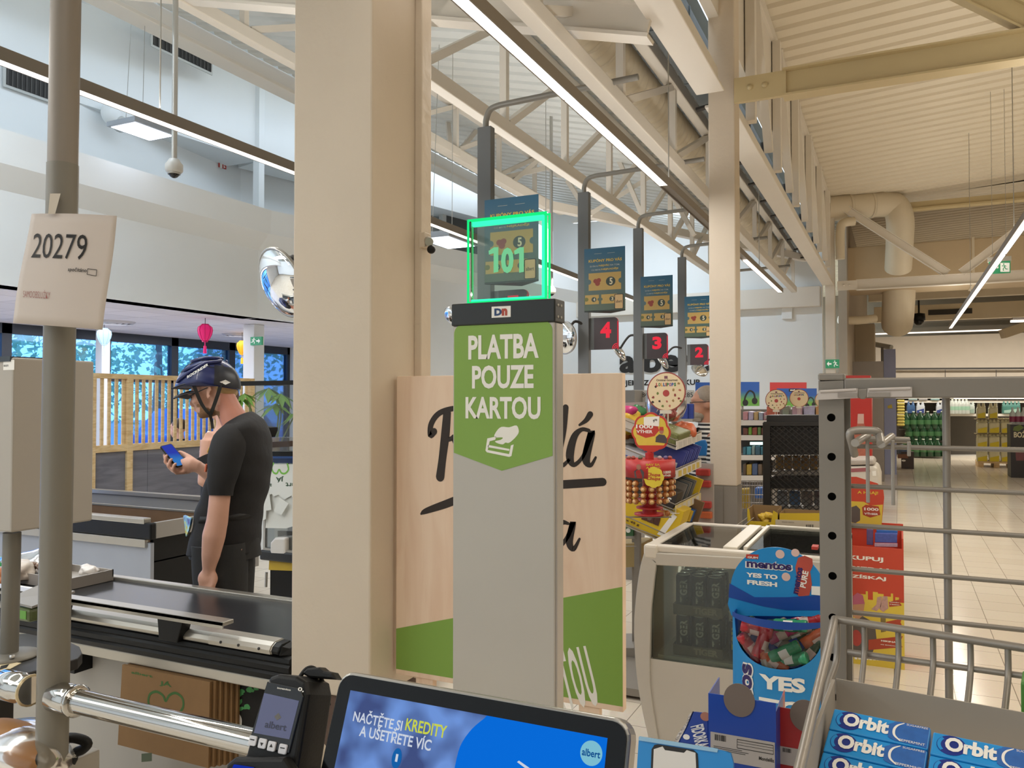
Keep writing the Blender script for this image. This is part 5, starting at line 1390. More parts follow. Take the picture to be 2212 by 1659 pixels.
# ================================================================ people
m_skin=mat('skin','c99a84',.5,var=.06,vs=25)
m_skinr=mat('skin_ruddy','c48672',.5,var=.08,vs=30)
m_beard=mat('beard','8d6a4c',.8,var=.25,vs=120)
def melt(name,prims,vox,mats,parent,paint=None,sm=6):
    "melt overlapping closed shapes into ONE continuous skin"
    o=prims.build(name,mats,parent)
    md=o.modifiers.new('skin','REMESH');md.mode='VOXEL';md.voxel_size=vox;md.use_smooth_shade=True
    m2=o.modifiers.new('relax','SMOOTH');m2.factor=.5;m2.iterations=sm
    dg=bpy.context.evaluated_depsgraph_get();dg.update()
    me=bpy.data.meshes.new_from_object(o.evaluated_get(dg))
    o.modifiers.clear();old=o.data;o.data=me;bpy.data.meshes.remove(old);me.name=name
    me.materials.clear()
    for m in(mats if isinstance(mats,(list,tuple))else[mats]):me.materials.append(m)
    O=ORG[parent.name]
    mi=[0]*len(me.polygons)
    if paint:
        for p in me.polygons:mi[p.index]=paint(p.center+O)
    me.polygons.foreach_set('material_index',mi)
    me.polygons.foreach_set('use_smooth',[True]*len(me.polygons))
    me.update()
    return o
DM=3.9
def Q(x,y,w=0.0,d=DM):return PD(x,y,d)-HF*w
SP=DM/F_PX  # metres per frame pixel at the man
def loft(mb,secs,n=24,dd=DM,p=2.4):
    "secs: (front px, back px, half width, centre offset w)"
    b=len(mb.v)
    for(f,bk,hw,cw)in secs:
        A,B=Q(*f,cw,dd),Q(*bk,cw,dd);c=(A+B)/2;h=(A-B)/2
        for k in range(n):
            a=2*PI*k/n;ca,sa=math.cos(a),math.sin(a)
            ca=math.copysign(abs(ca)**(2/p),ca);sa=math.copysign(abs(sa)**(2/p),sa)
            mb.v.append(c+h*ca-HF*(hw*sa))
    m=len(secs)
    for i in range(m-1):
        for k in range(n):mb.quadf((b+i*n+k,b+i*n+(k+1)%n,b+(i+1)*n+(k+1)%n,b+(i+1)*n+k),True)
    mb.quadf([b+k for k in range(n)][::-1]);mb.quadf([b+(m-1)*n+k for k in range(n)])
    return mb
feet=Q(500,1500,0);feet.z=0
man=thing('person','man in a blue bicycle helmet and black t-shirt looking at his phone','person',feet)
RM=Matrix((HR,-HF,V((0,0,1)))).transposed()  # columns: image right, towards the camera, up
def rotp(deg):return RM@Matrix.Rotation(math.radians(deg),3,V((0,1,0)))
b=MB()
b.ball(Q(463,825),(.093,.075,.094),22,16,rotp(0))
b.ball(Q(440,858),(.054,.060,.078),18,12,rotp(-18))
b.ball(Q(446,882),(.047,.052,.046),16,12,rotp(-20))
b.ball(Q(455,884),(.050,.056,.036),16,12,rotp(-12))
b.ball(Q(438,897),(.021,.024,.017),12,9)
b.tube([Q(419,855),Q(415,867),Q(412.5,875)],[.007,.010,.0115],10);b.ball(Q(416,876),(.011,.015,.007))
b.ball(Q(420,851),(.016,.045,.010),12,9)
b.ball(Q(424.5,884),(.010,.022,.0055));b.ball(Q(428,888.5),(.010,.020,.006))
for w in(-1,1):
    b.ball(Q(430,866,w*.045),(.022,.016,.018));b.ball(Q(422.5,857.5,w*.031),(.010,.013,.010))
    for k in range(9):
        a=-2.4+k*.55;b.ball(Q(464+6.5*math.cos(a)*1.0,846+12.5*math.sin(a),w*(.079+.004*math.cos(a))),.0052,8,6)
    b.ball(Q(461,853,w*.075),(.009,.006,.014));b.ball(Q(463,845,w*.073),(.013,.004,.024));b.ball(Q(462,860,w*.077),(.006,.005,.008))
b.tube([Q(476,850),Q(494,884),Q(510,915),Q(520,950)],[.058,.058,.066,.09],16)
b.tube([Q(520,930),Q(518,990),Q(505,1060),Q(496,1130),Q(492,1200)],[.07,.112,.112,.11,.115],16)
b.tube([Q(516,938,-.17),Q(518,930,0),Q(516,938,.17)],[.042,.055,.042],12)
b.tube([Q(517,940,.175),Q(515,1010,.215),Q(511,1080,.235),Q(508,1108,.235),Q(501,1140,.235),Q(494,1180,.230),Q(489,1207,.225)],[.046,.048,.046,.047,.051,.041,.029],16)
# near hand, loosely closed
b.ball(Q(487,1228,.225),(.046,.028,.046),14,10,rotp(6))
for k,(x,w)in enumerate(((472,.205),(480,.213),(489,.218),(497,.222))):
    b.tube([Q(x+4,1232,w+.020),Q(x+1,1250,w+.026),Q(x,1262,w+.012),Q(x+2,1260,w-.012),Q(x+5,1248,w-.018)],[.0125,.0125,.0115,.010,.009],9)
b.tube([Q(499,1218,.235),Q(502,1236,.246),Q(499,1254,.246),Q(497,1262,.24)],[.013,.012,.010,.008],9)
# far arm reaching forward with the phone
b.tube([Q(491,1196,.226),Q(488,1220,.225)],[.031,.027],12)
b.tube([Q(516,945,-.175),Q(500,1010,-.20),Q(480,1072,-.19),Q(470,1070,-.185),Q(445,1048,-.17),Q(425,1029,-.15),Q(406,1014,-.13)],[.045,.047,.045,.044,.041,.034,.028],14)
b.tube([Q(408,1014,-.13),Q(392,1008,-.125),Q(376,1008,-.125)],[.029,.036,.034],14)
b.ball(Q(378,1012,-.12),(.045,.022,.034),14,10,rotp(38))
b.tube([Q(394,1000,-.135),Q(378,990,-.150),Q(366,983,-.155),Q(357,979,-.15)],[.017,.0135,.011,.009],9)
for pts in(((370,1019,-.125),(350,1012,-.10),(340.5,1001,-.085),(343,988,-.082),(346,985,-.088)),
((374,1023,-.115),(357,1020,-.085),(350,1009,-.068),(356,996,-.066),(359,992,-.074)),
((380,1024,-.105),(366,1024,-.075),(362,1015,-.058),(367,1005,-.056),(370,1003,-.064)),
((366,1012,-.135),(345,1003,-.12),(335,992,-.11),(336,984,-.10))):
    b.tube([Q(*p)for p in pts],[.0125,.0115,.0105,.0095,.008][:len(pts)],9)
# legs and feet
for w,x in((.10,500),(-.10,488)):
    b.tube([Q(x,1170,w),Q(x-2,1280,w),Q(x-4,1390,w),Q(x,1480,w),Q(x+4,1585,w)],[.105,.09,.062,.058,.042],14)
    b.tube([Q(x+8,1588,w),Q(x-40,1594,w)+V((0,0,.0)),Q(x-70,1600,w)],[.045,.040,.03],10)
def paint_man(p):
    d=(p-EYE);dep=d.dot(HF);x=1106+F_PX*d.dot(HR)/dep;y=866-F_PX*d.z/dep
    if y<905 and y>872 and x>425 and x<475 and(y-872)*1.0+(470-x)*.35>16 and not(x<432 and 880<y<891):return 1
    if 838<y<874 and x<475:return 0
    if 930>y>850 and x>470:return 2
    return 0
melt('body',b,.0065,[m_skin,m_beard,m_skinr],man,paint_man,4)
q=MB();q.ball(Q(484,834),(.062,.072,.050),18,12,rotp(25));q.ball(Q(494,848),(.022,.055,.028),14,10);q.build('hair',mat('blond_hair','b89a6c',.6,var=.2,vs=90),man)
# eyes
q=MB()
for w in(-1,1):q.ball(Q(421,858.5,w*.034),.0095,10,8)
q.build('eye',mat('eye_dark','3a2b24',.2),man)
q=MB()
for w in(-1,1):
    q.tube([Q(462,838,w*.083),Q(436,849,w*.073),Q(420,856,w*.056)],.0022,6)
    q.tube([Q(419+3*math.cos(a),859+5*math.sin(a),w*(.037+.018*math.cos(a*1.0+1)))for a in[k*PI/5 for k in range(11)]],.0018,6)
q.build('glasses',m_blackp,man)
# t-shirt
m_shirt=mat('black_cotton','1b1a1b',.85,var=.12,vs=9,bump=.25,bs=26)
secs=[((490,918),(541,889),.078,0),((483,932),(553,898),.125,0),((478,946),(563,909),.175,0),((474,964),(573,932),.195,0),((465,1010),(580,975),.190,0),((455,1040),(580,1005),.185,0),
((446,1064),(577,1035),.178,0),((434,1095),(569,1075),.172,0),((430,1112),(562,1098),.170,0),((426,1140),(559,1125),.176,0),((417,1172),(556,1160),.182,0),((414,1190),(554,1188),.182,0)]
def folds(mb,i0,amp,seed):
    rnd=random.Random(seed)
    for i in range(i0,len(mb.v)):
        p=mb.v[i];k=math.sin(p.z*38+p.x*9)*math.sin(p.x*21-p.z*12+1.3)
        mb.v[i]=p-HF*(amp*k)+HR*(amp*.5*math.sin(p.z*52+p.y*17))
q=MB();S=smooth([(f[0]-1.5,f[1],bk[0]+1.5,bk[1],hw+.006,cw)for f,bk,hw,cw in secs],4)
loft(q,[((a,b_),(c,d),e,f)for a,b_,c,d,e,f in S],36);folds(q,0,.004,1);q.build('t_shirt',m_shirt,man)
def sleeve(pts,rs):
    q=MB();q.tube(smooth([tuple(Q(*p))for p in pts],4),[r for(r,)in smooth([(r,)for r in rs],4)],20);folds(q,0,.003,2);return q.build('sleeve',m_shirt,man)
sleeve([(524,932,.12),(521,958,.172),(518,1000,.212),(515,1035,.228),(514,1058,.235)],[.060,.080,.073,.061,.053])
sleeve([(520,935,-.12),(508,965,-.175),(497,1010,-.20),(488,1045,-.20)],[.060,.080,.074,.065])
q=MB();fS=Fr(Q(466,968,.09),HR-HF*.6,(0,0,1))
q.tube([Q(474,962,.115),Q(469,967,.105),Q(465,974,.095)],.004,6);q.build('yellow_print',mat('print_yellow','d0a93a',.6),man)
q=MB();q.tube([Q(459.5,1000,.075),Q(456,1016,.07)],.006,6);q.build('orange_print',mat('print_orange','d06a45',.6),man)
# trousers, belt, pouch, shoes
m_trs=mat('black_trousers','242424',.85,var=.1,vs=8,bump=.2,bs=30)
q=MB()
for w,x in((.095,500),(-.095,486)):
    q.tube([Q(x-10,1165,w),Q(x-8,1230,w),Q(x-6,1300,w),Q(x-4,1400,w),Q(x,1500,w),Q(x+3,1575,w)],[.128,.125,.115,.10,.09,.085],22)
q.tube([Q(488,1140,0),Q(488,1200,0)],[.15,.165],24)
folds(q,0,.005,5);q.build('trousers',m_trs,man)
q=MB()
for w,x in((.10,500),(-.10,488)):q.ball(Q(x-28,1592,w)+V((0,0,.01)),(.14,.05,.05),14,8,rotp(0))
q.build('shoes',m_black,man)
q=MB();loft(q,[((431,1108),(562,1098),.178,0),((429,1122),(561,1112),.180,0)],36);q.build('belt',mat('belt_cloth','101010',.6),man)
q=MB();q.hexa([Q(413,1108,.09),Q(436,1112,.13),Q(436,1112,.10),Q(413,1108,.06),Q(420,1152,.09),Q(433,1135,.13),Q(433,1135,.10),Q(420,1152,.06)])if False else q.hexa([Q(418,1154,.09),Q(431,1136,.13),Q(431,1136,.105),Q(418,1154,.065),Q(412,1107,.09),Q(436,1111,.13),Q(436,1111,.105),Q(412,1107,.065)])
def irid():
    m=bpy.data.materials.new('iridescent_pouch');m.use_nodes=True;nt=m.node_tree;b_=nt.nodes['Principled BSDF'];tc=nt.nodes.new('ShaderNodeTexCoord');nz=nt.nodes.new('ShaderNodeTexNoise');nz.inputs['Scale'].default_value=22
    nt.links.new(tc.outputs['Object'],nz.inputs[0]);cr=nt.nodes.new('ShaderNodeValToRGB');e=cr.color_ramp.elements;e[0].color=lin('4a3aa0');e[0].position=.35;e[1].color=lin('a9d8d0');e[1].position=.6
    x=e.new(.5);x.color=lin('7fb0e0');x=e.new(.68);x.color=lin('d8c84a');nt.links.new(nz.outputs[0],cr.inputs[0]);nt.links.new(cr.outputs[0],b_.inputs[0]);b_.inputs['Roughness'].default_value=.2;return m
q.build('pouch',irid(),man,bev=.006)
# helmet
m_navy=mat('helmet_navy','16225a',.32,var=.08,vs=8,coat=.3)
m_navyd=mat('helmet_dark','1a1c26',.35,var=.08)
hc=Q(449,821)
def hp(u,v,k=1.0):
    "u around (0 = front), v 0 rim .. 1 crown; k scales outward"
    a=2*PI*u;th=v*PI/2
    lx=-.152*math.cos(a)*math.cos(th)**.85;ly=.112*math.sin(a)*math.cos(th)**.85;lz=.128*math.sin(th)
    lz+=.018*math.cos(th)*(-math.cos(a))*.2
    lx+=.012*math.sin(th)
    cr=1+.018*math.cos(6*a)*math.cos(th)*math.sin(th*2)
    p=V((lx*k*cr,ly*k*cr,lz*k-.015-.035*max(0,-math.cos(a))*math.cos(th)+(-.02)*max(0,math.cos(a))*math.cos(th)))
    return hc+HR*p.x-HF*p.y+V((0,0,p.z))
q=MB();q.grid(lambda u,v:hp(u,v),48,16,True,True)
q.quadf([i for i in range(48)][::-1]);hel=q.build('helmet',m_navy,man)
q=MB()
for(u0,v0,du,dv_)in((.16,.62,.05,.11),(.20,.40,.05,.08),(.27,.66,.05,.07),(.335,.50,.06,.11),(.40,.30,.055,.10),(.10,.40,.035,.10),(.84,.62,.05,.11),(.80,.40,.05,.08),(.66,.50,.06,.11),(.60,.30,.055,.1),(.02,.5,.03,.2),(.02,.82,.06,.06)):
    q.face([hp(u0+du*math.cos(a)*1.0,v0+dv_*math.sin(a)*.55+du*math.cos(a)*.9,1.012)for a in[k*PI/8 for k in range(16)]])
q.build('vent',mat('helmet_vent','0d0e12',.6),hel)
q=MB();q.grid(lambda u,v:hp(.32+u*.36,.02+v*.50,1.015),20,8,True);q.build('rear_shell',m_navyd,hel)
for v0,u0,u1,dv_ in((.10,.10,.30,.55),(.36,.12,.42,.42),(.64,.08,.46,.22)):
    for sgn in(1,-1):
        q=MB();pts=[hp(sgn*(u0+(u1-u0)*k/10)%1.0,v0+dv_*(k/10)**1.2*.9,1.03)for k in range(11)];q.tube(pts,[.004]+[.009]*9+[.004],8);q.build('ridge',m_navy,hel)
# lettering and reflector on the near side of the helmet
fH=Fr(hp(.24,.28,1.035),HR*math.cos(.55)+V((0,0,math.sin(.55))),V((0,0,math.cos(.55)))-HR*math.sin(.55)-HF*.25*0+HF*.45)
q=MB();put_text(q,'ROCKRIDER',fH,-.062,-.006,.052,.008,.004,.02,.25);q.build('lettering',m_white,hel)
q=MB();q.face([hp(.345,.10,1.05),hp(.375,.17,1.05),hp(.405,.13,1.05),hp(.375,.06,1.05)]);q.build('reflector',m_white,hel)
q=MB();q.grid(lambda u,v:Q(376+v*66+abs(u-.5)*24,838-6*math.sin(PI*v)-10*v+abs(u-.5)*3,(u-.5)*.20),14,8,True);o=q.build('brim',m_navyd,hel);md=o.modifiers.new('thick','SOLIDIFY');md.thickness=.006
q=MB();q.grid(lambda u,v:Q(377+v*52+abs(u-.5)*26,856-14*v-8*math.sin(PI*v)*.4+abs(u-.5)*9,(u-.5)*.17),14,8,True);o=q.build('peak',mat('peak_grey','2f2d30',.6),hel);md=o.modifiers.new('thick','SOLIDIFY');md.thickness=.006
m_strap=mat('strap_black','17130f',.7)
def strap(pts,w=.018,nm='strap'):
    q=MB();S=smooth([tuple(Q(*p))for p in pts],5)
    for i in range(len(S)-1):q._ring_bar(V(S[i]),V(S[i+1]),HR*(w/2),HF*.0012)
    return q.build(nm,m_strap,hel)
strap([(434,832,.088),(440,850,.084),(448,872,.074),(459,889,.068),(464,895,.062)]);strap([(492,828,.090),(486,848,.086),(478,868,.078),(470,886,.070),(465,896,.062)])
strap([(464,888,.070),(465,900,.060),(466,912,.050),(468,925,.052)],.014);strap([(434,832,-.088),(448,872,-.074),(463,896,-.06)]);strap([(492,828,-.09),(478,868,-.078),(464,896,-.06)])
q=MB();q.ball(Q(500,838,0),(.020,.06,.014),12,8);q.ball(Q(503,834,.02),(.012,.014,.012),10,8);q.build('rear_dial',m_strap,hel)
# phone
pa=Q(377.5,1008.5,-.095);pl=(Q(329,966,-.105)-pa);la=pl.length;ax=pl.normalized()
wv=(HR*.030+V((0,0,.010))+HF*.060);fph=Fr(pa,wv,ax)
ph=thing('phone','black phone with a glowing blue page held by the helmeted man','phone',pa)
W2=.069
q=MB();q.prism(fph,rrect(-W2/2,0,W2/2,la,.009),-.009,0);q.build('case',m_black,ph,bev=.0015)
q=MB();q.prism(fph,rrect(-W2/2+.004,.004,W2/2-.004,la-.004,.007),0,.0006)
def phone_page():
    m=bpy.data.materials.new('phone_page');m.use_nodes=True;nt=m.node_tree;nt.nodes.clear();out=nt.nodes.new('ShaderNodeOutputMaterial');e=nt.nodes.new('ShaderNodeEmission');tc=nt.nodes.new('ShaderNodeTexCoord');sp=nt.nodes.new('ShaderNodeSeparateXYZ');nt.links.new(tc.outputs['Generated'],sp.inputs[0]);cr=nt.nodes.new('ShaderNodeValToRGB')
    cr.color_ramp.elements[0].color=lin('3f86d8');cr.color_ramp.elements[0].position=.3;cr.color_ramp.elements[1].color=lin('3848c0');cr.color_ramp.elements[1].position=.6
    nt.links.new(sp.outputs['Z'],cr.inputs[0]);nt.links.new(cr.outputs[0],e.inputs[0]);e.inputs[1].default_value=.9;nt.links.new(e.outputs[0],out.inputs[0]);return m
q.build('display',phone_page(),ph)

# ---- the others
def simple_person(label,px,py,d,face,hgt,shirt,hair,skin=m_skin,seated=False,legs='2b2f3a',armsback=False,bald=False):
    "standing or sitting person; px, py = centre of the head; face = heading angle"
    hp_=PD(px,py,d);z0=0.0
    t=thing('person',label,'person',(hp_.x,hp_.y,0));k=hgt/1.75
    fw=V((math.cos(face),math.sin(face),0));sd=V((-fw.y,fw.x,0));up=V((0,0,1))
    def L(f,s,u):return V((hp_.x,hp_.y,hp_.z))+fw*(f*k)+sd*(s*k)+up*(u*k)
    R3=Matrix((fw,sd,up)).transposed()
    b=MB()
    b.ball(L(-.01,0,.02),(.095*k,.075*k,.105*k),16,12,R3);b.ball(L(.035,0,-.05),(.058*k,.058*k,.07*k),14,10,R3);b.ball(L(.05,0,-.10),(.03*k,.035*k,.025*k),10,8,R3)
    b.tube([L(.088,0,.01),L(.108,0,-.035)],[.009*k,.014*k],8);b.ball(L(.08,0,.03),(.018*k,.05*k,.012*k),10,8,R3);b.ball(L(.086,0,-.075),(.012*k,.024*k,.008*k),8,6,R3)
    for s in(-1,1):b.ball(L(-.01,s*.08,-.01),(.022*k,.010*k,.032*k),8,6,R3)
    b.tube([L(-.02,0,-.06),L(-.03,0,-.2)],[.055*k,.065*k],12)
    b.tube([L(-.03,0,-.18),L(-.02,0,-.32),L(-.02,0,-.55),L(-.02,0,-.78)],[.07*k,.125*k,.12*k,.13*k],14);b.tube([L(-.03,-.17,-.25),L(-.03,.17,-.25)],.055*k,12)
    hip=-.74
    for s in(-1,1):
        b.tube([L(-.03,s*.18,-.25),L(-.04,s*.23,-.53),L(.05,s*.22,-.62)if seated else L(-.02-.10*armsback,s*(.24-.05*armsback),-.66+.08*armsback),L(.24,s*.14,-.66)if seated else L(.02-.22*armsback,s*(.24-.16*armsback),-.80+.2*armsback)],[.05*k,.042*k,.040*k,.028*k],10)
        hx=L(.29,s*.12,-.66)if seated else L(.03-.25*armsback,s*(.24-.18*armsback),-.88+.24*armsback)
        b.ball(hx,(.045*k,.022*k,.035*k)if seated else(.03*k,.02*k,.05*k),10,8,R3)
        dn=fw*.6-up*.3 if seated else-up
        for j in range(4):
            o=(j-1.5)*.017*k;a=hx+(fw if not seated else sd)*o;b.tube([a,a+dn.normalized()*.045*k,a+dn.normalized()*.075*k-sd*(s*.012)],[.009*k,.0085*k,.007*k],7)
        b.tube([hx+fw*.02*k,hx+fw*.045*k-up*.03*k,hx+fw*.04*k-up*.06*k],[.011*k,.010*k,.008*k],7)
        if seated:
            b.tube([L(-.02,s*.10,hip),L(.42,s*.11,hip),L(.44,s*.11,-1.2)],[.095*k,.075*k,.045*k],12)
        else:
            zf=-hp_.z/k+.05
            b.tube([L(-.02,s*.10,hip),L(-.0,s*.10,(hip+zf)/2),L(-.02,s*.10,zf)],[.095*k,.065*k,.045*k],12);b.tube([L(-.05,s*.10,zf),L(.16,s*.11,zf-.01)],[.045*k,.035*k],10)
    melt('body',b,.011,[skin],t,None,3)
    q=MB()
    if bald:q.grid(lambda u,v:L(-.015,0,.02)+R3@V((.100*k*math.cos(2*PI*u)*math.sin(.5+v*1.5),.081*k*math.sin(2*PI*u)*math.sin(.5+v*1.5),.112*k*math.cos(.0+v*1.75)))if math.cos(2*PI*u)<.45 else L(-.02,0,.0),24,10,True,True)
    else:q.ball(L(-.025,0,.045),(.096*k,.085*k,.088*k),16,12,R3)
    q.build('hair',mat('hair_'+hair,hair,.6,var=.2,vs=60),t)
    q=MB();n=22
    ring=[(-.135,.062,.062),(-.17,.075,.085),(-.20,.10,.15),(-.25,.12,.20),(-.33,.135,.205),(-.5,.13,.18),(-.68,.14,.175),(-.8,.145,.18)]
    for u,a,c in ring:
        for j in range(n):q.v.append(L(-.025+a*math.cos(2*PI*j/n),c*math.sin(2*PI*j/n),u))
    for i in range(len(ring)-1):
        for j in range(n):q.quadf((i*n+j,i*n+(j+1)%n,(i+1)*n+(j+1)%n,(i+1)*n+j),True)
    return t,q,L,k,R3
stripe=bpy.data.materials.new('striped_jersey');stripe.use_nodes=True
nt=stripe.node_tree;bb=nt.nodes['Principled BSDF'];tc=nt.nodes.new('ShaderNodeTexCoord');sp=nt.nodes.new('ShaderNodeSeparateXYZ');nt.links.new(tc.outputs['Object'],sp.inputs[0])
mm=nt.nodes.new('ShaderNodeMath');mm.operation='MULTIPLY';mm.inputs[1].default_value=1/.030;nt.links.new(sp.outputs['Z'],mm.inputs[0]);m3=nt.nodes.new('ShaderNodeMath');m3.operation='FRACT';nt.links.new(mm.outputs[0],m3.inputs[0])
m4=nt.nodes.new('ShaderNodeMath');m4.operation='GREATER_THAN';m4.inputs[1].default_value=.5;nt.links.new(m3.outputs[0],m4.inputs[0]);mx=nt.nodes.new('ShaderNodeMix');mx.data_type='RGBA';nt.links.new(m4.outputs[0],mx.inputs[0]);mx.inputs[6].default_value=lin('1a1a1c');mx.inputs[7].default_value=lin('cfcac2');nt.links.new(mx.outputs[2],bb.inputs[0]);bb.inputs['Roughness'].default_value=.8
# elderly man behind the sweets rack
t,q,L,k,R3=simple_person('grey-haired man in a black and white striped jersey behind the sweets rack',1521,872,5.95,math.radians(205),1.78,None,'8a7d6f',mat('skin_tan','b07f66',.55,var=.08))
for s in(-1,1):q.tube([L(-.03,s*.17,-.24),L(-.04,s*.235,-.5),L(-.01,s*.24,-.66)],[.075*k,.066*k,.055*k],14)
q.build('jersey',stripe,t)
q=MB();q.ball(L(.045,0,-.085),(.058,.060,.05),14,10,R3);q.build('beard',mat('grey_beard','8f8578',.8,var=.25,vs=90),t)
q=MB();q.tube([L(-.02,.086,.015),L(.09,.06,.01),L(.1,0,.005),L(.09,-.06,.01),L(-.02,-.086,.015)],.003,6);q.build('glasses',m_blackp,t)
q=MB();q.tube([L(.06,.09,-.17),L(.125,.03,-.3),L(.14,-.08,-.5),L(.13,-.16,-.7)],.02,8,flat=.3);q.build('shoulder_strap',m_black,t)
q=MB()
for s in(-1,1):
    q.tube([L(-.02,s*.1,-.76),L(0,s*.1,-1.2),L(-.02,s*.1,-1.62)],[.115*k,.09*k,.075*k],14)
q.build('trousers',mat('trouser_navy','2b2f3a',.8),t)
q=MB()
for s in(-1,1):q.ball(L(.06,s*.11,-1.66),(.14,.055,.05),12,8,R3)
q.build('shoes',m_black,t)
# woman behind the man
t,q,L,k,R3=simple_person('person in a black strap top with bare shoulder, half hidden behind the helmeted man',480,868,5.3,math.radians(187),1.66,None,'4a3326',armsback=True)
q.v=[p for p in q.v];q2=MB();n=22;ring=[(-.34,.125,.165),(-.40,.145,.175),(-.5,.14,.172),(-.68,.14,.175),(-.8,.145,.18)]
for u,a,c in ring:
    for j in range(n):q2.v.append(L(-.025+a*math.cos(2*PI*j/n),c*math.sin(2*PI*j/n),u))
for i in range(len(ring)-1):
    for j in range(n):q2.quadf((i*n+j,i*n+(j+1)%n,(i+1)*n+(j+1)%n,(i+1)*n+j),True)
for s in(-1,1):q2.tube([L(-.035,s*.215,-.36),L(-.13,s*.20,-.55)],[.062,.055],12)
q2.build('top',m_shirt,t)
q=MB()
for s in(-1,1):q.tube([L(.10,s*.09,-.34),L(.03,s*.10,-.205),L(-.08,s*.10,-.22),L(-.14,s*.09,-.34)],.010,8)
q.build('white_strap',m_white,t)
q=MB()
for s in(-1,1):q.tube([L(-.02,s*.1,-.76),L(0,s*.1,-1.2),L(-.02,s*.1,-1.55)],[.115*k,.09*k,.07*k],14)
q.build('trousers',m_trs,t)
# seated guest in the cafe
t,q,L,k,R3=simple_person('person in dark clothes sitting in the cafe behind the pine slats',384,925,10.2,math.radians(200),1.7,None,'3a2b22',seated=True)
for s in(-1,1):q.tube([L(-.03,s*.17,-.24),L(-.04,s*.235,-.5),L(.05,s*.23,-.62)],[.075*k,.066*k,.055*k],14)
q.build('jacket',mat('jacket_dark','2a2a33',.8),t)
ch=thing('cafe_chair','orange cafe chair under the seated person behind the pine slats','chair',(t.location.x,t.location.y,0))
cz=L(0,0,-.86).z;q=MB();c=L(.08,0,-.86);q.box((c.x-.22,c.y-.22,cz-.05),(c.x+.22,c.y+.22,cz));q.build('seat',mat('chair_orange','c9643a',.5),ch,bev=.01)
for a in(-1,1):
    for b_ in(-1,1):q=MB();q.tube([V((c.x+a*.19,c.y+b_*.19,cz-.05)),V((c.x+a*.21,c.y+b_*.21,0))],.014,8);q.build('leg',m_dark,ch)
# ================================================================ rack in the right foreground
RD=.95
R0=PD(1803,1140,RD)
fR=Fr(R0,(1,0,0),V((-.040,0,1)))
m_rack=mat('rack_grey','8b857d',.42,.25,var=.03)
m_wire=mat('wire_grey','958e85',.38,.35,var=.03)
t=thing('display_rack','grey perforated rack post with top bar and wire grid at the right','rack',V((R0.x,R0.y,0)))
q=MB()
a0,bt=fR.px(1781,822);a1,_=fR.px(1828,822);bb_=fR.px(1815,1800)[1]-.75
a0=fR.px(1797,1140)[0]-.0135;a1=a0+.0275
# post face with round holes: strips left, right and between the holes
hs=[(1800,902),(1801,987),(1803,1073),(1805,1158),(1806,1245),(1808,1335),(1811,1422),(1813,1508),(1815,1596)]
hc_=[fR.px(x,y)for x,y in hs];am=(a0+a1)/2;hr=.0047
bs_=[b_ for _,b_ in hc_];pitch=(bs_[0]-bs_[-1])/(len(bs_)-1)
edges=[bt]+[(bs_[i]+bs_[i+1])/2 for i in range(len(bs_)-1)]+[bs_[-1]-pitch/2]
for i,bc in enumerate(bs_):
    top,bot=edges[i],edges[i+1];n=20
    ring=[(am+hr*math.cos(2*PI*k/n),bc+hr*math.sin(2*PI*k/n))for k in range(n)]
    def outp(k):
        c,s=math.cos(2*PI*k/n),math.sin(2*PI*k/n);hw=(a1-a0)/2;hu=(top-bc)if s>=0 else(bc-bot)
        sc=min(hw/max(1e-9,abs(c)),hu/max(1e-9,abs(s)));return(am+c*sc,bc+s*sc)
    rect=[outp(k)for k in range(n)]
    for k in range(n):
        j=(k+1)%n;q.face([fR.at(*ring[k]),fR.at(*rect[k]),fR.at(*rect[j]),fR.at(*ring[j])])
        q.face([fR.at(*ring[k]),fR.at(*ring[j]),fR.at(*ring[j],-.002),fR.at(*ring[k],-.002)])
    for(sa,sb)in((a0,top),(a1,top),(a0,bot),(a1,bot)):
        c=fR.at(sa,sb)
    # corner wedges so that the strip is closed
    for k in range(n):
        j=(k+1)%n;p_,r_=rect[k],rect[j]
        if abs(p_[0]-r_[0])>1e-6 and abs(p_[1]-r_[1])>1e-6:
            cx=a1 if max(p_[0],r_[0])>am else a0;cy=top if max(p_[1],r_[1])>bc else bot;q.face([fR.at(*p_),fR.at(cx,cy),fR.at(*r_)])
q.fbox(fR,a0,bb_,a0+.002,bt,-.028,-.0001);q.fbox(fR,a1-.002,bb_,a1,bt,-.028,-.0001);q.fbox(fR,a0,bb_,a1,bt,-.03,-.027)
q.fbox(fR,a0,bb_,a1,edges[-1],-.002,0)
q.build('post',m_rack,t)
q=MB();q.fbox(fR,a0+.003,edges[-1],a1-.003,bt-.002,-.026,-.020);q.build('post_inner',mat('rack_inner','3b3733',.6),t)
q=MB();q.fbox(fR,a0-.0005,bt,a1+.001,bt+.0085,-.03,.001);q.build('post_cap',m_rack,t,bev=.002)
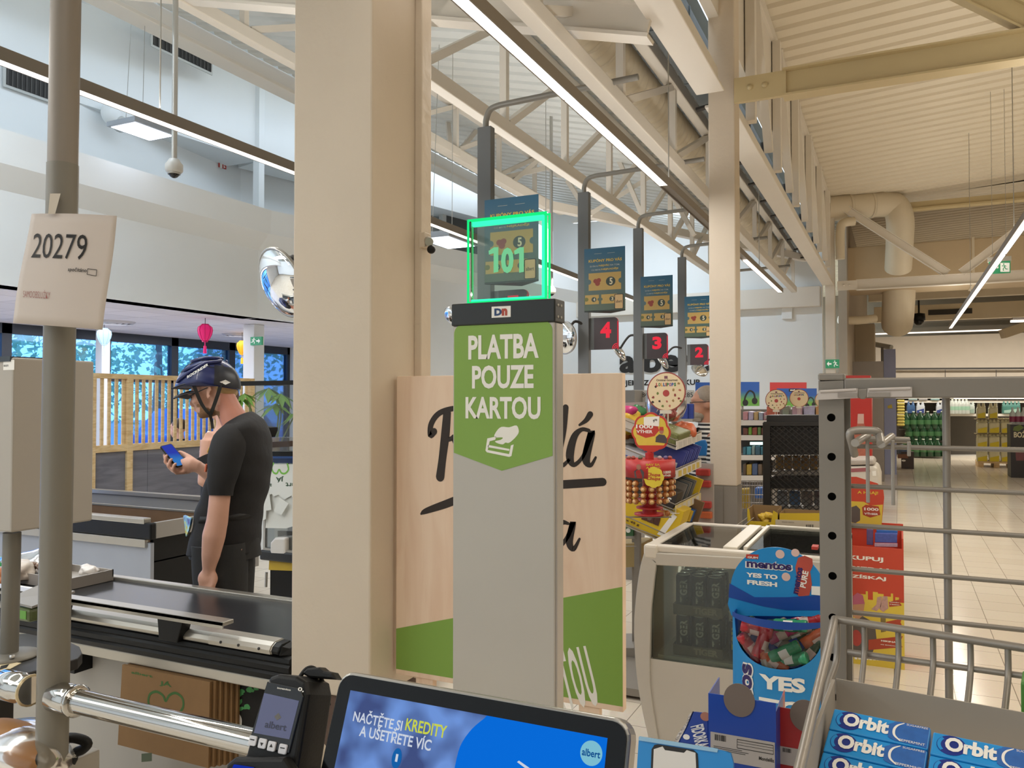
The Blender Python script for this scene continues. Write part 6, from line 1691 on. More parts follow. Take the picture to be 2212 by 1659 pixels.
# right flank rail of the post
q=MB();q.fbox(fR,a1,bb_,a1+.006,bt-.02,-.024,-.018);q.build('flank',m_rack,t)
b0,b1=fR.px(1900,860)[1],fR.px(1900,816)[1]
q=MB();q.fbox(fR,a1,b0,.95,b1,-.03,0);q.build('top_bar',m_rack,t,bev=.002)
fG=fR.off(-.028)
def wz(px,py):return fG.px(px,py)[1]
q=MB()
for(px,py)in((1990,967),(1990,1056),(1990,1144),(1990,1241),(1990,1338),(1990,1432)):
    z=wz(px,py);q.tube([fG.at(a1-.002,z),fG.at(.95,z)],.0029,10)
for px in(2047,2330,2620):
    c=fG.px(px,1150);q.tube([fG.at(c[0],bt-.02,-.004),fG.at(c[0]+.0,bb_+.6,-.004)],.0029 if px>2047 else.0042,10)
c=fG.px(1832,1000);q.tube([fG.at(c[0],bt-.05,-.003),fG.at(c[0]-.001,bb_+.6,-.003)],.0026,8)
q.build('wire_grid',m_wire,t)
q=MB();q.fbox(fR,.8,bb_,.8275,bt+.0085,-.03,0);q.build('post',m_rack,t)
for x in(0,.81):
    q=MB();q.box(V((R0.x+x-.02+bb_*-.04,R0.y-.25,0)),V((R0.x+x+.03+bb_*-.04,R0.y+.12,max(.03,R0.z+bb_))));q.build('foot',m_rack,t)
# price holders clipped on the bar
def holder(label,pts,gray):
    f=fR.off(.006);t=thing('price_holder',label,'price holder',f.w(*pts[3]),'price holders on the rack bar')
    q=MB();q.ppx(f,pts,0,.003);q.build('clip',mat('holder_clear','c6beb9',.25,var=.03),t)
    q=MB();(x0,y0),(x1,y1)=gray;q.ppx(f,[(x0,y0),(x1,y0),(x1,y1),(x0,y1)],.003,.0042);q.build('insert',mat('holder_insert','9a928b',.5),t)
    q=MB();q.tube([f.w(pts[0][0]+3,pts[0][1]+3,.003),f.w(pts[1][0]-3,pts[1][1]+3,.003)],.0018,8);q.build('lip',mat('holder_clear','c6beb9'),t)
holder('clear plastic price holder on the bar, left one overlapping the rack post',[(1770,843),(1853,839),(1853,860),(1763,864)],((1810,849),(1852,858)))
holder('clear plastic price holder on the bar, right one',[(1874,839),(1970,836),(1970,857),(1873,858)],((1875,848),(1923,857)))
q=MB();f=fR.off(.004);q.ppx(f,[(1852,841),(1874,840),(1874,856),(1868,862),(1860,862),(1853,857)],0,.004);tag(q.build('clip_joint',m_rack,bev=.001),'grey clip joining the two price holders on the rack bar','clip')
# hook bracket on the grid
t=thing('rack_hook','grey bent wire hook bracket with price arms on the upper grid wire','hook',fR.w(1880,960))
m_hk=mat('hook_grey','a09a92',.35,.3)
def px3(L):return[PD(x,y,d)for x,y,d in L]
q=MB();q.tube(smooth([tuple(p)for p in px3([(1846,982,.94),(1842,965,.93),(1836,938,.92),(1848,930,.92),(1890,931,.92),(1899,940,.92),(1903,960,.90)])],5),.0045,10)
q.tube(px3([(1847,957,.90),(1874,940,.955)]),.0045,10);q.tube(px3([(1903,960,.90),(1926,943,.955)]),.0045,10);q.tube(px3([(1872,948,.955),(1930,950,.955),(1963,951,.955)]),.004,10);q.build('bracket',m_hk,t)
for(x,y0,y1)in((1874,950,1085),(1928,950,1090),(1963,953,985),(1842,965,983)):
    q=MB();q.fbox(fR.off(.004),fR.px(x-4,y0)[0],fR.px(x,y1)[1],fR.px(x+4.5,y0)[0],fR.px(x,y0)[1],0,.003);q.build('hanging_strip',m_hk,t,bev=.001)

# ================================================================ wire basket with chewing gum
uG=V((math.cos(math.radians(-8.7)),math.sin(math.radians(-8.7)),0));hG=V((-uG.y,uG.x,0))
ti=math.radians(69.7)
G0=PD(1803,1535,.72)
fK=Fr(G0,uG,hG*math.sin(ti)+V((0,0,math.cos(ti))))
t=thing('wire_basket','grey wire basket hooked on the rack post, holding the blue gum box','basket',G0-V((0,0,.1)))
q=MB();A_=PD(1803,1337,.93);B_=PD(2225,1402,.80)
dirb=(B_-A_).normalized();B_=A_+dirb*.62
q.tube([A_,B_],.0042,10);q.build('top_wire',m_wire,t)
A2,B2=PD(1832,1408,.925),PD(2225,1462,.80);B2=A2+(B2-A2).normalized()*.6
q=MB();q.tube([A2,B2],.0032,8)
for px in(1866,1940,2015,2096,2177,2260):
    yt=1337+(px-1803)*.154
    dt=.93-(px-1803)*.00031
    q.tube(smooth([tuple(PD(px,yt,dt)),tuple(PD(px+1,yt+50,dt-.003)),tuple(PD(px-1,yt+90,dt-.012)),tuple(PD(px-10,yt+170,dt-.04))],5),.003,8)
q.build('back_wires',m_wire,t)
q=MB();q.tube(smooth([tuple(p)for p in px3([(1803,1337,.93),(1795,1372,.88),(1762,1510,.72),(1726,1665,.60),(1700,1770,.54)])],5),.0043,10)
q.tube(smooth([tuple(p)for p in px3([(1806,1338,.93),(1809,1375,.925),(1806,1430,.92),(1790,1480,.90),(1776,1560,.86)])],5),.0035,10);q.build('side_wires',m_wire,t)
# gum display box
t=thing('gum_box','open blue and grey cardboard box of chewing gum in the wire basket','box',G0-V((0,0,.06)))
m_card=mat('grey_card','a39b90',.8,var=.06,vs=12);m_gumb=mat('gum_blue','1d8fd6',.35,var=.03)
fBk=Fr(PD(1808,1468,.79),uG,(0,0,1))
q=MB();c0=fBk.px(1806,1466);
q.fbox(fBk,c0[0],c0[1]-.10,.33,c0[1],-.0015,0);q.build('back_flap',m_card,t)
bl=[PD(1806,1467,.79),PD(1798,1530,.775),PD(1742,1662,.64),PD(1728,1662,.638),PD(1786,1495,.77)]
S0,S1=PD(1804,1468,.79),PD(1733,1665,.60)
q=MB();dn=V((0,0,-.05));off=-uG*.0015
q.hexa([S0+dn*1.2,S0+dn*1.2+off*2,S1+dn+off*2,S1+dn,S0,S0+off*2,S1+off*2,S1]);q.build('side_wall',[m_card],t)
q=MB();o2=off*2.2;q.hexa([S0+dn*1.2+o2,S0+dn*1.2+o2+off,S1+dn+o2+off,S1+dn+o2,S0+o2-V((0,0,.004)),S0+o2+off-V((0,0,.004)),S1+o2+off-V((0,0,.004)),S1+o2-V((0,0,.004))]);q.build('outer_print',mat('box_white','c9ced6',.5),t)
pw,ph_,pt_=.0765,.0240,.013
# the packs lie in two columns, each row one step lower towards the viewer
def gum_pack():
    t=thing('gum_pack','','gum pack',(0,0,0));f=Fr((0,0,0),(1,0,0),(0,1,0))
    q=MB();q.fbox(f,0,0,pw-.0008,ph_-.0008,-pt_,0);q.build('wrapper',m_gumb,t,bev=.0012)
    q=MB();q.prism(f,ell(.014,.0125,.0105,.0098),0,.0003);q.build('logo_disc',mat('gum_navy','152f86',.35,var=0),t)
    q=MB();q.prism(f,[(.014+.010*math.cos(a),.0125+.0095*math.sin(a))for a in[PI*.75+PI*.5*k/8 for k in range(9)]]+[(.014+.0075*math.cos(a),.0125+.0072*math.sin(a))for a in[PI*1.25-PI*.5*k/8 for k in range(9)]],.0003,.0005);q.build('logo_arc',m_gumb,t)
    q=MB();put_text(q,'Orbit',f,.0095,.0062,.0455,.0205,.0007,.045);q.build('lettering',m_white,t)
    q=MB();L=[(.052,.002)]+[(.0535+.010*math.cos(a)+.001*math.sin(9*a),.012+.0105*math.sin(a))for a in[PI*1.45-PI*.95*k/14 for k in range(15)]]+[(.075,.0225),(.075,.001)];q.prism(f,L,0,.0004);q.build('mint_leaf',mat('gum_mid','2a63ae',.4,var=.25,vs=120),t)
    q=MB();q.strokes(f,[(.0555,.0025,.001),(.0505,.007,.0018),(.0495,.013,.0020),(.0515,.018,.0016),(.056,.0215,.0008)],0,.0006);q.build('frost_edge',m_white,t)
    q=MB();put_text(q,'PEPPERMINT',f,.0545,.0022,.0735,.0046,.0007,.0);put_text(q,'SUGARFREE',f,.058,.0198,.074,.0218,.0007,.0);q.build('lettering',m_white,t)
    return t
gp=gum_pack()
RotK=Matrix((fK.u,fK.v,fK.n)).transposed().to_4x4()
tilt_pack=Matrix.Rotation(math.radians(7),4,'X')
k=0
names=['topmost','second','third','fourth']
for col in range(2):
    for r in range(3):
        a=col*(pw+.0014)+(0.0 if col==0 else 0);bq=-.0235*(r+1)-(col*.004)
        p=fK.at(a,bq,-.0035*r)
        o=gp if(col,r)==(0,0)else dup(gp)
        o.matrix_world=Matrix.Translation(p)@RotK@tilt_pack
        lab='%s blue peppermint gum pack of the %s column in the open box'%(names[r],'left' if col==0 else 'right')
        o['label']=lab;o['group']='blue gum packs in the open box'
o=MB();o.fbox(fK,-.003,-.12,.30,.02,-.05,-.025);o.build('gum_filler',mat('filler_card','8a847a',.8),t)
o=MB();p=PD(2206,1570,.74);fz_=Fr(p,uG,(0,0,1));o.fbox(fz_,0,-.1,.05,.04,-.04,0);tag(o.build('gum_box',mat('green_pack','4f8a3a',.4,var=.2,vs=60),bev=.002),'green gum box cut by the right edge, next to the blue packs','box')

# ================================================================ chocolate boxes at the bottom
def choc_box(label,x0,x1,ytop,d,hx,lab_y,circ,cut):
    f=FD(x0,ytop,d);a1,b1=f.px(x1,ytop+(x1-x0)*.165)
    t=thing('chocolate_box',label,'box',f.at(a1/2,-.13,-.03))
    q=MB();m=mat('box_'+hx,hx,.4,var=.06)
    cx,cy=f.px(*circ[:2]);rx=f.px(circ[0]+circ[2],circ[1])[0]-cx;
    th=.0012
    q.fbox(f,0,-.13,a1,0,-th,0);q.fbox(f,0,-.13,th,0,-.06,-th);q.fbox(f,a1-th,-.13,a1,-.01,-.06,-th);q.build('carton',m,t)
    q=MB();q.prism(f,ell(cx,cy,rx,rx*1.08),.0003,.0012);q.build('round_tab',mat('tab_taupe','6f625a',.6),t)
    if lab_y:
        (ly0,ly1)=lab_y;A0=f.px(x0+5,ly0);A1=f.px(x1-2,ly1)
        q=MB();q.fbox(f,A0[0],A1[1]-.012,min(a1-.001,A1[0]),A0[1],0,.0008);q.build('info_label',mat('label_grey','b0a9a5',.55),t)
        w,h=min(a1-.001,A1[0])-A0[0],A0[1]-A1[1]+.012
        q=MB();rnd=random.Random(4);x=A0[0]+.07*w
        while x<A0[0]+.24*w:q.fbox(f,x,A0[1]-.28*h,x+w*.008,A0[1]-.06*h,.0008,.0011);x+=w*rnd.choice((.012,.018,.022))
        q.build('barcode',m_blackp,t)
        if not cut:
            q=MB();q2=[(.42,.10,.98,.12),(.42,.10,.425,.42),(.975,.1,.98,.42),(.42,.42,.98,.44),(.42,.2,.98,.21),(.42,.3,.98,.31),(.05,.5,.5,.515),(.05,.56,.6,.575),(.05,.62,.55,.635)]
            for(u0,v0,u1,v1)in q2:q.fbox(f,A0[0]+u0*w,A0[1]-v1*h,A0[0]+u1*w,A0[1]-v0*h,.0008,.0011)
            put_text(q,'Mondelēz',f,A0[0]+.76*w,A0[1]-.72*h,A0[0]+.99*w,A0[1]-.58*h,.0012,.02)
            q.build('print',m_blackp,t)
    return t
choc_box('blue chocolate box with grey round tab and printed info label',1530,1676,1497,.95,'0d3f9e',(1580,1640),(1597,1512,34),False)
choc_box('red chocolate box with grey round tab beside the basket',1679,1790,1527,.95,'a3161c',(1611,1645),(1740,1546,34),True)
t=thing('wafer_bar','blue wrapped wafer bar with torn silver end, left of the blue box','bar',PD(1500,1600,.98))
f=FD(1500,1570,.985,0,25)
q=MB();q.ppx(f,[(1497,1536),(1532,1540),(1532,1612),(1464,1606),(1470,1590),(1482,1570)],-.012,0);q.build('wrapper',mat('bar_blue','1c3f96',.3,.1),t,bev=.002)
q=MB();q.ppx(f,[(1497,1536),(1488,1545),(1483,1560),(1472,1575),(1462,1590),(1456,1604),(1464,1606),(1482,1572)],-.006,.001);q.build('torn_end',mat('foil','b3aca6',.3,.6,bump=.5,bs=200),t)
q=MB();a0,b0=f.px(1524,1608);a1,b1=f.px(1496,1566)
put_text(q,'FIDORKA',f,f.px(1496,1600)[0],f.px(1500,1612)[1],f.px(1526,1600)[0],f.px(1500,1564)[1],.001,.03,rot=-68);q.build('lettering',m_white,t)
q=MB();c=f.px(1524,1548);q.prism(f,ell(c[0],c[1],.006,.005),0,.0008);q.build('biscuit_picture',mat('biscuit','b3745a',.5),t)
q=MB();c=f.px(1483,1592);q.prism(f,ell(c[0],c[1],.004,.003),0,.001);q.build('white_mark',m_white,t)
# blue phone sign in a clear sleeve
f=FD(1380,1592,.88,-4,12)
t=thing('phone_sign','blue sign with a drawn phone in a clear sleeve right of the touch screen','sign',f.w(1470,1700))
q=MB();q.ppx(f,[(1380,1592),(1560,1622),(1578,1628),(1584,1650),(1584,1720),(1372,1720)],-.004,0);q.build('card',mat('sign_blue','1c86cf',.3),t)
q=MB();q.ppx(f,[(1382,1590),(1552,1617),(1550,1625),(1381,1599)],0,.0015);q.build('sleeve_edge',mat('sleeve_pale','8fb9d6',.2),t)
q=MB();q.ppx(f,[(1408,1618),(1414,1609),(1422,1608),(1498,1620),(1507,1628),(1508,1640),(1512,1720),(1404,1720)],0,.0008);q.build('phone_outline',m_blackp,t)
q=MB();q.ppx(f,[(1413,1618),(1432,1612),(1437,1620),(1478,1626),(1484,1620),(1503,1626),(1507,1720),(1409,1720)],.0008,.0012);q.build('phone_page',mat('page_pale','d9d6d2',.4),t)
t0=MB();t0.box(PD(1372,1720,.95),PD(1800,1760,.8))if False else t0.box((-.32,.55,.93),(.75,1.05,.985));tag(t0.build('kiosk_shelf',m_cab,bev=.004),'grey shelf under the boxes and the gum basket, just below the picture','shelf')

# ================================================================ round-topped gum stand
MY=1.74
fm_=FYp(MY)
m_mb=mat('stand_blue','1b86c9',.35,var=.05,vs=4);m_md=mat('stand_navy','14459a',.35,var=.05)
t=thing('gum_stand','round topped blue cardboard gum dispenser with clear window before the fridge','dispenser',fm_.w(1685,1560))
xc_,_=fm_.px(1680,1280);
cen=fm_.px(1680,1283);R_=fm_.px(1787,1283)[0]-cen[0]
hd=[(cen[0]+R_*math.cos(a),cen[1]+R_*math.sin(a)*1.0)for a in[PI*k/30 for k in range(31)]]
hd=hd+[fm_.px(1572,1305),fm_.px(1580,1330),fm_.px(1788,1332)]
q=MB();q.prism(fm_,hd,-.004,0);q.build('header',m_mb,t)
q=MB();q.ppx(fm_,[(1576,1260),(1630,1290),(1700,1290),(1787,1285),(1788,1318),(1700,1318),(1650,1310),(1574,1290)],0,.0008);q.build('header_shade_print',m_md,t)
L=[]
lettering(t,m_white,fm_.off(.0003),[('YES TO',1612,1236,1680,1252,.05),('FRESH',1614,1252,1679,1268,.05)])
q=MB();text_px(q,'mentos',fm_,1610,1207,1713,1235,.0011,.085);q.build('logo_outline',m_white,t);q=MB();text_px(q,'mentos',fm_,1613,1209,1710,1233,.0016,.03);q.build('lettering',mat('gum_violet','2a1a5e',.4,var=0),t)
q=MB();q.ppx(fm_,[(1612,1197),(1639,1198),(1638,1208),(1611,1206)],0,.0008);q.build('red_tag',mat('tag_red','b5382c',.4),t);q=MB();text_px(q,'GUM',fm_,1615,1201,1637,1207,.0012,.03);q.build('lettering',m_white,t)
for(x,y,r)in((1685,1197,9.5),(1718,1194,8.5),(1698,1246,9)):q=MB();c=fm_.px(x,y);q.prism(fm_,ell(c[0],c[1],r*.00092),0,.001);q.build('dragee_print',mat('dragee','d8b7ae',.5,var=.1),t)
q=MB();q.ppx(fm_,[(1724,1205),(1738,1200),(1755,1207),(1756,1222),(1750,1235),(1754,1262),(1748,1286),(1726,1288),(1716,1278),(1722,1246),(1718,1226)],0,.001);q.build('bottle_print',mat('print_redb','b24a3c',.4,var=.15,vs=40),t)
q=MB();text_px(q,'mentos',fm_,1716,1224,1730,1284,.0014,.04,rot=80);q.build('lettering',mat('gum_violet','2a1a5e'),t)
q=MB();text_px(q,'PURE',fm_,1731,1232,1744,1270,.0014,.03,rot=80);q.build('lettering',m_white,t)
q=MB();q.ppx(fm_,[(1753,1266),(1792,1268),(1792,1288),(1753,1284)],0,.002);q.build('price_card',m_white,t);q=MB();text_px(q,'29',fm_,1774,1270,1785,1282,.0026,.03);q.build('lettering',m_blackp,t)
# body: curved front with a U-shaped window
fb_=FYp(MY-.02)
u0,v1=fb_.px(1586,1320);u1,v0=fb_.px(1788,1640)
W_=u1-u0;xc_=(u0+u1)/2
def curv(a):return.055*math.sqrt(max(0,1-((a-xc_)/(W_*.53))**2))
zc_=fb_.px(1687,1352)[1];wr=W_*.475;zb_=fb_.px(1687,1428)[1]
def win_bottom(a):
    k=min(1,abs(a-xc_)/wr);return zc_-(zc_-zb_)*math.sqrt(max(0,1-k**2.4))
q=MB();n=40;rowsb=10
for i in range(n):
    A0,A1=u0+W_*i/n,u0+W_*(i+1)/n
    def col(a):
        top=win_bottom(a)if abs(a-xc_)<wr else v1
        return[fb_.at(a,v0+(top-v0)*j/rowsb,curv(a))for j in range(rowsb+1)]
    C0,C1=col(A0),col(A1)
    for j in range(rowsb):q.face([C0[j],C1[j],C1[j+1],C0[j+1]])
q.build('front',m_mb,t)
q=MB();q.box(fb_.at(u0,v0,-.09),fb_.at(u1,v1+.02,-.085));q.box(fb_.at(u0,v0,-.085),fb_.at(u0+.002,v1,.0));q.box(fb_.at(u1-.002,v0,-.085),fb_.at(u1,v1,.0));q.build('back',m_md,t)
q=MB();q.grid(lambda u,v:fb_.at(xc_+(u-.5)*2*wr*.98,zb_+(v1+.0-zb_)*v,curv(xc_+(u-.5)*2*wr*.98)-.004),20,4);q.build('clear_window',clear_mat('stand_window','f8fafb',.03,.08),t)
q=MB();pts=[fb_.px(x,y)for x,y in((1588,1310),(1640,1312),(1788,1312),(1788,1335),(1740,1337),(1690,1336),(1640,1328),(1588,1312))]
q.grid(lambda u,v:fb_.at(u0+W_*u,v1+.004-.016*v*(.6+.4*math.sin(PI*u)),curv(u0+W_*u)+.002),20,3);q.build('top_flap',m_md,t)
def ctext(s,x0,y0,x1,y1,bold,m,rot=0,c=.0015):
    vs,fs_,asp=glyphs(s,bold);a0,b1=fb_.px(x0,y0);a1,b0=fb_.px(x1,y1);a0-=0;q=MB();P=[]
    for p in vs:
        if rot:
            aa,bb2=a0+(1-p[1])*(a1-a0)if rot<0 else a0+p[1]*(a1-a0),(b0+p[0]*(b1-b0))if rot<0 else b1-p[0]*(b1-b0)
            if rot<0:aa=a0+(1-p[1])*(a1-a0)
        else:aa,bb2=a0+p[0]*(a1-a0),b0+p[1]*(b1-b0)
        P.append(fb_.at(aa,bb2,curv(aa)+c))
    q.raw(P,fs_);q.build('lettering',m,t)
m_vio=mat('gum_violet','2a1a5e')
ctext('YES',1648,1437,1745,1481,.05,m_white);ctext('TO',1648,1486,1747,1530,.05,m_white);ctext('FRESH',1648,1537,1760,1580,.05,m_white)
ctext('mentos',1602,1414,1637,1600,.09,m_white,-1);ctext('mentos',1605,1418,1634,1597,.035,m_vio,-1,.0022)
# little bottles heaped in the window
mb_c=[mat('bottle_red','a82430',.25,var=.15,vs=60),mat('bottle_green','2e8d63',.25,var=.1,vs=60),mat('bottle_dark','2b4a34',.25,var=.2,vs=60),mat('bottle_pink','c23a72',.25),mat('bottle_clear','9a8f80',.2,var=.2,vs=60),mat('bottle_orange','b5532c',.25,var=.15,vs=60)]
def gum_bottle(col):
    t=thing('gum_bottle','','gum bottle',(0,0,0));q=MB();L_=.062;r=.0125
    q.lathe([(r*.9,-L_/2),(r,-L_/2+.003),(r,-L_*.25),(r*.88,-L_*.16),(r,-L_*.05),(r,L_*.12),(r*.9,L_*.2),(r*.98,L_*.28),(r*.9,L_*.34)],(0,0,0),16);q.build('body',mb_c[col],t)
    q=MB();q.lathe([(r*.95,L_*.34),(r*.97,L_*.36),(r*.97,L_/2-.002),(r*.8,L_/2)],(0,0,0),16);q.build('cap',mb_c[col],t)
    q=MB();q.lathe([(r*1.01,-.012),(r*1.01,.006)],(0,0,0),10,a0=.2,a1=1.9);q.build('label',m_white if col in(1,4)else mat('bottle_label','d3b9b0',.4,var=.2,vs=90),t)
    return t
protos={}
spots=[(1640,1352,0,100,'long red gum bottle lying top left in the dispenser window'),(1712,1343,1,85,'green gum bottle lying on top of the heap in the window'),(1607,1372,2,30,'dark green gum bottle at the left rim of the window'),(1652,1378,0,20,'upright red gum bottle with pale label left of centre in the window'),
(1625,1392,0,-35,'red gum bottle tilted left in the heap, lower left'),(1668,1363,4,60,'pale gum bottle peeping between red and green bottles'),(1690,1366,3,60,'pink gum bottle in the middle of the heap'),(1716,1366,4,65,'gum bottle with fruit label right of the pink one'),
(1745,1368,2,55,'dark green gum bottle leaning at the upper right of the heap'),(1762,1380,5,55,'orange red gum bottle at the right rim of the window'),(1700,1398,1,60,'big green gum bottle lying in front at the centre of the heap'),(1715,1416,1,70,'green gum bottle lying lowest at the centre right'),
(1658,1408,4,-20,'clear gum bottle standing low left of centre in the heap'),(1674,1418,5,-60,'orange gum bottle at the bottom of the heap'),(1612,1410,2,-50,'dark gum bottle low at the left of the heap'),(1748,1410,2,40,'dark green gum bottle low at the right of the heap'),(1676,1384,4,-60,'gum bottle with white cap in the centre of the heap'),(1740,1350,0,70,'red gum bottle half hidden at the upper right of the heap'),(1690,1350,2,80,'dark gum bottle at the back of the heap')]
rnd=random.Random(12)
for i,(x,y,c,an,lab)in enumerate(spots):
    if c not in protos:protos[c]=o=gum_bottle(c)
    else:o=dup(protos[c])
    front=i in(3,4,10,11,12,13,0,1);
    a_,b_=fb_.px(x,y);p=fb_.at(a_,b_,max(-.05,curv(a_)-.022-(0 if front else.03+.012*(i%3))))
    o.matrix_world=Matrix.Translation(p)@Matrix.Rotation(math.radians(an),4,'Y')@Matrix.Rotation(rnd.uniform(-.3,.3),4,'X')@Matrix.Rotation(rnd.uniform(0,2),4,'Z')
    o['label']=lab;o['group']='gum bottles in the dispenser'
q=MB();zt_=fb_.px(1687,1420)[1];q.box(fb_.at(u0+.005,v0,-.08),fb_.at(u1-.005,fb_.px(1687,1440)[1],-.0));q.build('inner_shelf',m_md,t)
q=MB();q.box(fb_.at(u0-.02,v0-.002,-.12),fb_.at(u1+.03,v0-.03,.08));q.box(fb_.at(xc_-.03,v0-.03,-.05),V((fb_.at(xc_+.03,0).x,MY+.02,0)));tag(q.build('stand_shelf',m_steelg),'small grey shelf on a post carrying the round topped gum dispenser','shelf')
# ================================================================ chest fridge
FY0=3.49;ff=FYp(FY0)
m_frg=mat('fridge_grey','bab6ae',.45,.1,var=.04);m_frw=mat('fridge_white','cfc9be',.4,var=.03)
ztop=ff.px(1600,1198)[1];fx1=ff.px(1395,1200)[0]+.80;FY1=4.25
t=thing('chest_fridge','grey chest fridge with curved glass front holding drink cans, behind the round topped gum stand','fridge',(fx1-.4,3.85,0))
prof_px=[(1393,1192),(1384,1225),(1376,1280),(1371,1340),(1372,1400),(1378,1470),(1390,1540),(1404,1600)]
pr=[ff.px(x,y)for x,y in prof_px]
zb=pr[-1][1]
def fprof(d):return smooth([(a+d,b_)for a,b_ in pr],4)
# end frame: curved band, rims, lower panel
band=fprof(0)+[(fx1,zb),(fx1,zb-.001)]
inner=[ff.px(x,y)for x,y in((1418,1218),(1412,1280),(1405,1440))]
q=MB()
outl=fprof(0);inn=smooth([ff.px(x,y)for x,y in((1420,1212),(1414,1260),(1408,1320),(1406,1380),(1405,1425),(1406,1480),(1414,1540),(1424,1600))],4)
q.prism(ff,outl+inn[::-1],-.03,.012)
q.prism(ff,[ff.px(1393,1192),ff.px(1420,1220),(fx1,ff.px(1600,1222)[1]),(fx1,ztop)],-.04,.012)
q.build('end_frame',m_frg,t,bev=.004)
gz=ff.px(1500,1436)[1]
q=MB();q.fbox(ff,ff.px(1405,1440)[0],.08,fx1,gz,-.03,.0);q.build('lower_panel',m_frg,t)
q=MB();q.fbox(ff,ff.px(1405,1440)[0]+.01,gz,fx1-.02,ff.px(1500,1222)[1],-.012,-.006);q.build('end_glass',clear_mat('fridge_glass','e2eae5',.08),t)
q=MB();S=fprof(0);
for i in range(len(S)-1):q.face([V((S[i][0],FY0,S[i][1])),V((S[i+1][0],FY0,S[i+1][1])),V((S[i+1][0],FY1,S[i+1][1])),V((S[i][0],FY1,S[i][1]))],True)
q.build('curved_front',m_frg,t)
q=MB();q.box((pr[-1][0]+.02,FY0+.03,0),(fx1,FY1,.08));q.build('plinth',m_dark,t)
q=MB();q.box((pr[-1][0]+.03,FY0+.03,.08),(fx1-.02,FY1-.02,.42));q.box((fx1-.03,FY0,.08),(fx1,FY1,ztop));q.box((pr[0][0]+.02,FY1-.03,.08),(fx1,FY1,ztop));q.build('tub',m_frw,t)
q=MB();q.box((pr[0][0],FY0,ztop-.02),(pr[0][0]+.05,FY1,ztop+.012));q.box((pr[0][0],FY0,ztop-.02),(fx1,FY0+.05,ztop+.012));q.box((fx1-.05,FY0,ztop-.02),(fx1,FY1,ztop+.012));q.box((pr[0][0],FY1-.05,ztop-.02),(fx1,FY1,ztop+.012));q.build('top_rim',m_frw,t,bev=.008)
xm=PZ(1590,1180,ztop).x
q=MB();q.box((xm-.03,FY0+.05,ztop+.004),(xm+.03,FY1-.03,ztop+.02));q.box((xm+.055,FY0+.05,ztop+.006),(xm+.075,FY1-.03,ztop+.026));q.box((xm+.055,FY1-.06,ztop+.006),(fx1-.03,FY1-.03,ztop+.026));q.box((fx1-.06,FY0+.05,ztop+.006),(fx1-.035,FY1-.03,ztop+.026));q.build('lid_frame',mat('lid_white','d5cfc2',.35),t,bev=.003)
q=MB();q.box((pr[0][0]+.04,FY0+.05,ztop),(xm-.03,FY1-.04,ztop+.006));q.box((xm+.07,FY0+.05,ztop+.012),(fx1-.05,FY1-.05,ztop+.018));q.build('lid_glass',clear_mat('lid_glass','dfe4e0',.35),t)
q=MB();q.box((pr[0][0]-.004,FY0-.014,ztop-.05),(pr[0][0]+.06,FY0+.06,ztop+.014));q.build('corner_cap',m_frw,t,bev=.012)
q=MB();c=PZ(1761,1185,ztop+.03);q.box(c-V((.012,.03,.0)),c+V((.012,.03,.012)));q.build('lid_grip',mat('grip_red','b23a30',.4),t)
# drink cans
m_canlid=mat('can_lid','b9b7b2',.3,.8)
def can(m,mt,txt):
    t=thing('drink_can','','can',(0,0,0));r,h=.033,.168;q=MB()
    q.lathe([(r*.8,0),(r,.008),(r,h-.014),(r*.84,h-.002)],(0,0,0),18);q.build('can',m,t)
    q=MB();q.lathe([(r*.86,h-.004),(r*.88,h),(r*.82,h),(r*.78,h-.004),(0,h-.004)],(0,0,0),18);q.build('lid',m_canlid,t)
    q=MB();vs,fs_,asp=glyphs('TIGER',.04)
    def wrap(a,b_):return V((r*1.012*math.sin(a),-r*1.012*math.cos(a),b_))
    q.raw([wrap((.5-p[1])*1.0+.15,.048+p[0]*.1)for p in vs],fs_);q.build('lettering',mt,t);return t
m_blk=mat('can_black','2a2a2c',.35,.3,var=.1);m_nvy=mat('can_navy','1d2036',.35,.3)
cb=can(m_blk,mat('can_silver_print','b5b1aa',.4,var=0),'TIGER');cy_=can(m_nvy,mat('can_yellow_print','bdae3c',.4,var=0),'TIGER')
zf1=ff.px(1470,1405)[1]-.01;step=.069
zlow=ff.px(1480,1424)[1]-.0
x0c=ff.px(1455,1400)[0]+.02
lays=[]
for rr in range(3):
    for c in range(3):
        lays.append((cb,x0c+c*step,FY0+.10+rr*step,zlow,'black can of the lower tray, %s row from the glass, %s from the left'%(('first','second','third')[rr],('first','second','third')[c])))
        lays.append((cb,x0c+c*step,FY0+.10+rr*step,zlow+.168+.008,'black can of the upper tray, %s row from the glass, %s from the left'%(('first','second','third')[rr],('first','second','third')[c])))
for rr in range(4):
    for c in range(2):lays.append((cy_,x0c+3.35*step+c*step,FY0+.09+rr*step,zlow+.0,'navy can with yellow print, %s row, %s column in the fridge'%(('first','second','third','fourth')[rr],('left','right')[c])))
seen=set()
for pr_,x,y,z,lab in lays:
    o=dup(pr_)if pr_.name in seen else pr_
    seen.add(pr_.name);o.location=(x,y,z);o.rotation_euler=(0,0,.25*math.sin(x*90+y*40));o['label']=lab;o['group']='drink cans in the chest fridge'
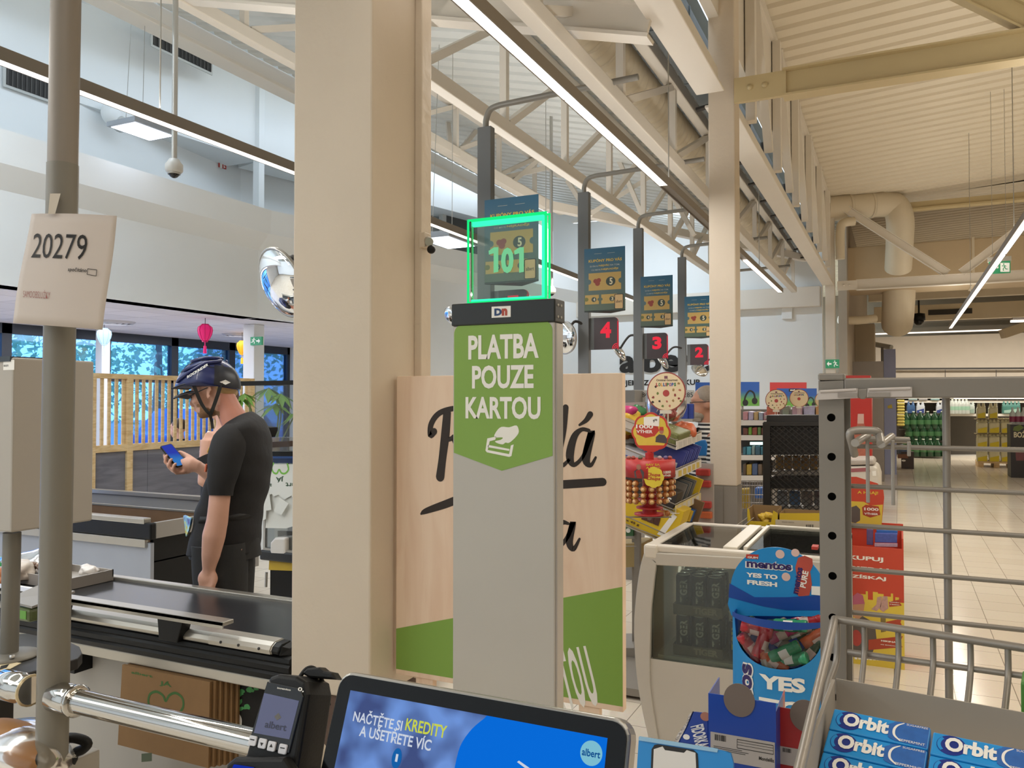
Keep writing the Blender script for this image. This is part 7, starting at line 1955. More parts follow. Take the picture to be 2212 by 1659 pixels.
for lv,nm in((zlow,'lower'),(zlow+.176,'upper')):
    q=MB();xa,xb,ya,yb=x0c-.036,x0c+2*step+.036,FY0+.064,FY0+.10+2*step+.036
    for lo,hi in(((xa,ya-.002,lv),(xb,ya,lv+.04)),((xa,yb,lv),(xb,yb+.002,lv+.04)),((xa-.002,ya,lv),(xa,yb,lv+.04)),((xb,ya,lv),(xb+.002,yb,lv+.04)),((xa,ya,lv-.006),(xb,yb,lv-.001))):q.box(lo,hi)
    tt_=thing('can_tray','%s brown cardboard tray of black cans in the fridge'%nm,'tray',((xa+xb)/2,(ya+yb)/2,lv-.006));q.build('tray',mat('tray_card','6b5f4a',.7,var=.1),tt_)
    q=MB();put_text(q,'TIGER',Fr((xa,ya-.002,lv),(1,0,0),(0,0,1)),(xb-xa)*.42,.006,(xb-xa)*.92,.034,.0008,.05);q.build('lettering',mat('tray_print','a3947a',.6,var=0),tt_)
q=MB();q.box((x0c-.1,FY0+.04,.42),(fx1-.04,FY1-.04,zlow-.007));tag(q.build('fridge_rack',m_frw),'pale inner base of the chest fridge under the cans','rack')
def cola(lab,x,y):
    t=thing('cola_bottle',lab,'bottle',(x,y,zlow+.10),'bottles with red caps in the fridge');q=MB()
    q.lathe([(.028,0),(.031,.01),(.031,.06),(.027,.085),(.031,.115),(.030,.135),(.013,.175),(.012,.19)],V((x,y,zlow+.10)),16);q.build('bottle',mat('cola_glass','4a3b35',.12,var=.1),t)
    q=MB();q.lathe([(.014,.188),(.014,.208),(.012,.211),(0,.211)],V((x,y,zlow+.10)),14);q.build('cap',mat('cap_red','b03830',.4),t)
    q=MB();q.lathe([(.0315,.065),(.0285,.085),(.0315,.11)],V((x,y,zlow+.10)),16);q.build('label',mat('cola_label','a33a30',.4),t)
for i,(dx,dy)in enumerate(((0,.36),(.035,.43),(.07,.5),(.075,.30),(.145,.42))):
    cola(['first bottle with red cap behind the black cans','second bottle with red cap behind the black cans','third bottle with red cap deepest in the fridge','bottle with red cap nearest the glass above the navy cans','bottle with red cap partly hidden by the gum stand'][i],x0c+3.2*step+dx,FY0+dy)
q=MB();q.box((x0c+3.0*step,FY0+.385,zlow-.0),(fx1-.06,FY1-.06,zlow+.095));q.box((x0c+3.0*step,FY0+.385,zlow+.095),(x0c+3.0*step+.008,FY1-.06,zlow+.13));tag(q.build('bottle_carton',mat('carton_tan','8f7754',.7)),'tan carton step under the red capped bottles in the fridge','box')

# ================================================================ sweets rack
m_tray=mat('tray_grey','9e9890',.45,.2);m_price=mat('price_strip','d3cec7',.4,var=.04)
SX=-1.13
def sx(px,py):return PX(px,py,SX)
t=thing('sweets_rack','grey sweets rack with four tilted wire shelves facing the aisle, left of the slim pillar','rack',(SX-.2,4.7,0))
rails=[((1460,953),(1511,933)),((1459,1016),(1511,991)),((1458,1092),(1511,1063)),((1463,1167),(1514,1133))]
FRM=[]
for i,(A,B)in enumerate(rails):
    a,b_=PD(A[0],A[1]+10,4.40),PD(B[0],B[1]+10,4.40+.55)
    a=V((SX,a.y,a.z));b_=V((SX,b_.y,b_.z));FRM.append((a,b_))
    y0_,y1_=a.y,a.y+.62;zA=a.z;dz=-.0
    zB=zA+(b_.z-a.z)/(b_.y-a.y)*.62
    xr=PY(A[0],A[1],y0_).x;
    q=MB();q.hexa([(xr,y0_,zA-.022),(xr+.004,y0_,zA-.022),(xr+.004,y1_,zB-.022),(xr,y1_,zB-.022),(xr,y0_,zA+.024),(xr+.004,y0_,zA+.024),(xr+.004,y1_,zB+.024),(xr,y1_,zB+.024)]);q.build('price_rail',m_price if i!=2 else mat('price_yellow','c9b988',.45,var=.08,vs=30),t)
    for k in range(5):
        q=MB();yy=y0_+.05+k*.11;zz=zA+(zB-zA)*(yy-y0_)/.62;q.box((xr+.004,yy,zz-.016),(xr+.0052,yy+.07,zz+.016));q.build('price_tag',mat('tag_yellow','c9b25a',.5)if i in(1,)else mat('tag_white','c4c0ba',.5,var=.1,vs=50),t)
    xl_=xr-.40;up_=.13
    q=MB();q.hexa([(xl_,y0_,zA+up_-.012),(xr,y0_,zA-.022),(xr,y1_,zB-.022),(xl_,y1_,zB+up_-.012),(xl_,y0_,zA+up_-.004),(xr,y0_,zA-.014),(xr,y1_,zB-.014),(xl_,y1_,zB+up_-.004)]);q.build('shelf',m_tray,t)
    q=MB()
    for(o_,h_)in((0,.05),(0,.0)):q.tube([(xl_,y0_,zA+up_+h_),(xr,y0_,zA-.0+h_*.6),(xr,y1_,zB+h_*.6)],.0035,6)
    q.build('wire_edge',m_wire,t)
    FRM[i]=(xr,xl_,y0_,y1_,zA,zB,up_)
xr0=FRM[0][0]
for yy in(4.55,5.0):
    q=MB();q.box((xr0-.44,yy-.02,0),(xr0-.40,yy+.02,1.75 if yy<4.8 else 1.5));q.build('upright',m_rack,t)
q=MB();q.box((xr0-.44,4.3,.02),(xr0+.0,5.05,.06));q.build('foot',m_rack,t)
def on_shelf(i,fx,fy,up=0.0):
    xr,xl_,y0_,y1_,zA,zB,u=FRM[i];x=xr+(xl_-xr)*fx;y=y0_+(y1_-y0_)*fy;return V((x,y,zA+(zB-zA)*fy+u*fx-.010+up))
def tbox(i,fx0,fx1,fy0,fy1,h,mb,open_=False):
    P=[on_shelf(i,fx1,fy0),on_shelf(i,fx0,fy0),on_shelf(i,fx0,fy1),on_shelf(i,fx1,fy1)]
    xr,xl_,y0_,y1_,zA,zB,u=FRM[i];n=V((u,0,xr-xl_)).normalized()
    mb.hexa(P+[p+n*h for p in P]);return P,n
# yellow sweets carton on the lowest shelf
t=thing('sweets_carton','yellow peanut sweets carton on the lowest shelf of the sweets rack','box',on_shelf(3,.5,.1))
m_yel=mat('carton_yellow','d0b022',.4,var=.05)
q=MB();P,n=tbox(3,.06,.86,.02,.30,.19,q);q.build('carton',m_yel,t,bev=.002)
yn=FRM[3][2]+.62*.02;fc=Fr(V((P[0].x,yn-.001,P[0].z)),P[1]-P[0],n);wc=(P[1]-P[0]).length
fc=Fr(P[0]+V((0,-.001,0)),P[1]-P[0],V((0,0,1)))
q=MB();put_text(q,'m',fc,wc*.38,.065,wc*.68,.135,.002,.09);q.build('lettering',mat('choc_brown','4a281c',.5,var=0),t)
q=MB();q.prism(fc,rrect(wc*.42,.145,wc*.70,.172,.012),.0,.001);q.build('red_pill',mat('pill_orange','b9643a',.5),t)
q=MB();put_text(q,'PEANUT',fc,wc*.46,.153,wc*.66,.164,.0018,.02);q.build('lettering',m_white,t)
q=MB();q.prism(fc,[(wc*.70,.02),(wc*.80,.02),(wc*.92,.15),(wc*.84,.16)],.0,.0012);q.build('white_flash',m_white,t)
q=MB();put_text(q,'24 x 45 g',fc,wc*.03,.02,wc*.38,.036,.0018,.03);q.build('lettering',mat('choc_brown','4a281c'),t)
def packets(i,fx0,fx1,fy0,fy1,n,h,th,m,label,nm,cat,group,lean=.25):
    for k in range(n):
        fy=fy0+(fy1-fy0)*(k+.5)/n;rnd=random.Random(k*7+i)
        q=MB();a,b_=on_shelf(i,fx1,fy),on_shelf(i,fx0,fy)
        up_=V((.33,.0,1)).normalized();sd=V((0,1,0));u=(b_-a)
        tip=up_*h+V((0,lean*h,0));c8=[a,b_,b_+sd*th,a+sd*th,a+tip,b_+tip,b_+tip+sd*th*.5,a+tip+sd*th*.5]
        q.hexa(c8);o=q.build(nm,m if not isinstance(m,list)else m[k%len(m)],None,bev=.003);tag(o,label%('nearest','second','third','fourth','fifth','sixth','seventh','eighth','ninth')[k],cat,group)
packets(3,.08,.45,.36,.62,4,.15,.02,[mat('packet_yellow','caa62a',.35,var=.2,vs=40),mat('packet_yellow','caa62a'),mat('packet_blue','2c5fa8',.35,var=.2,vs=40),mat('packet_navy','30405e',.35)],'%s sweets packet behind the yellow carton on the lowest shelf','sweets_packet','packet','packets on the lowest shelf')
o=MB();tbox(3,.02,.8,.68,.72,.20,o);tag(o.build('card_divider',mat('card_brown','7d6348',.7)),'brown cardboard back on the lowest shelf of the sweets rack','box')
# dark throat-sweets box on the third shelf
t=thing('mint_carton','dark mint carton with open top on the third shelf of the sweets rack','box',on_shelf(2,.5,.1))
q=MB();P,n=tbox(2,.04,.85,.02,.22,.10,q);q.build('carton',mat('carton_dark','2e2722',.45),t,bev=.002)
fc=Fr(P[0]+V((0,-.001,0)),P[1]-P[0],V((0,0,1)));wc=(P[1]-P[0]).length
q=MB();put_text(q,'HALLS',fc,wc*.52,.03,wc*.93,.062,.0015,.04,.2);q.build('lettering',m_white,t)
q=MB();tbox(2,.45,.95,.05,.5,.16,q);q.build('open_flap',mat('flap_grey','5a5148',.7),t)
packets(2,.06,.40,.28,.75,5,.12,.02,[mat('packet_grey','77726b',.3,var=.3,vs=30),mat('packet_slate','545a5e',.3,var=.3,vs=30)],'%s grey mint packet on the third shelf of the sweets rack','mint_packet','packet','packets on the third shelf')
packets(2,.02,.3,.8,.95,1,.12,.03,m_yel,'%s yellow packet at the far end of the third shelf','sweets_packet','packet','yellow packet on the third shelf')
# blue packets on the second shelf
packets(1,.05,.62,.22,.92,8,.115,.022,[mat('packet_royal','3a4391',.35,var=.15,vs=30),mat('packet_royal2','4a55a5',.35,var=.15,vs=30)],'%s blue mint packet in the row on the second shelf','mint_packet','packet','blue packets on the second shelf')
t=thing('mint_carton','flat white and blue mint box at the near end of the second shelf','box',on_shelf(1,.4,.05))
q=MB();P,n=tbox(1,.08,.80,.02,.18,.055,q);q.build('carton',mat('carton_pale','bdbcc2',.4,var=.15,vs=20),t,bev=.002)
fc=Fr(P[0]+V((0,-.001,0)),P[1]-P[0],V((0,0,1)));wc=(P[1]-P[0]).length;q=MB();q.fbox(fc,wc*.1,.004,wc*.6,.018,0,.001);q.build('blue_band',mat('band_blue','3c56a0',.4),t)
# top shelf: netted candies and a bag of lollipops
t=thing('candy_tray','tray of green netted candies on the top shelf of the sweets rack','candy',on_shelf(0,.3,.2))
q=MB();rnd=random.Random(2)
P,n=tbox(0,.02,.55,.05,.5,.07,q);q.build('candies',mat('candy_olive','6b6e3c',.5,var=.5,vs=120),t,bev=.01)
for k in range(4):
    q=MB();c=on_shelf(0,.28,.08+k*.11,.085);q.hexa([c+V(p)for p in((-.05,-.012,-.02),(.05,-.012,-.035),(.05,.022,-.035),(-.05,.022,-.02),(-.05,-.012,-.012),(.05,-.012,-.027),(.05,.022,-.027),(-.05,.022,-.012))]);q.build('white_tab',m_white,t,bev=.002)
o=crumple('sweets_bag',on_shelf(0,.12,.62,.05),(.06,.07,.05),mat('bag_orange','c2623c',.35,var=.3,vs=30),'orange sweets bag at the far end of the top shelf','bag',31)
t=thing('lollipop_bag','clear bag of red lollipops standing on the top shelf beside the round sign post','bag',on_shelf(0,.45,.6))
for k in range(9):
    rnd=random.Random(k+60);c=on_shelf(0,.3+.03*(k%3),.55+.1*(k//3),.12+.045*(k%3)+rnd.uniform(-.02,.02));q=MB();q.ball(c,.027,12,8);q.build('lollipop',mat('lolly_red','9c3f46',.2,var=.3,vs=50),t)
    q=MB();q.tube([c,c+V((-.06,.02,-.10))],.0025,5);q.build('stick',m_white,t)
crumple('film',on_shelf(0,.38,.6,.17),(.12,.13,.13),m_film,None,None,5,t,.15)
o=MB();c=PD(1520,962,5.1);f=FD(1520,962,5.1);o.ppx(f,[(1500,952),(1524,950),(1528,960),(1526,985),(1504,985)],-.01,0);tag(o.build('blue_card',mat('card_cyan','2a6fb0',.4),bev=.006),'blue rounded card sign at the far end of the second shelf','sign')
# red pegged clips in a column behind the rack
for k,y in enumerate((1020,1045,1090,1112,1140,1165,1195)):
    c=PD(1519+k*1.3,y,5.2);q=MB();q.box(c-V((.045,.02,.022)),c+V((.045,.02,.022)));hx='b5403a' if k not in(3,4)else 'c9683f'
    tag(q.build('sweet_tube',mat('tube_'+hx,hx,.4,var=.2,vs=40),bev=.008),'%s box of the column of red sweet boxes between the rack and the slim pillar'%('topmost','second','third','fourth','fifth','sixth','lowest')[k],'box','column of red sweet boxes')
q=MB();c=PD(1521,1100,5.22);q.box((c.x-.05,c.y,0),(c.x+.06,c.y+.02,PD(1521,1000,5.26).z));tag(q.build('peg_board',mat('board_pale','b5aea6',.5)),'pale back panel holding the column of red sweet boxes','panel')

# ---- lollipop carousel
CD=4.02;cc=PD(1403,1040,CD)
t=thing('lollipop_carousel','red round lollipop carousel with flower signs hanging in front of the sweets rack','carousel',PD(1403,1110,CD))
def cpx(x,y):return PD(x,y,CD)
R_c=55*CD/F_PX;cx_,cy_c=cc.x,cc.y
zt_,zb_=cpx(1403,992).z,cpx(1403,1029).z
m_redc=mat('carousel_red','b32c2c',.4,var=.04)
q=MB();q.lathe([(R_c*.98,zb_),(R_c,zb_),(R_c,zt_),(R_c*.98,zt_)],(cx_,cy_c,0),36);q.build('header_ring',m_redc,t)
q=MB();q.lathe([(.035,cpx(1403,1112).z),(.035,zt_-.02),(R_c*.97,zt_-.02),(R_c*.97,zt_-.012),(0,zt_-.012)],(cx_,cy_c,0),24);q.build('core',m_redc,t)
for y,r in((1082,.075),(1098,.065),(1112,.075)):
    q=MB();z=cpx(1403,y).z;q.lathe([(.02,z),(r,z),(r,z+.008),(.02,z+.008)],(cx_,cy_c,0),24);q.build('disc',m_redc,t)
tow=(EYE-cc);tow.z=0;tow.normalize();rt=V((0,0,1)).cross(tow)  # towards the camera / right of it
def on_ring(px,py,extra=0.0):
    s=max(-.98,min(.98,(px-1403)/55.0));return cpx(1403,py).z,s
def ring_pt(px,py,c=.0):
    z,s=on_ring(px,py);co=math.sqrt(1-s*s);p=V((cx_,cy_c,0))+rt*(s*(R_c+c))+tow*(co*(R_c+c));p.z=z;return p
def ring_text(s,x0,y0,x1,y1,m,bold=.03):
    vs,fs_,asp=glyphs(s,bold);q=MB();q.raw([ring_pt(x0+p[0]*(x1-x0),y1-p[1]*(y1-y0),.0015)for p in vs],fs_);q.build('lettering',m,t)
m_yl=mat('print_sun','d9b93a',.5,var=0)
ring_text('BAV SA',1396,997,1424,1002,m_yl);ring_text('A HRAJ!',1396,1004,1425,1009,m_yl);ring_text('1000',1432,1013,1447,1019,m_white);ring_text('VÝHER',1432,1020,1447,1025,m_white)
q=MB();q.face([ring_pt(x,y,.001)for x,y in((1373,1028),(1371,1015),(1377,1010),(1388,1010),(1392,1016),(1391,1029))]);q.build('figure_print',mat('figure_grey','4a4648',.6),t)
q=MB();q.face([ring_pt(1381+5*math.cos(a),1005+6*math.sin(a),.0012)for a in[k*PI/6 for k in range(12)]]);q.build('face_print',mat('figure_skin','a5705c',.6),t)
def flower(cx,cy,r,px,py,d,c,n=8,depth=.004):
    f=FD(px,py,d);k=d/F_PX;pts=[]
    for j in range(n*8):
        a=2*PI*j/(n*8);rr=r*k*(1+.09*abs(math.cos(n*a/2))-.05);pts.append((rr*math.cos(a),rr*math.sin(a)))
    return f,pts
ff_,pts=flower(0,0,22,1412,1031,CD-R_c-.004,0)
q=MB();q.prism(ff_,pts,0,.004);q.build('flower_badge',mat('badge_yellow','dcc63f',.4),t)
q=MB();s=(CD-R_c)/F_PX
for w_,y in(('Chupa',.0095),('Chups',-.009)):put_text(q,w_,ff_,-.034,y-.009,.034,y+.012,.0048,.03,.2)
q.build('lettering',mat('chupa_red','b03a2a',.5,var=0),t)
# sign on the stem
fs2,pts=flower(0,0,42,1406,934,CD,0)
q=MB();q.prism(fs2,pts,-.004,0);q.build('flower_sign',mat('flower_red','bb3a2e',.4),t)
q=MB();q.prism(fs2,[(a*.9,b_*.9)for a,b_ in pts],0,.0008);q.build('flower_face',mat('flower_yellow','d8c04a',.45,var=.1,vs=30),t)
q=MB();q.ppx(fs2,[(1372,917),(1420,917),(1424,930),(1414,942),(1395,946),(1376,938)],.0008,.0012);q.ppx(fs2,[(1378,962),(1436,962),(1420,974),(1392,974)],.0008,.0012);q.build('red_field',mat('flower_red','bb3a2e'),t)
q=MB();text_px(q,'1000',fs2,1374,917,1411,926,.0018,.03);text_px(q,'VÝHER',fs2,1375,927,1410,936,.0018,.03);q.build('lettering',m_white,t)
q=MB();q.ppx(fs2,[(1391,901),(1425,899),(1424,921),(1391,918)],.002,.003);q.build('price_card',m_white,t)
q=MB();text_px(q,'9⁹⁰',fs2,1411,905,1420,913,.0038,.03);q.build('lettering',m_blackp,t)
q=MB();q.ppx(fs2,[(1416,955),(1417,944),(1424,938),(1436,940),(1441,948),(1440,958)],.0012,.0016);q.build('figure_print',mat('figure_grey','4a4648'),t);q=MB();q.prism(fs2,ell(*fs2.px(1429,931),.011,.015),.0012,.0018);q.build('face_print',mat('figure_skin','a5705c'),t);q=MB();q.ppx(fs2,[(1424,930),(1425,922),(1433,922),(1434,930)],.0018,.002);q.build('cap_print',mat('flower_red','bb3a2e'),t)
q=MB();q.cyl(cpx(1403,992),cpx(1403,976),.012,10);q.tube([cpx(1403,992),cpx(1403,978)],.022,10);q.build('stem',m_redc,t)
q=MB();q.tube([cpx(1352,1117),cpx(1450,1117)],.004,6);q.tube([cpx(1403,1119),PD(1403,1119,CD+.4)],.012,8);q.build('hanging_arm',m_wire,t)
lolly=[]
def lollipop():
    t=thing('lollipop','','lollipop',(0,0,0));q=MB();q.ball((0,0,0),.0155,12,8);q.build('ball',mat('lolly_wrap','a5652f',.3,var=.35,vs=120),t)
    q=MB();q.lathe([(.0095,-.0005),(.0095,.001),(0,.0018)],(0,-.0145,0),10,(0,-1,0));q.build('label',mat('lolly_label','d9b07a',.4,var=.3,vs=200),t)
    q=MB();q.tube([(0,.01,0),(0,.06,0)],.0018,6);q.build('stick',m_white,t);return t
lp=lollipop();first=True
cols=[(-78,'left edge'),(-56,'left'),(-36,'left of centre'),(-15,'centre left'),(5,'centre'),(24,'centre right'),(42,'right'),(62,'right edge'),(80,'far right edge')]
for j,y in enumerate((1040,1052,1065,1078)):
    for an,nm in cols:
        if j==0 and abs(an-5)<25:continue
        if j==3 and an>60:continue
        a=math.radians(an);rr=R_c-.014;p=V((cx_,cy_c,0))+rt*(rr*math.sin(a))+tow*(rr*math.cos(a));p.z=cpx(1403,y+(an/90.0)*-2).z
        o=lp if first else dup(lp);first=False
        d=rt*math.sin(a)+tow*math.cos(a);o.location=p;o.rotation_euler=(0,0,math.atan2(d.y,d.x)+PI/2)
        o['label']='wrapped lollipop in the %s row of the red carousel, %s'%(('top','second','third','bottom')[j],nm);o['group']='lollipops on the red carousel'
o=dup(lp);o.location=cpx(1437,1106)-HF*.05;o['label']='single wrapped lollipop hanging low on the right of the carousel foot';o['group']='lollipops on the red carousel'
for k,(x,hx)in enumerate(((1358,'a06a58'),(1368,'a05044'),(1383,'6b7a64'),(1425,'b9a9a9'),(1438,'6a5f92'),(1447,'a0504a'))):
    c=cpx(x,987);q=MB();q.ball(c-V((0,0,.004)),(.012,.011,.010),10,7);tag(q.build('wrapped_sweet',mat('sweet_'+hx,hx,.35,var=.3,vs=80)),'%s wrapped sweet lying on top of the red carousel'%('leftmost','second','third','fourth','fifth','rightmost')[k],'sweet','sweets on top of the carousel')

# ---- round lollipop signs
def lolly_sign(label,cx,cy,rx,d,detail):
    f=FD(cx,cy,d);k=d/F_PX;R=rx*k
    t=thing('round_sign',label,'sign',f.at(0,-R,0))
    q=MB();q.prism(f,ell(0,0,R,n=40),-.006,0);q.build('rim',mat('sign_burgundy','8e3b36',.4),t)
    q=MB();q.prism(f,ell(0,0,R*.94,n=40),0,.001);q.build('face',mat('sign_cream','dcc9a4',.5,var=.02),t)
    q=MB();q.prism(f,ell(0,-.08*R,R*.17,n=16),.001,.002);q.build('swirl_print',mat('swirl_red','a8403c',.5,var=.3,vs=60),t)
    q=MB();put_text(q,'Original Gourmet',f,-.5*R,.50*R,.60*R,.64*R,.002,.02);q.build('lettering',mat('sign_brown','4a2a22',.5,var=0),t)
    x=-.52*R
    for ch,hx in zip('LOLLIPOPS',('a8403c','3c7a4a','d2913a','3a5a9a','a8403c','3c7a4a','8a4a8a','3a5a9a','3c7a4a')):
        w=.118*R if ch!='I' else.06*R;q=MB();put_text(q,ch,f,x,.27*R,x+w*.92,.45*R,.002,.06);q.build('lettering',mat('ink_'+hx,hx,.5,var=0),t);x+=w+.005*R
    rnd=random.Random(5)
    if detail:
        for k,(a,r_)in enumerate(((200,.72),(232,.55),(256,.72),(286,.70),(312,.55),(335,.72),(150,.62),(185,.45),(10,.72),(20,.40),(345,.48),(215,.85),(330,.86),(275,.45),(35,.80))):
            c=(R*r_*math.cos(math.radians(a)),R*r_*math.sin(math.radians(a))-.05*R);hx=('8a3a34','3a2a26','6a7a3a','b56a5a','9a7a4a')[k%5]
            q=MB();q.prism(f,[(c[0]+R*.07*rnd.uniform(.6,1.2)*math.cos(b_),c[1]+R*.07*rnd.uniform(.6,1.2)*math.sin(b_))for b_ in[j*PI/4 for j in range(8)]],.001,.0018);q.build('fruit_print',mat('ink_'+hx,hx,.5),t)
    q=MB();q.fbox(f,-.09*R,.66*R,.08*R,.80*R,.001,.002);q.build('flag_print',mat('flag_red','7a4a55',.5,var=.3,vs=150),t)
    q=MB();q.fbox(f,-.32*R,-1.12*R,.26*R,-.94*R,-.01,.004);q.fbox(f,-.14*R,-2.2*R,-.10*R,-1.1*R,-.01,0);q.fbox(f,.06*R,-2.2*R,.10*R,-1.1*R,-.01,0);q.build('holder',mat('holder_cream','cfc8b8',.4),t)
lolly_sign('large round lollipop sign above the sweets rack',1439,846,42.5,4.55,True)
lolly_sign('smaller round lollipop sign behind the black mesh rack, left one',1677,864,23,7.1,True)
lolly_sign('smaller round lollipop sign behind the black mesh rack, middle one',1726,860,19.5,7.1,False)
lolly_sign('round lollipop sign mostly hidden behind the grey rack post',1779,864,18,7.1,False)

# ---- shelf seen between the wooden panel and the carousel
SD=5.0
f=FD(1360,950,SD)
t=thing('shop_shelf','grey shop shelf with yellow snack bags right of the wooden panel','shelf',f.w(1360,1300))
q=MB();q.ppx(f,[(1300,938),(1376,938),(1376,958),(1300,958)],-.35,0);q.build('shelf_board',m_tray,t)
q=MB();q.ppx(f,[(1300,1022),(1376,1022),(1376,1034),(1300,1034)],-.35,0);q.build('shelf_board',m_tray,t)
q=MB();q.ppx(f,[(1370,890),(1382,890),(1382,1400),(1370,1400)],-.03,0);q.build('upright',m_rack,t);q=MB();q.ppx(f,[(1300,872),(1400,868),(1400,876),(1300,878)],-.1,0);q.build('top_rail',m_tray,t)
for y in(1155,1163,1180):
    q=MB();q.tube([f.w(1300,y),f.w(1375,y)],.003,6);q.build('wire',m_wire,t)
q=MB();q.ppx(f,[(1300,1180),(1376,1180),(1376,1230),(1300,1235)],-.35,-.1);q.build('lower_bin',mat('bin_tan','a08a5a',.6),t);q=MB();q.ppx(f,[(1300,1400),(1376,1400),(1376,1420),(1300,1420)],-.35,0);q.build('base',m_rack,t)
for k,(x,y,hx,lab)in enumerate(((1352,922,'d0a52c','yellow snack bag on the upper shelf right of the wooden panel'),(1362,905,'d9b23a','yellow snack bag leaning above the others on the upper shelf'),(1350,893,'c23a78','pink snack bag at the top of the upper shelf'),(1376,895,'3a7a4a','green snack bag behind the flower sign'),(1352,932,'a5612c','orange snack bag low on the upper shelf'),(1352,985,'3f5a36','green snack bag on the lower shelf right of the wooden panel'),(1362,975,'2f4630','dark green snack bag on the lower shelf behind the carousel'))):
    crumple('snack_bag',PD(x,y,SD-.06+.02*k),(.075,.05,.06),mat('snack_'+hx,hx,.3,var=.25,vs=25),lab,'bag',70+k)
o=MB();f5=f.off(.02);o.ppx(f5,[(1345,1090),(1368,1092),(1368,1128),(1345,1126)],-.03,0);tag(o.build('tea_box',mat('box_umber','3a332a',.5)),'dark brown box above a green one, right of the wooden panel','box')
o=MB();o.ppx(f5,[(1345,1128),(1368,1130),(1368,1158),(1345,1158)],-.03,0);tag(o.build('tea_box',mat('box_forest','36603a',.5)),'green box with pale disc under the dark brown one','box')
o=MB();o.prism(f5,ell(*f5.px(1357,1146),.014),0,.001);tag(o.build('disc_print',m_white),'pale disc printed on the green box','print')
for(x0,x1,s,lab)in((1368,1402,'20284','white paper with number 20284 hung behind the round lollipop sign'),(1462,1500,'20285','white paper with number 20285 right of the round lollipop sign')):
    f=FD((x0+x1)/2,855,7.6);t=thing('paper_sheet',lab,'paper',f.w((x0+x1)/2,880));q=MB();q.ppx(f,[(x0-2,842),(x1,843),(x1,880),(x0-2,880)],-.001,0);q.build('sheet',mat('paper_grey','bfbdb9',.6),t);q=MB();text_px(q,s,f,x0,848,x1-3,858,.0012,.0);q.build('lettering',m_blackp,t)
    q=MB();q.ppx(f,[(x0+10,880),(x0+14,880),(x0+14,1300),(x0+10,1300)],-.02,-.002);q.build('stand',m_rack,t)
f=FD(1355,860,7.4);o=MB();o.ppx(f,[(1340,843),(1371,843),(1371,873),(1340,873)],-.3,0);o.ppx(f,[(1340,873),(1371,873),(1371,1300),(1340,1300)],-.3,-.02);tag(o.build('checkout_screen',mat('screen_grey','7f7c78',.5)),'grey checkout back panel above the yellow snack bags','panel')
for k,(x,hx)in enumerate(((1412,'2d3f8a'),(1478,'2d3f8a'),(1490,'2d3f8a'),(1440,'5a8a8a'),(1425,'3a4a8a'))):
    f=FD(x,885,5.6);o=MB();o.ppx(f,[(x-8,872),(x+8,872),(x+8,905),(x-8,905)],-.03,0);tag(o.build('sweets_pack',mat('pack_'+hx,hx,.35,var=.2,vs=40),bev=.004),('dark blue pack at the left under the round lollipop sign','dark blue pack at the right under the round lollipop sign','dark blue pack next to the striped jersey','teal pack behind the round sign holder','blue pack behind the round sign holder')[k],'pack','packs behind the sweets rack')
o=MB();f=FD(1450,905,5.6);o.ppx(f,[(1395,905),(1500,905),(1500,911),(1395,911)],-.2,.05);o.ppx(f,[(1440,911),(1448,911),(1448,1500),(1440,1500)],-.2,-.15);tag(o.build('shop_shelf',m_tray),'grey shelf carrying the packs behind the sweets rack','shelf')
# ================================================================ behind the fridge: yellow cartons, mesh rack, shelves, posters
YD=4.75
t=thing('wire_tray','wire tray with yellow cartons behind the chest fridge','tray',PD(1690,1166,YD))
f=FD(1690,1140,YD)
q=MB()
for y in(1141,1153,1166):q.tube([f.w(1590,y,.02),f.w(1785,y,.02)],.003,6)
for x in(1592,1606,1780):q.tube([f.w(x,1166,.02),f.w(x-(3 if x<1600 else 0),1136,.02),f.w(x+10,1128,-.2)],.003,6)
q.build('wires',m_wire,t)
q=MB();q.ppx(f,[(1592,1166),(1785,1166),(1785,1172),(1592,1172)],-.42,.02);q.ppx(f,[(1620,1172),(1640,1172),(1640,1560),(1620,1560)],-.2,-.1);q.build('base',m_rack,t)
def carton(label,outline,c0,c1,hx_side,hx_in,low=None):
    t=thing('open_carton',label,'box',f.w(sum(x for x,_ in outline)/len(outline),1164));
    xs=[x for x,_ in outline];q=MB();q.ppx(f,outline,c1-.003,c1);q.build('front',mat('carton_'+hx_side,hx_side,.5,var=.04),t)
    P=[f.px(min(xs),min(y for _,y in outline)),f.px(max(xs),1164)]
    q=MB();q.fbox(f,P[0][0],P[1][1],P[0][0]+.003,P[0][1],c0,c1-.003);q.fbox(f,P[1][0]-.003,P[1][1],P[1][0],P[0][1],c0,c1-.003);q.fbox(f,P[0][0],P[1][1],P[1][0],P[0][1]+.005,c0,c0+.003);q.fbox(f,P[0][0],P[1][1],P[1][0],P[1][1]+.003,c0,c1);q.build('walls',mat('carton_kraft','8f744e',.7,var=.06),t);return t
carton('yellow open carton at the back left of the wire tray',[(1602,1108),(1606,1108),(1610,1135),(1655,1138),(1660,1112),(1670,1118),(1670,1164),(1602,1164)],-.40,-.20,'cdb32a','')
t=carton('carton with pale label at the back right of the wire tray',[(1674,1118),(1776,1118),(1776,1164),(1674,1164)],-.40,-.20,'c9ad2e','')
q=MB();q.ppx(f.off(-.2),[(1675,1122),(1774,1126),(1774,1146),(1675,1146)],0,.002);q.build('label',mat('label_pale','bdb5a4',.6),t)
q=MB();text_px(q,'20x23 VESTA',f.off(-.2),1689,1126,1716,1130,.003,.0);q.build('lettering',mat('label_ink','6a5f50',.6,var=0),t)
q=MB();rnd=random.Random(8);x=1741.0
fo=f.off(-.2)
while x<1757:q.ppx(fo,[(x,1133),(x+.9,1133),(x+.9,1142),(x,1142)],.002,.003);x+=rnd.choice((1.8,2.4,3))
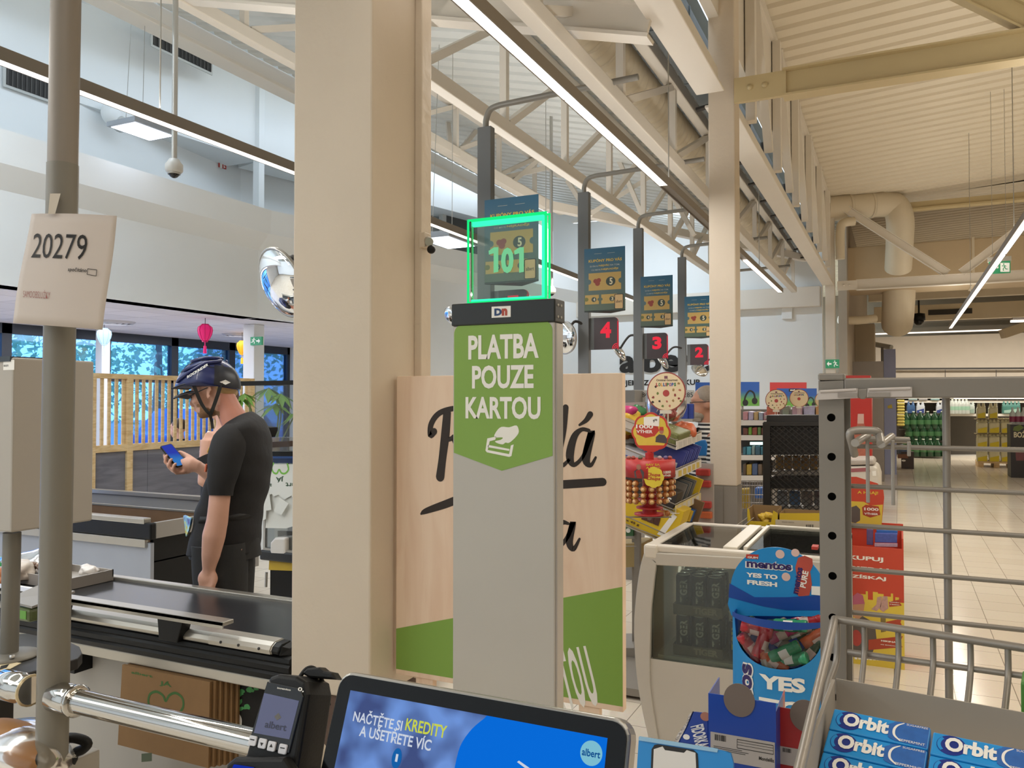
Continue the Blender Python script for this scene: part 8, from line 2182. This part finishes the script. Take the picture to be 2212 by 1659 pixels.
q.build('barcode',m_blackp,t)
t=carton('low yellow carton at the front left of the wire tray',[(1602,1145),(1708,1150),(1708,1166),(1604,1163)],-.18,.0,'d6bc1c','')
q=MB();text_px(q,'LIDL'[:0]+'mini',f,1625,1149,1637,1152,.001,.02);text_px(q,'sušenky',f,1672,1154,1694,1158,.001,.02);q.build('lettering',mat('label_ink','6a5f50'),t)
carton('low kraft carton at the front right of the wire tray',[(1709,1152),(1768,1150),(1768,1166),(1709,1166)],-.18,.0,'b8a03a','')
for k,(x,y)in enumerate(((1632,1130),(1645,1128),(1638,1136))):crumple('sweets_bag',f.w(x,y,-.28),(.03,.03,.022),mat('bag_sun','cfae3c',.35,var=.3,vs=60),('left','right','front')[k]+' yellow sweets bag in the back left carton','bag',90+k)
# black mesh rack
MD=5.5;f=FD(1714,1000,MD)
t=thing('mesh_rack','black rack end with expanded metal mesh behind the yellow cartons','rack',f.w(1714,1330))
m_bk=mat('rack_black','1b1917',.5)
q=MB();q.ppx(f,[(1648,913),(1664,913),(1664,1340),(1650,1340)],-.04,.01);q.ppx(f,[(1778,897),(1800,897),(1800,1340),(1778,1340)],-.04,.01);q.ppx(f,[(1656,897),(1800,897),(1800,913),(1656,913)],-.3,.0);q.ppx(f,[(1650,911),(1800,911),(1800,920),(1650,920)],-.02,.012);q.build('frame',m_bk,t)
for y0,y1 in((920,982),(1032,1056)):q=MB();q.ppx(f,[(1664,y0),(1780,y0),(1780,y1),(1664,y1)],-.2,-.02);q.build('solid_panel',m_bk,t)
a0,b1=f.px(1662,920);a1,b0=f.px(1782,1150);q=MB();dx,dy=.0425,.0185;rows=int((b1-b0)/dy)
for r in range(rows):
    cols_=int((a1-a0)/dx)+1
    for c in range(cols_):
        xx=a0+c*dx+(dx/2 if r%2 else 0);yy=b1-r*dy
        for s in(-1,1):
            p_,r_=(xx,yy),(xx+s*dx/2,yy-dy);w=.004
            if not(a0-.01<=r_[0]<=a1+.01):continue
            q.face([f.at(p_[0],p_[1]+w),f.at(r_[0],r_[1]+w),f.at(r_[0],r_[1]-w),f.at(p_[0],p_[1]-w)])
o=q.build('mesh',m_bk,t);md=o.modifiers.new('thick','SOLIDIFY');md.thickness=.003
for y in(1020,1100):q=MB();q.ppx(f,[(1664,y),(1780,y),(1780,y+6),(1664,y+6)],-.4,-.05);q.build('inner_shelf',m_rack,t)
for k in range(6):
    o=MB();c=f.w(1676+k*19,1003,-.2);o.box(c-V((.025,.03,.05)),c+V((.025,.03,.05)));tag(o.build('drink_pack',mat('pack_amber','8a6a3a',.35,var=.4,vs=25),bev=.008),'%s amber pack behind the upper mesh window of the black rack'%('first','second','third','fourth','fifth','last')[k],'pack','amber packs behind the mesh')
for k in range(4):
    o=MB();c=f.w(1682+k*28,1082,-.2);o.box(c-V((.035,.03,.05)),c+V((.035,.03,.05)));hx=('8d9298','5f7fa8','9a9a96','7d868c')[k];tag(o.build('drink_pack',mat('pack_'+hx,hx,.35,var=.2,vs=25),bev=.008),'%s pale pack behind the lower mesh window of the black rack'%('first','second','third','last')[k],'pack','pale packs behind the mesh')
# shelves between the slim pillar and the mesh rack
HD_=7.4;f=FD(1640,960,HD_)
t=thing('shop_shelf','white shop shelves with magazines and sweets right of the slim pillar','shelf',f.w(1640,1300))
for y,nm in((917,1),(949,2),(992,3),(1036,4)):
    q=MB();q.ppx(f,[(1560,y-8),(1800,y-8),(1800,y-1),(1560,y-1)],-.4,0);q.build('shelf_board',m_tray,t);q=MB();q.ppx(f,[(1560,y-9),(1800,y-9),(1800,y+2),(1560,y+2)],0,.006);q.build('price_rail',m_price,t)
q=MB();q.ppx(f,[(1560,885),(1800,885),(1800,1330),(1560,1330)],-.43,-.40);q.build('back',mat('shelf_back','6f6a62',.6),t);q=MB();q.ppx(f,[(1600,1300),(1800,1300),(1800,1330),(1600,1330)],-.4,0);q.build('base',m_rack,t)
q=MB();q.ppx(f,[(1620,955),(1648,955),(1648,961),(1620,961)],-.03,0);q.build('shelf_lamp',glow_mat('shelf_glow','bfe8e0',2.5),t)
rnd=random.Random(77)
itm=[]
for row,(y0,y1)in enumerate(((888,908),(922,940),(962,983),(1000,1027))):
    x=1604.0;k=0
    while x<1650:
        w=rnd.uniform(7,13);hx=(('b5838a','a9a0b8','b59a6a','9aa5b5'),('6a3f30','6f9a3a','8a4a3a','5a7a40'),('3a6a7a','4a8a9a','7a8a8a','3a5a6a'),('5a4a3a','a58a3a','4a5a7a','6a5a4a'))[row][k%4]
        o=MB();o.ppx(f,[(x,y0+rnd.uniform(0,4)),(x+w-1,y0+rnd.uniform(0,4)),(x+w-1,y1),(x,y1)],-.2,-.02)
        tag(o.build('shelf_pack',mat('shelf_'+hx,hx,.4,var=.3,vs=40),bev=.006),'%s pack on the %s shelf right of the slim pillar'%(('first','second','third','fourth','fifth','sixth','seventh','eighth')[k],('top','second','third','fourth')[row]),'pack','packs on the shelves right of the slim pillar');x+=w;k+=1
for k,(x,w,hx,lab)in enumerate(((1668,24,'b8624a','red sweets box under the left round lollipop sign'),(1697,14,'8a9a8a','pale green jar between the two round lollipop signs'),(1722,22,'b59aa5','pink magazine stack under the middle round lollipop sign'),(1748,24,'a5a5c0','lilac magazine stack left of the grey rack post'),(1770,16,'b58a5a','orange magazine stack next to the grey rack post'))):
    o=MB();ff2=FD(1700,880,7.2);o.ppx(ff2,[(x-w/2,878),(x+w/2,876),(x+w/2,898),(x-w/2,898)],-.15,0);tag(o.build('shelf_pack',mat('top_'+hx,hx,.4,var=.35,vs=40),bev=.006),lab,'pack')
o=MB();ff2=FD(1700,880,7.2);o.ppx(ff2,[(1652,898),(1800,898),(1800,904),(1652,904)],-.3,.02);o.ppx(ff2,[(1660,904),(1668,904),(1668,1330),(1660,1330)],-.3,-.26);tag(o.build('shop_shelf',m_tray),'grey shelf top behind the black mesh rack','shelf')
# wire cart
WD=6.4;f=FD(1628,1080,WD)
t=thing('shopping_cart','wire shopping cart between the slim pillar and the black mesh rack','cart',f.w(1628,1320))
q=MB()
for y in(1040,1048,1068,1085,1102):q.tube([f.w(1570,y),f.w(1655,y+1)],.004,6)
for k in range(15):q.tube([f.w(1575+k*5.6,1040),f.w(1572+k*5.6,1105)],.0022,5)
q.build('basket_wires',mat('cart_chrome','b0aeaa',.25,.8),t)
for x in(1580,1645):q=MB();q.tube([f.w(x,1100),f.w(x,1310,-.1)],.010,6);q.build('leg',m_alu,t)
q=MB();q.ppx(f,[(1585,1060),(1612,1058),(1612,1102),(1588,1102)],-.2,-.1);tag(q.build('cart_goods',mat('goods_yellow','b59a3a',.4,var=.3,vs=30),bev=.01),'yellow pack in the wire shopping cart','pack');q=MB();q.ppx(f,[(1626,1056),(1652,1056),(1652,1080),(1626,1080)],-.2,-.1);tag(q.build('cart_goods',mat('goods_blue','3a6ab5',.4,var=.2,vs=30),bev=.01),'blue pack in the wire shopping cart','pack')
# headphone posters
def headset(mb,f,x,y,s):
    P=[(x-s*.7,y+s*.9),(x-s*.55,y-s*.1),(x,y-s*.85),(x+s*.6,y-s*.5),(x+s*.75,y+s*.5)];mb.strokes(f,[(*f.px(a,b_),.0)for a,b_ in P],0,.002)if False else mb.strokes(f,[(f.px(a,b_)[0],f.px(a,b_)[1],s*.22*0.0062)for a,b_ in P],0,.002)
    for(a,b_)in((x-s*.55,y+s*.75),(x+s*.7,y+s*.5)):mb.prism(f,ell(*f.px(a,b_),s*.0022,s*.0026),0,.003)
def hposter(label,x0,y0,x1,y1,d,head=None,txt=None,fl=None):
    f=FD((x0+x1)/2,y0,d);t=thing('headphone_poster',label,'poster',f.w((x0+x1)/2,y1));
    m=bpy.data.materials.get('poster_headphones')
    if m is None:
        m=bpy.data.materials.new('poster_headphones');m.use_nodes=True;nt=m.node_tree;tc=nt.nodes.new('ShaderNodeTexCoord');sp=nt.nodes.new('ShaderNodeSeparateXYZ');nt.links.new(tc.outputs['Generated'],sp.inputs[0]);cr=nt.nodes.new('ShaderNodeValToRGB');e=cr.color_ramp.elements;e[0].color=lin('5c8f3a');e[0].position=.25;e[1].color=lin('1f4a8e');e[1].position=.62;nt.links.new(sp.outputs['Z'],cr.inputs[0]);nt.links.new(cr.outputs[0],nt.nodes['Principled BSDF'].inputs[0])
    q=MB();q.ppx(f,[(x0,y0),(x1,y0),(x1,y1),(x0,y1)],-.02,0);q.build('board',m,t)
    if head:q=MB();headset(q,f,*head);q.build('headphones_print',m_blackp,t)
    if txt:q=MB();q.ppx(f,[(txt[0]-3,txt[1]-1),(txt[2]+3,txt[1]-1),(txt[2]+3,txt[3]+1),(txt[0]-3,txt[3]+1)],.001,.002);q.build('name_box',m_blackp,t);q=MB();text_px(q,'niceboy',f,*txt,.003,.03);q.build('lettering',m_white,t)
    q=MB();q.ppx(f,[(x0+5,y1),(x0+9,y1),(x0+9,1140),(x0+5,1140)],-.04,-.02);q.build('stand',m_rack,t)
hposter('tall blue and green headphone poster right beside the slim pillar',1596,825,1640,877,10.5,(1619,858,16))
hposter('wide blue headphone poster behind the round lollipop signs',1678,839,1764,880,10.8,(1750,868,11),(1707,841,1724,845))
hposter('narrow blue poster left of the grey-haired man',1502,826,1534,870,10.5)
f=FD(1702,850,11.2);t=thing('red_board','red board behind the wide headphone poster','board',f.w(1702,880));q=MB();q.ppx(f,[(1663,826),(1742,826),(1742,880),(1663,880)],-.03,0);q.build('board',mat('board_red','c03a38',.45),t);q=MB();q.ppx(f,[(1665,880),(1670,880),(1670,1125),(1665,1125)],-.03,-.01);q.build('stand',m_rack,t)
p=PY(1700,677,CY_-.05);q=MB();q.box((p.x-.09,CY_-.06,p.z-.1),(p.x+.09,CY_-.001,p.z+.1));tag(q.build('junction_box',m_wallw,bev=.01),'small white junction box on the white end wall under the beam','box')
p=PY(1377,829,CY_-.05);
# ================================================================ red cardboard stand in the aisle
KD=5.0;f=FD(1900,1430,KD)
zg=f.w(1900,1434).z
t=thing('bonus_stand','red and yellow cardboard stand with big white slogan standing on the aisle floor','stand',V((f.w(1880,1430).x,f.w(1880,1430).y,0)))
x0,x1=f.px(1782,1300)[0],f.px(1953,1300)[0];zt_=f.px(1880,1182)[1];zb_=-f.O.z
m_rs=mat('stand_red','c1452f',.5,var=.05,vs=12);m_ys=mat('stand_yellow','d6bd45',.5,var=.03)
q=MB();q.fbox(f,x0,zb_,x1,zt_,-.02,0);q.fbox(f,x0,zb_,x0+.01,zt_+.05,-.38,-.02);q.fbox(f,x1-.01,zb_,x1,zt_+.06,-.38,-.02);q.fbox(f,x0,zb_,x1,zt_+.10,-.40,-.38);q.build('carton',m_rs,t)
q=MB();q.fbox(f,x0+.01,zt_-.25,x1-.01,zt_-.10,-.38,-.02);q.build('inner_shelf',m_rs,t)
ys0=f.px(1880,1285)[1];pts=[(x0,f.px(0,1415)[1]),(x1,f.px(0,1415)[1]),(x1,ys0)];rnd=random.Random(6);x=x1;h=ys0
top=[]
while x>x0+.02:
    s=rnd.choice((.012,.02,.028));h2=ys0+rnd.choice((-.03,-.015,0,.012,.02))-(.0 if x>(x0+x1)/2 else.02)
    top+=[(x,h2),(x-s,h2)];x-=s
q=MB();q.prism(f,pts+top+[(x0,ys0)],0,.0008);q.build('yellow_field',m_ys,t)
lettering(t,m_white,f,[('KUPUJ',1833,1199,1908,1216,.035),('ZBIERAJ',1812,1220,1920,1237,.035),('ZÍSKAJ',1838,1239,1914,1256,.035)],.0012)
for P in([(1876,1382),(1950,1374),(1944,1390),(1950,1398),(1876,1404)],[(1920,1300),(1948,1294),(1944,1302),(1948,1308),(1921,1311)],[(1914,1343),(1949,1336),(1945,1344),(1948,1350),(1914,1352)]):q=MB();q.ppx(f,P,.001,.0016);q.build('ribbon',mat('ribbon_red','a8432c',.5),t)
lettering(t,m_white,f,[('MIKINA',1903,1382,1936,1389,.04),('70 BODOV',1902,1391,1940,1397,.04),('PONOŽKY',1922,1299,1943,1303,.03),('15 BODOV',1922,1304,1943,1308,.03)],.0022)
q=MB();
for k in range(12):q.ppx(f,[(1846+k*8,1418+k*.4),(1852+k*8,1418+k*.4),(1852+k*8,1424+k*.4),(1846+k*8,1424+k*.4)],0,.0012)
q.build('small_print',m_white,t)
q=MB();q.ppx(f,[(1840,1300),(1842,1288),(1852,1280),(1864,1286),(1868,1304),(1842,1306)],.001,.0018);q.build('hat_print',mat('print_pink','b5607a',.5),t)
q=MB();q.ppx(f,[(1841,1304),(1868,1304),(1864,1330),(1854,1338),(1843,1332)],.0009,.0014);q.build('face_print',mat('print_tan','b98a6a',.5),t)
q=MB();q.ppx(f,[(1800,1412),(1802,1348),(1840,1338),(1862,1330),(1890,1346),(1894,1385),(1884,1412)],.0008,.0012);q.build('hoodie_print',mat('print_slate','5c5550',.5),t)
q=MB();q.prism(f,ell(*f.px(1850,1378),.03,.05),.0014,.002);q.build('emblem_print',mat('print_crimson','a8403a',.5,var=.3,vs=30),t)
q=MB();q.ppx(f,[(1895,1290),(1905,1288),(1903,1310),(1894,1320),(1882,1316),(1893,1306)],.001,.0016);q.ppx(f,[(1907,1288),(1917,1288),(1919,1314),(1908,1322),(1900,1316)],.001,.0016);q.build('sock_print',mat('print_rose','b59088',.5,var=.3,vs=60),t)
q=MB();q.ppx(f,[(1902,1332),(1913,1330),(1914,1364),(1903,1366)],.001,.0016);q.build('bottle_print',mat('print_olive','7a6a3a',.5),t)
fh=FD(1870,1090,KD+.37);q=MB();q.ppx(fh,[(1790,1030),(1850,1030),(1895,1044),(1908,1056),(1910,1075),(1904,1140),(1790,1140)],-.004,0);q.build('header',m_rs,t)
q=MB();q.ppx(fh,[(1790,1080),(1866,1084),(1880,1092),(1907,1090),(1904,1140),(1790,1140)],0,.0008);q.build('yellow_field',m_ys,t)
q=MB();q.ppx(fh,[(1862,1096),(1870,1090),(1898,1094),(1902,1112),(1880,1118),(1864,1112)],.0008,.0014);q.build('ribbon',mat('ribbon_red','a8432c'),t)
lettering(t,mat('print_sun','d9b93a'),fh,[('BAV SA',1846,1046,1897,1057,.03),('A HRAJ!',1852,1060,1897,1070,.03)],.0012);lettering(t,m_white,fh,[('1000',1867,1096,1898,1104,.03),('VÝHIER',1867,1106,1897,1113,.03)],.002)
q=MB();q.ppx(fh,[(1838,1128),(1838,1096),(1850,1092),(1858,1100),(1858,1124),(1848,1130)],.001,.0016);q.build('figure_print',mat('print_slate','5c5550'),t)
for k,(x,y,w,h,hx,lab)in enumerate(((1879,1160,14,34,'5a4a7a','narrow violet sweets box in the red stand'),(1914,1162,48,20,'4a5aa5','wide blue sweets box in the red stand'),(1916,1150,46,10,'3a6ab0','row of blue lollies in the wide blue box'),(1912,1140,40,8,'b5485a','row of red lollies behind the blue ones'),(1914,1177,50,8,'b59ab0','pink label strip on the wide blue box'))):
    fk=f.off(-.06-.02*(k if k in(2,3)else 0)+(.012 if k==4 else 0));o=MB();o.ppx(fk,[(x-w/2,y-h/2),(x+w/2,y-h/2+1),(x+w/2,y+h/2+1),(x-w/2,y+h/2)],-.04 if k<4 else-.005,0);tag(o.build('sweets_box',mat('sw_'+hx,hx,.4,var=.3,vs=60),bev=.003),lab,'box')

# ================================================================ far end: cooler, pillar, drinks
f=FD(1860,1010,8.6)
t=thing('ice_cooler','small white chest cooler behind the red stand','cooler',f.w(1860,1120))
q=MB();q.ppx(f,rr:=[(1800,1008),(1886,1006),(1896,1010),(1902,1030),(1902,1060),(1900,1197),(1800,1197)],-.7,0);q.build('body',m_frw,t,bev=.03,bs=3)
q=MB();q.ppx(f,[(1800,992),(1886,992),(1892,1004),(1800,1006)],-.6,0);q.build('rim',mat('cooler_rim','b0a8a0',.4),t,bev=.02)
q=MB();q.ppx(f,[(1838,1012),(1876,1010),(1880,1018),(1838,1020)],0,.004);q.build('red_strip',mat('strip_wine','9a5a60',.5),t);q=MB();q.ppx(f,[(1884,1018),(1892,1017),(1893,1028),(1885,1028)],0,.004);q.build('sticker',m_white,t)
f=FD(1856,920,12.0)
t=thing('drinks_cooler','red drinks cooler with a bottle picture behind the grey rack post','cooler',f.w(1856,1090))
q=MB();q.ppx(f,[(1815,858),(1883,858),(1883,1104),(1815,1104)],-.5,0);q.build('body',mat('cooler_red','b02a22',.35,var=.03),t);q=MB();q.ppx(f,[(1822,811),(1880,811),(1880,858),(1822,858)],-.5,-.02);q.build('top_sign',mat('cooler_red','b02a22'),t)
q=MB();P=[(1853,894),(1866,894),(1867,916),(1874,935),(1876,960),(1870,975),(1873,990),(1846,990),(1849,975),(1844,960),(1846,935),(1852,916)];q.ppx(f,P,0,.004);q.build('bottle_print',mat('bottle_rose','a8604c',.4,var=.3,vs=20),t)
q=MB();q.ppx(f,[(1853,894),(1866,894),(1866,915),(1852,915)],.004,.006);q.build('bottle_neck_print',mat('neck_pale','c9a59a',.4),t)
f=FD(1920,940,18.0);t=thing('square_pillar','pale blue square pillar beside the drinks shelves','pillar',V((f.w(1920,1000).x,f.w(1920,1000).y,0)),kind='thing');a0=f.px(1904,900)[0];a1=f.px(1936,900)[0];q=MB();q.fbox(f,a0,-f.O.z,a1,1.9,-.3,0);q.build('shaft',mat('pillar_blue','9aa2c8',.5),t);q=MB();q.fbox(f,a0,-f.O.z,a1-.24,1.95,0,.01);q.build('dark_edge',mat('edge_dark','6a6660',.5),t)
q=MB();q.ppx(f,[(1917,877),(1926,873),(1928,882),(1918,882)],.01,.012);q.build('yellow_tag',mat('tag_sun','cdb94a',.5),t)
# drinks shelves
SY=26.2;f=FYp(SY)
t=thing('drinks_shelf','long white drinks shelves along the far wall','shelf',f.w(2080,990))
m_shw=mat('shelf_white','dedad2',.45)
q=MB();q.ppx(f,[(1925,858),(2300,858),(2300,1000),(1925,1000)],-.75,-.7);q.build('back_panel',mat('shelf_dark','5f5a53',.6),t)
for y in(868,897):
    q=MB();q.ppx(f,[(1938,y-3),(2300,y-3),(2300,y+2),(1938,y+2)],-.7,0);q.build('shelf_board',m_shw,t)
q=MB();q.ppx(f,[(1925,856),(2300,856),(2300,861),(1925,861)],-.7,.05);q.build('canopy',m_shw,t)
q=MB();q.ppx(f,[(2060,860),(2300,860),(2300,862),(2060,862)],.05,.07);q.build('canopy_lamp',glow_mat('far_led','fff1e0',3),t)
q=MB()
for x in(2045,2158,2250):q.ppx(f,[(x,860),(x+3,860),(x+3,1000),(x,1000)],-.7,-.64)
q.build('upright',m_shw,t)
q=MB();q.ppx(f,[(1925,985),(2300,985),(2300,991),(1925,991)],-.7,0);q.build('base',m_shw,t)
for x in(2043,2118,2160):
    pass
f3=FYp(26.8);q=MB();q.ppx(f3,[(1933,795),(2320,793),(2320,797),(1933,799)],0,.04);q.build('fascia_rail',m_dark,t)
for x in(2041,2151):q=MB();q.ppx(f3,[(x,799),(x+1.5,799),(x+1.5,818),(x,818)],0,.02);q.build('fascia_joint',m_dark,t)
def bottle(m,mc,r,h,nm,lab=None):
    t=thing(nm,'','bottle',(0,0,0));q=MB();q.lathe([(r*.9,0),(r,.02),(r,h*.6),(r*.85,h*.72),(r*.35,h*.9),(r*.3,h*.96)],(0,0,0),10);q.build('bottle',m,t);q=MB();q.lathe([(r*.36,h*.95),(r*.36,h),(0,h)],(0,0,0),8);q.build('cap',mc,t)
    if lab:q=MB();q.lathe([(r*1.02,h*.25),(r*1.02,h*.5)],(0,0,0),10);q.build('label',lab,t)
    return t
m_gb=mat('bottle_glass_green','20402a',.12,var=.25,vs=6);m_capw=mat('cap_pale','c9cfc0',.4)
g=bottle(m_gb,m_capw,.105,.50,'water_bottle',mat('label_green','3f6a42',.4,var=.3,vs=9));n_=0
for row,(yb,y)in enumerate(((926,'top'),(951,'middle'),(973,'lower'),(986,'bottom'))):
    for k in range(10):
        x=1958+k*15.4+(row%2)*6;rowd=SY-.05-.0*row-(.25 if row==3 else 0)
        if x>2044+row*4 or(row==2 and k>4):continue
        p=PY(x,yb,rowd);o=g if n_==0 else dup(g);n_+=1;o.location=p;o['label']='green bottle in the %s row of the far drinks shelves, %s from the left'%(y,('first','second','third','fourth','fifth','sixth','seventh','eighth','ninth','tenth')[k]);o['group']='green bottles on the far shelves'
for i,(yb)in enumerate((926,951,973)):
    q=MB();q.ppx(FYp(SY-.02),[(1942,yb+1),(2044,yb+1),(2044,yb+2),(1942,yb+2)],-.6,.1);tag(q.build('divider_board',mat('divider','4a4a40',.6)),'thin board under the %s row of green bottles'%('top','middle','lower')[i],'board')
w_=bottle(mat('bottle_clear2','b5bcb8',.1,var=.1),m_capw,.085,.42,'water_bottle',mat('label_mint','8fb5a0',.4));n_=0
for k in range(6):
    p=PY(2050+k*7.6,894,SY-.1);o=w_ if n_==0 else dup(w_);n_+=1;o.location=p;o['label']='clear bottle on the middle far shelf, %s from the left'%('first','second','third','fourth','fifth','sixth')[k];o['group']='clear bottles on the far shelf'
def pack(lab,x0,y0,x1,y1,hx,Y=SY-.1,band=None,grp=None,th=-.25):
    f=FYp(Y);t=thing('bottle_pack',lab,'pack',f.w((x0+x1)/2,y1),grp);q=MB();q.ppx(f,[(x0,y0),(x1,y0),(x1,y1),(x0,y1)],th,0);q.build('wrap',mat('pk_'+hx,hx,.2,var=.3,vs=5),t,bev=.04,bs=3)
    n=max(2,int((x1-x0)/7));q=MB()
    for k in range(n):a=f.w(x0+(x1-x0)*(k+.5)/n,y0,-.08);q.lathe([(.05,0),(.03,.06),(.03,.10),(0,.1)],a,8)
    q.build('bottle_necks',mat('neck_'+hx,hx,.2),t)
    if band:q=MB();q.ppx(f,[(x0+(x1-x0)*.1,(y0+y1)/2+2),(x1-2,(y0+y1)/2-2),(x1-2,y1-2),(x0+(x1-x0)*.1,y1-2)],.0,.006);q.build('label',mat('pkb_'+band,band,.4),t)
    return t
for k,(x0,x1,hx,b_,lab)in enumerate(((1958,1977,'3f5f8a','2f4f80','blue water pack on the middle far shelf, left end'),(1979,1998,'bcc3cc','2f3f80','white water pack with navy oval on the middle far shelf'),(2022,2040,'bcc3cc','2f3f80','white water pack with navy oval right of the gap on the middle far shelf'),(2090,2106,'b5bfba','8fa59a','pale water pack behind the yellow pallet stack'),(2165,2205,'4a7a72','8fb0a5','teal water pack at the right end of the middle far shelf'))):pack(lab,x0,875,x1,894,hx,SY-.06,b_)
for k,(x0,x1,hx,lab)in enumerate(((1962,1982,'9ab0b5','pale pack on the top far shelf, left'),(1984,2004,'a5a5a8','grey pack on the top far shelf'),(2010,2030,'8fb0b5','teal white pack on the top far shelf'))):pack(lab,x0,860,x1,865,hx,SY-.06)
# yellow hanging bags at the shelf end
for k in range(9):
    p=PY(1946,866+k*6.4,SY-.6);q=MB();q.box(p-V((.10,.04,.04)),p+V((.10,.04,.035)));tag(q.build('snack_bag',mat('bag_lemon','b5a550',.4,var=.4,vs=12),bev=.03),'%s bag from the top of the yellow snack strip at the shelf end'%('first','second','third','fourth','fifth','sixth','seventh','eighth','ninth')[k],'bag','snack strip at the shelf end')
# pallets of yellow drinks
def pallet(lab,x0,x1,y,Y,hgt=6):
    f=FYp(Y);t=thing('pallet',lab,'pallet',f.w((x0+x1)/2,y));a0,b0=f.px(x0,y);a1,_=f.px(x1,y);z0=-0
    q=MB();q.box((a0,Y,.10),(a1,Y+.8,.144));q.build('deck',m_pine,t)
    for s in(0,.44,.88):q=MB();xx=a0+(a1-a0-.1)*s/.88;q.box((xx,Y,0),(xx+.12,Y+.8,.10));q.build('block',m_pine,t)
    return t
PYY=EYE.z*F_PX/(1010-866.)
YP=PZ(2150,1010,0).y
pallet('wooden pallet under the tall stack of yellow drink packs',2113,2192,1010,YP)
zA=.144
fP=FYp(YP);
for r,(y0,y1)in enumerate(((970,999),(939,968),(908,937),(876,905))):
    for k in range(3 if r<3 else 2):
        x0=2110+k*26;pack('yellow drink pack on the pallet stack, %s layer, %s from the left'%(('bottom','second','third','top')[r],('first','second','third')[k]),x0,y0+4,x0+(24 if r<3 else 20),y1,'ddd8b4',YP+.02,'e0cc2e','yellow packs on the pallet')
    q=MB();q.ppx(fP,[(2108,y1),(2190,y1),(2190,y1+1.2),(2108,y1+1.2)],-.6,0)if r else None
    if r:tag(q.build('layer_card',mat('layer_card','9a8a66',.7)),'card sheet under the %s layer of yellow drink packs'%('','second','third','top')[r],'card')
YQ=PZ(2080,986,0).y;pallet('low wooden pallet with clear and yellow bottles before the far shelves',2055,2106,986,YQ)
for k in range(3):pack('clear drink pack with yellow tops on the low pallet, %s'%('left','middle','right')[k],2055+k*17,953,2070+k*17,977,'cfcdb8',YQ+.02,None,'packs on the low pallet')
for k in range(3):pack('yellow topped drink pack lying above the low pallet, %s'%('left','middle','right')[k],2054+k*16,948,2066+k*16,955,'d0bf4a',YQ+.06,None,'yellow tops on the low pallet')
# dark rum stand at the right edge
YB=PZ(2195,1032,0).y;f=FYp(YB);t=thing('rum_stand','black bottle display stand with cream lettering at the right edge','stand',f.w(2220,1033));a0=f.px(2183,960)[0]
q=MB();q.fbox(f,a0,0,a0+1.2,f.px(2190,917)[1],-.6,0);q.build('carton',mat('rum_black','211d1f',.4),t);f2_=f
q=MB();put_text(q,'BOŽKOV',f,*f.px(2190,945),f.px(2246,945)[0],f.px(2190,930)[1],.003,.03);q.build('lettering',mat('rum_cream','d3c9a8',.5,var=0),t)
q=MB();q.ppx(f,[(2190,922),(2204,917),(2212,924),(2200,932),(2188,930)],0,.002);q.build('leaf_print',mat('rum_leaf','5a6a2c',.5),t);q=MB();q.ppx(f,[(2193,970),(2212,970),(2212,995),(2195,995)],0,.002);q.build('picture',mat('rum_red','6a3a40',.5,var=.3,vs=10),t)
for k,x in enumerate((2190,2202,2214)):
    p=f.w(x,915,-.2);t=thing('rum_bottle','%s bottle with wine red label on top of the black stand'%('left','middle','right')[k],'bottle',p,'bottles on the black stand');q=MB();q.lathe([(.055,0),(.06,.01),(.06,.2),(.02,.27),(.02,.34)],p,10);q.build('bottle',mat('bottle_clear2','b5bcb8'),t);q=MB();q.lathe([(.062,.03),(.062,.15)],p,10);q.build('label',mat('rum_wine','7a2a48',.4),t)
f=FD(1952,980,19.5);t=thing('crate','dark crate with brown bottles on the floor beside the blue pillar','crate',f.w(1952,1001));q=MB();zz=f.px(1952,976)[1];q.fbox(f,f.px(1937,0)[0],-f.O.z,f.px(1964,0)[0],zz,-.35,0);q.build('box',mat('crate_dark','3f3430',.5),t)
q=MB();q.ppx(f,[(1939,981),(1962,981),(1962,990),(1939,990)],0,.01);q.build('bottles',mat('crate_brown','7a4f34',.4,var=.4,vs=12),t);q=MB();q.prism(f,ell(*f.px(1952,995),.045,.022),0,.01);q.build('badge',m_white,t)
crumple('shrink_pack',f.w(1948,972,-.15),(.16,.14,.10),mat('shrink_blue','5f6f8a',.3,var=.4,vs=10),'blue white shrink pack lying on the dark crate','pack',44)
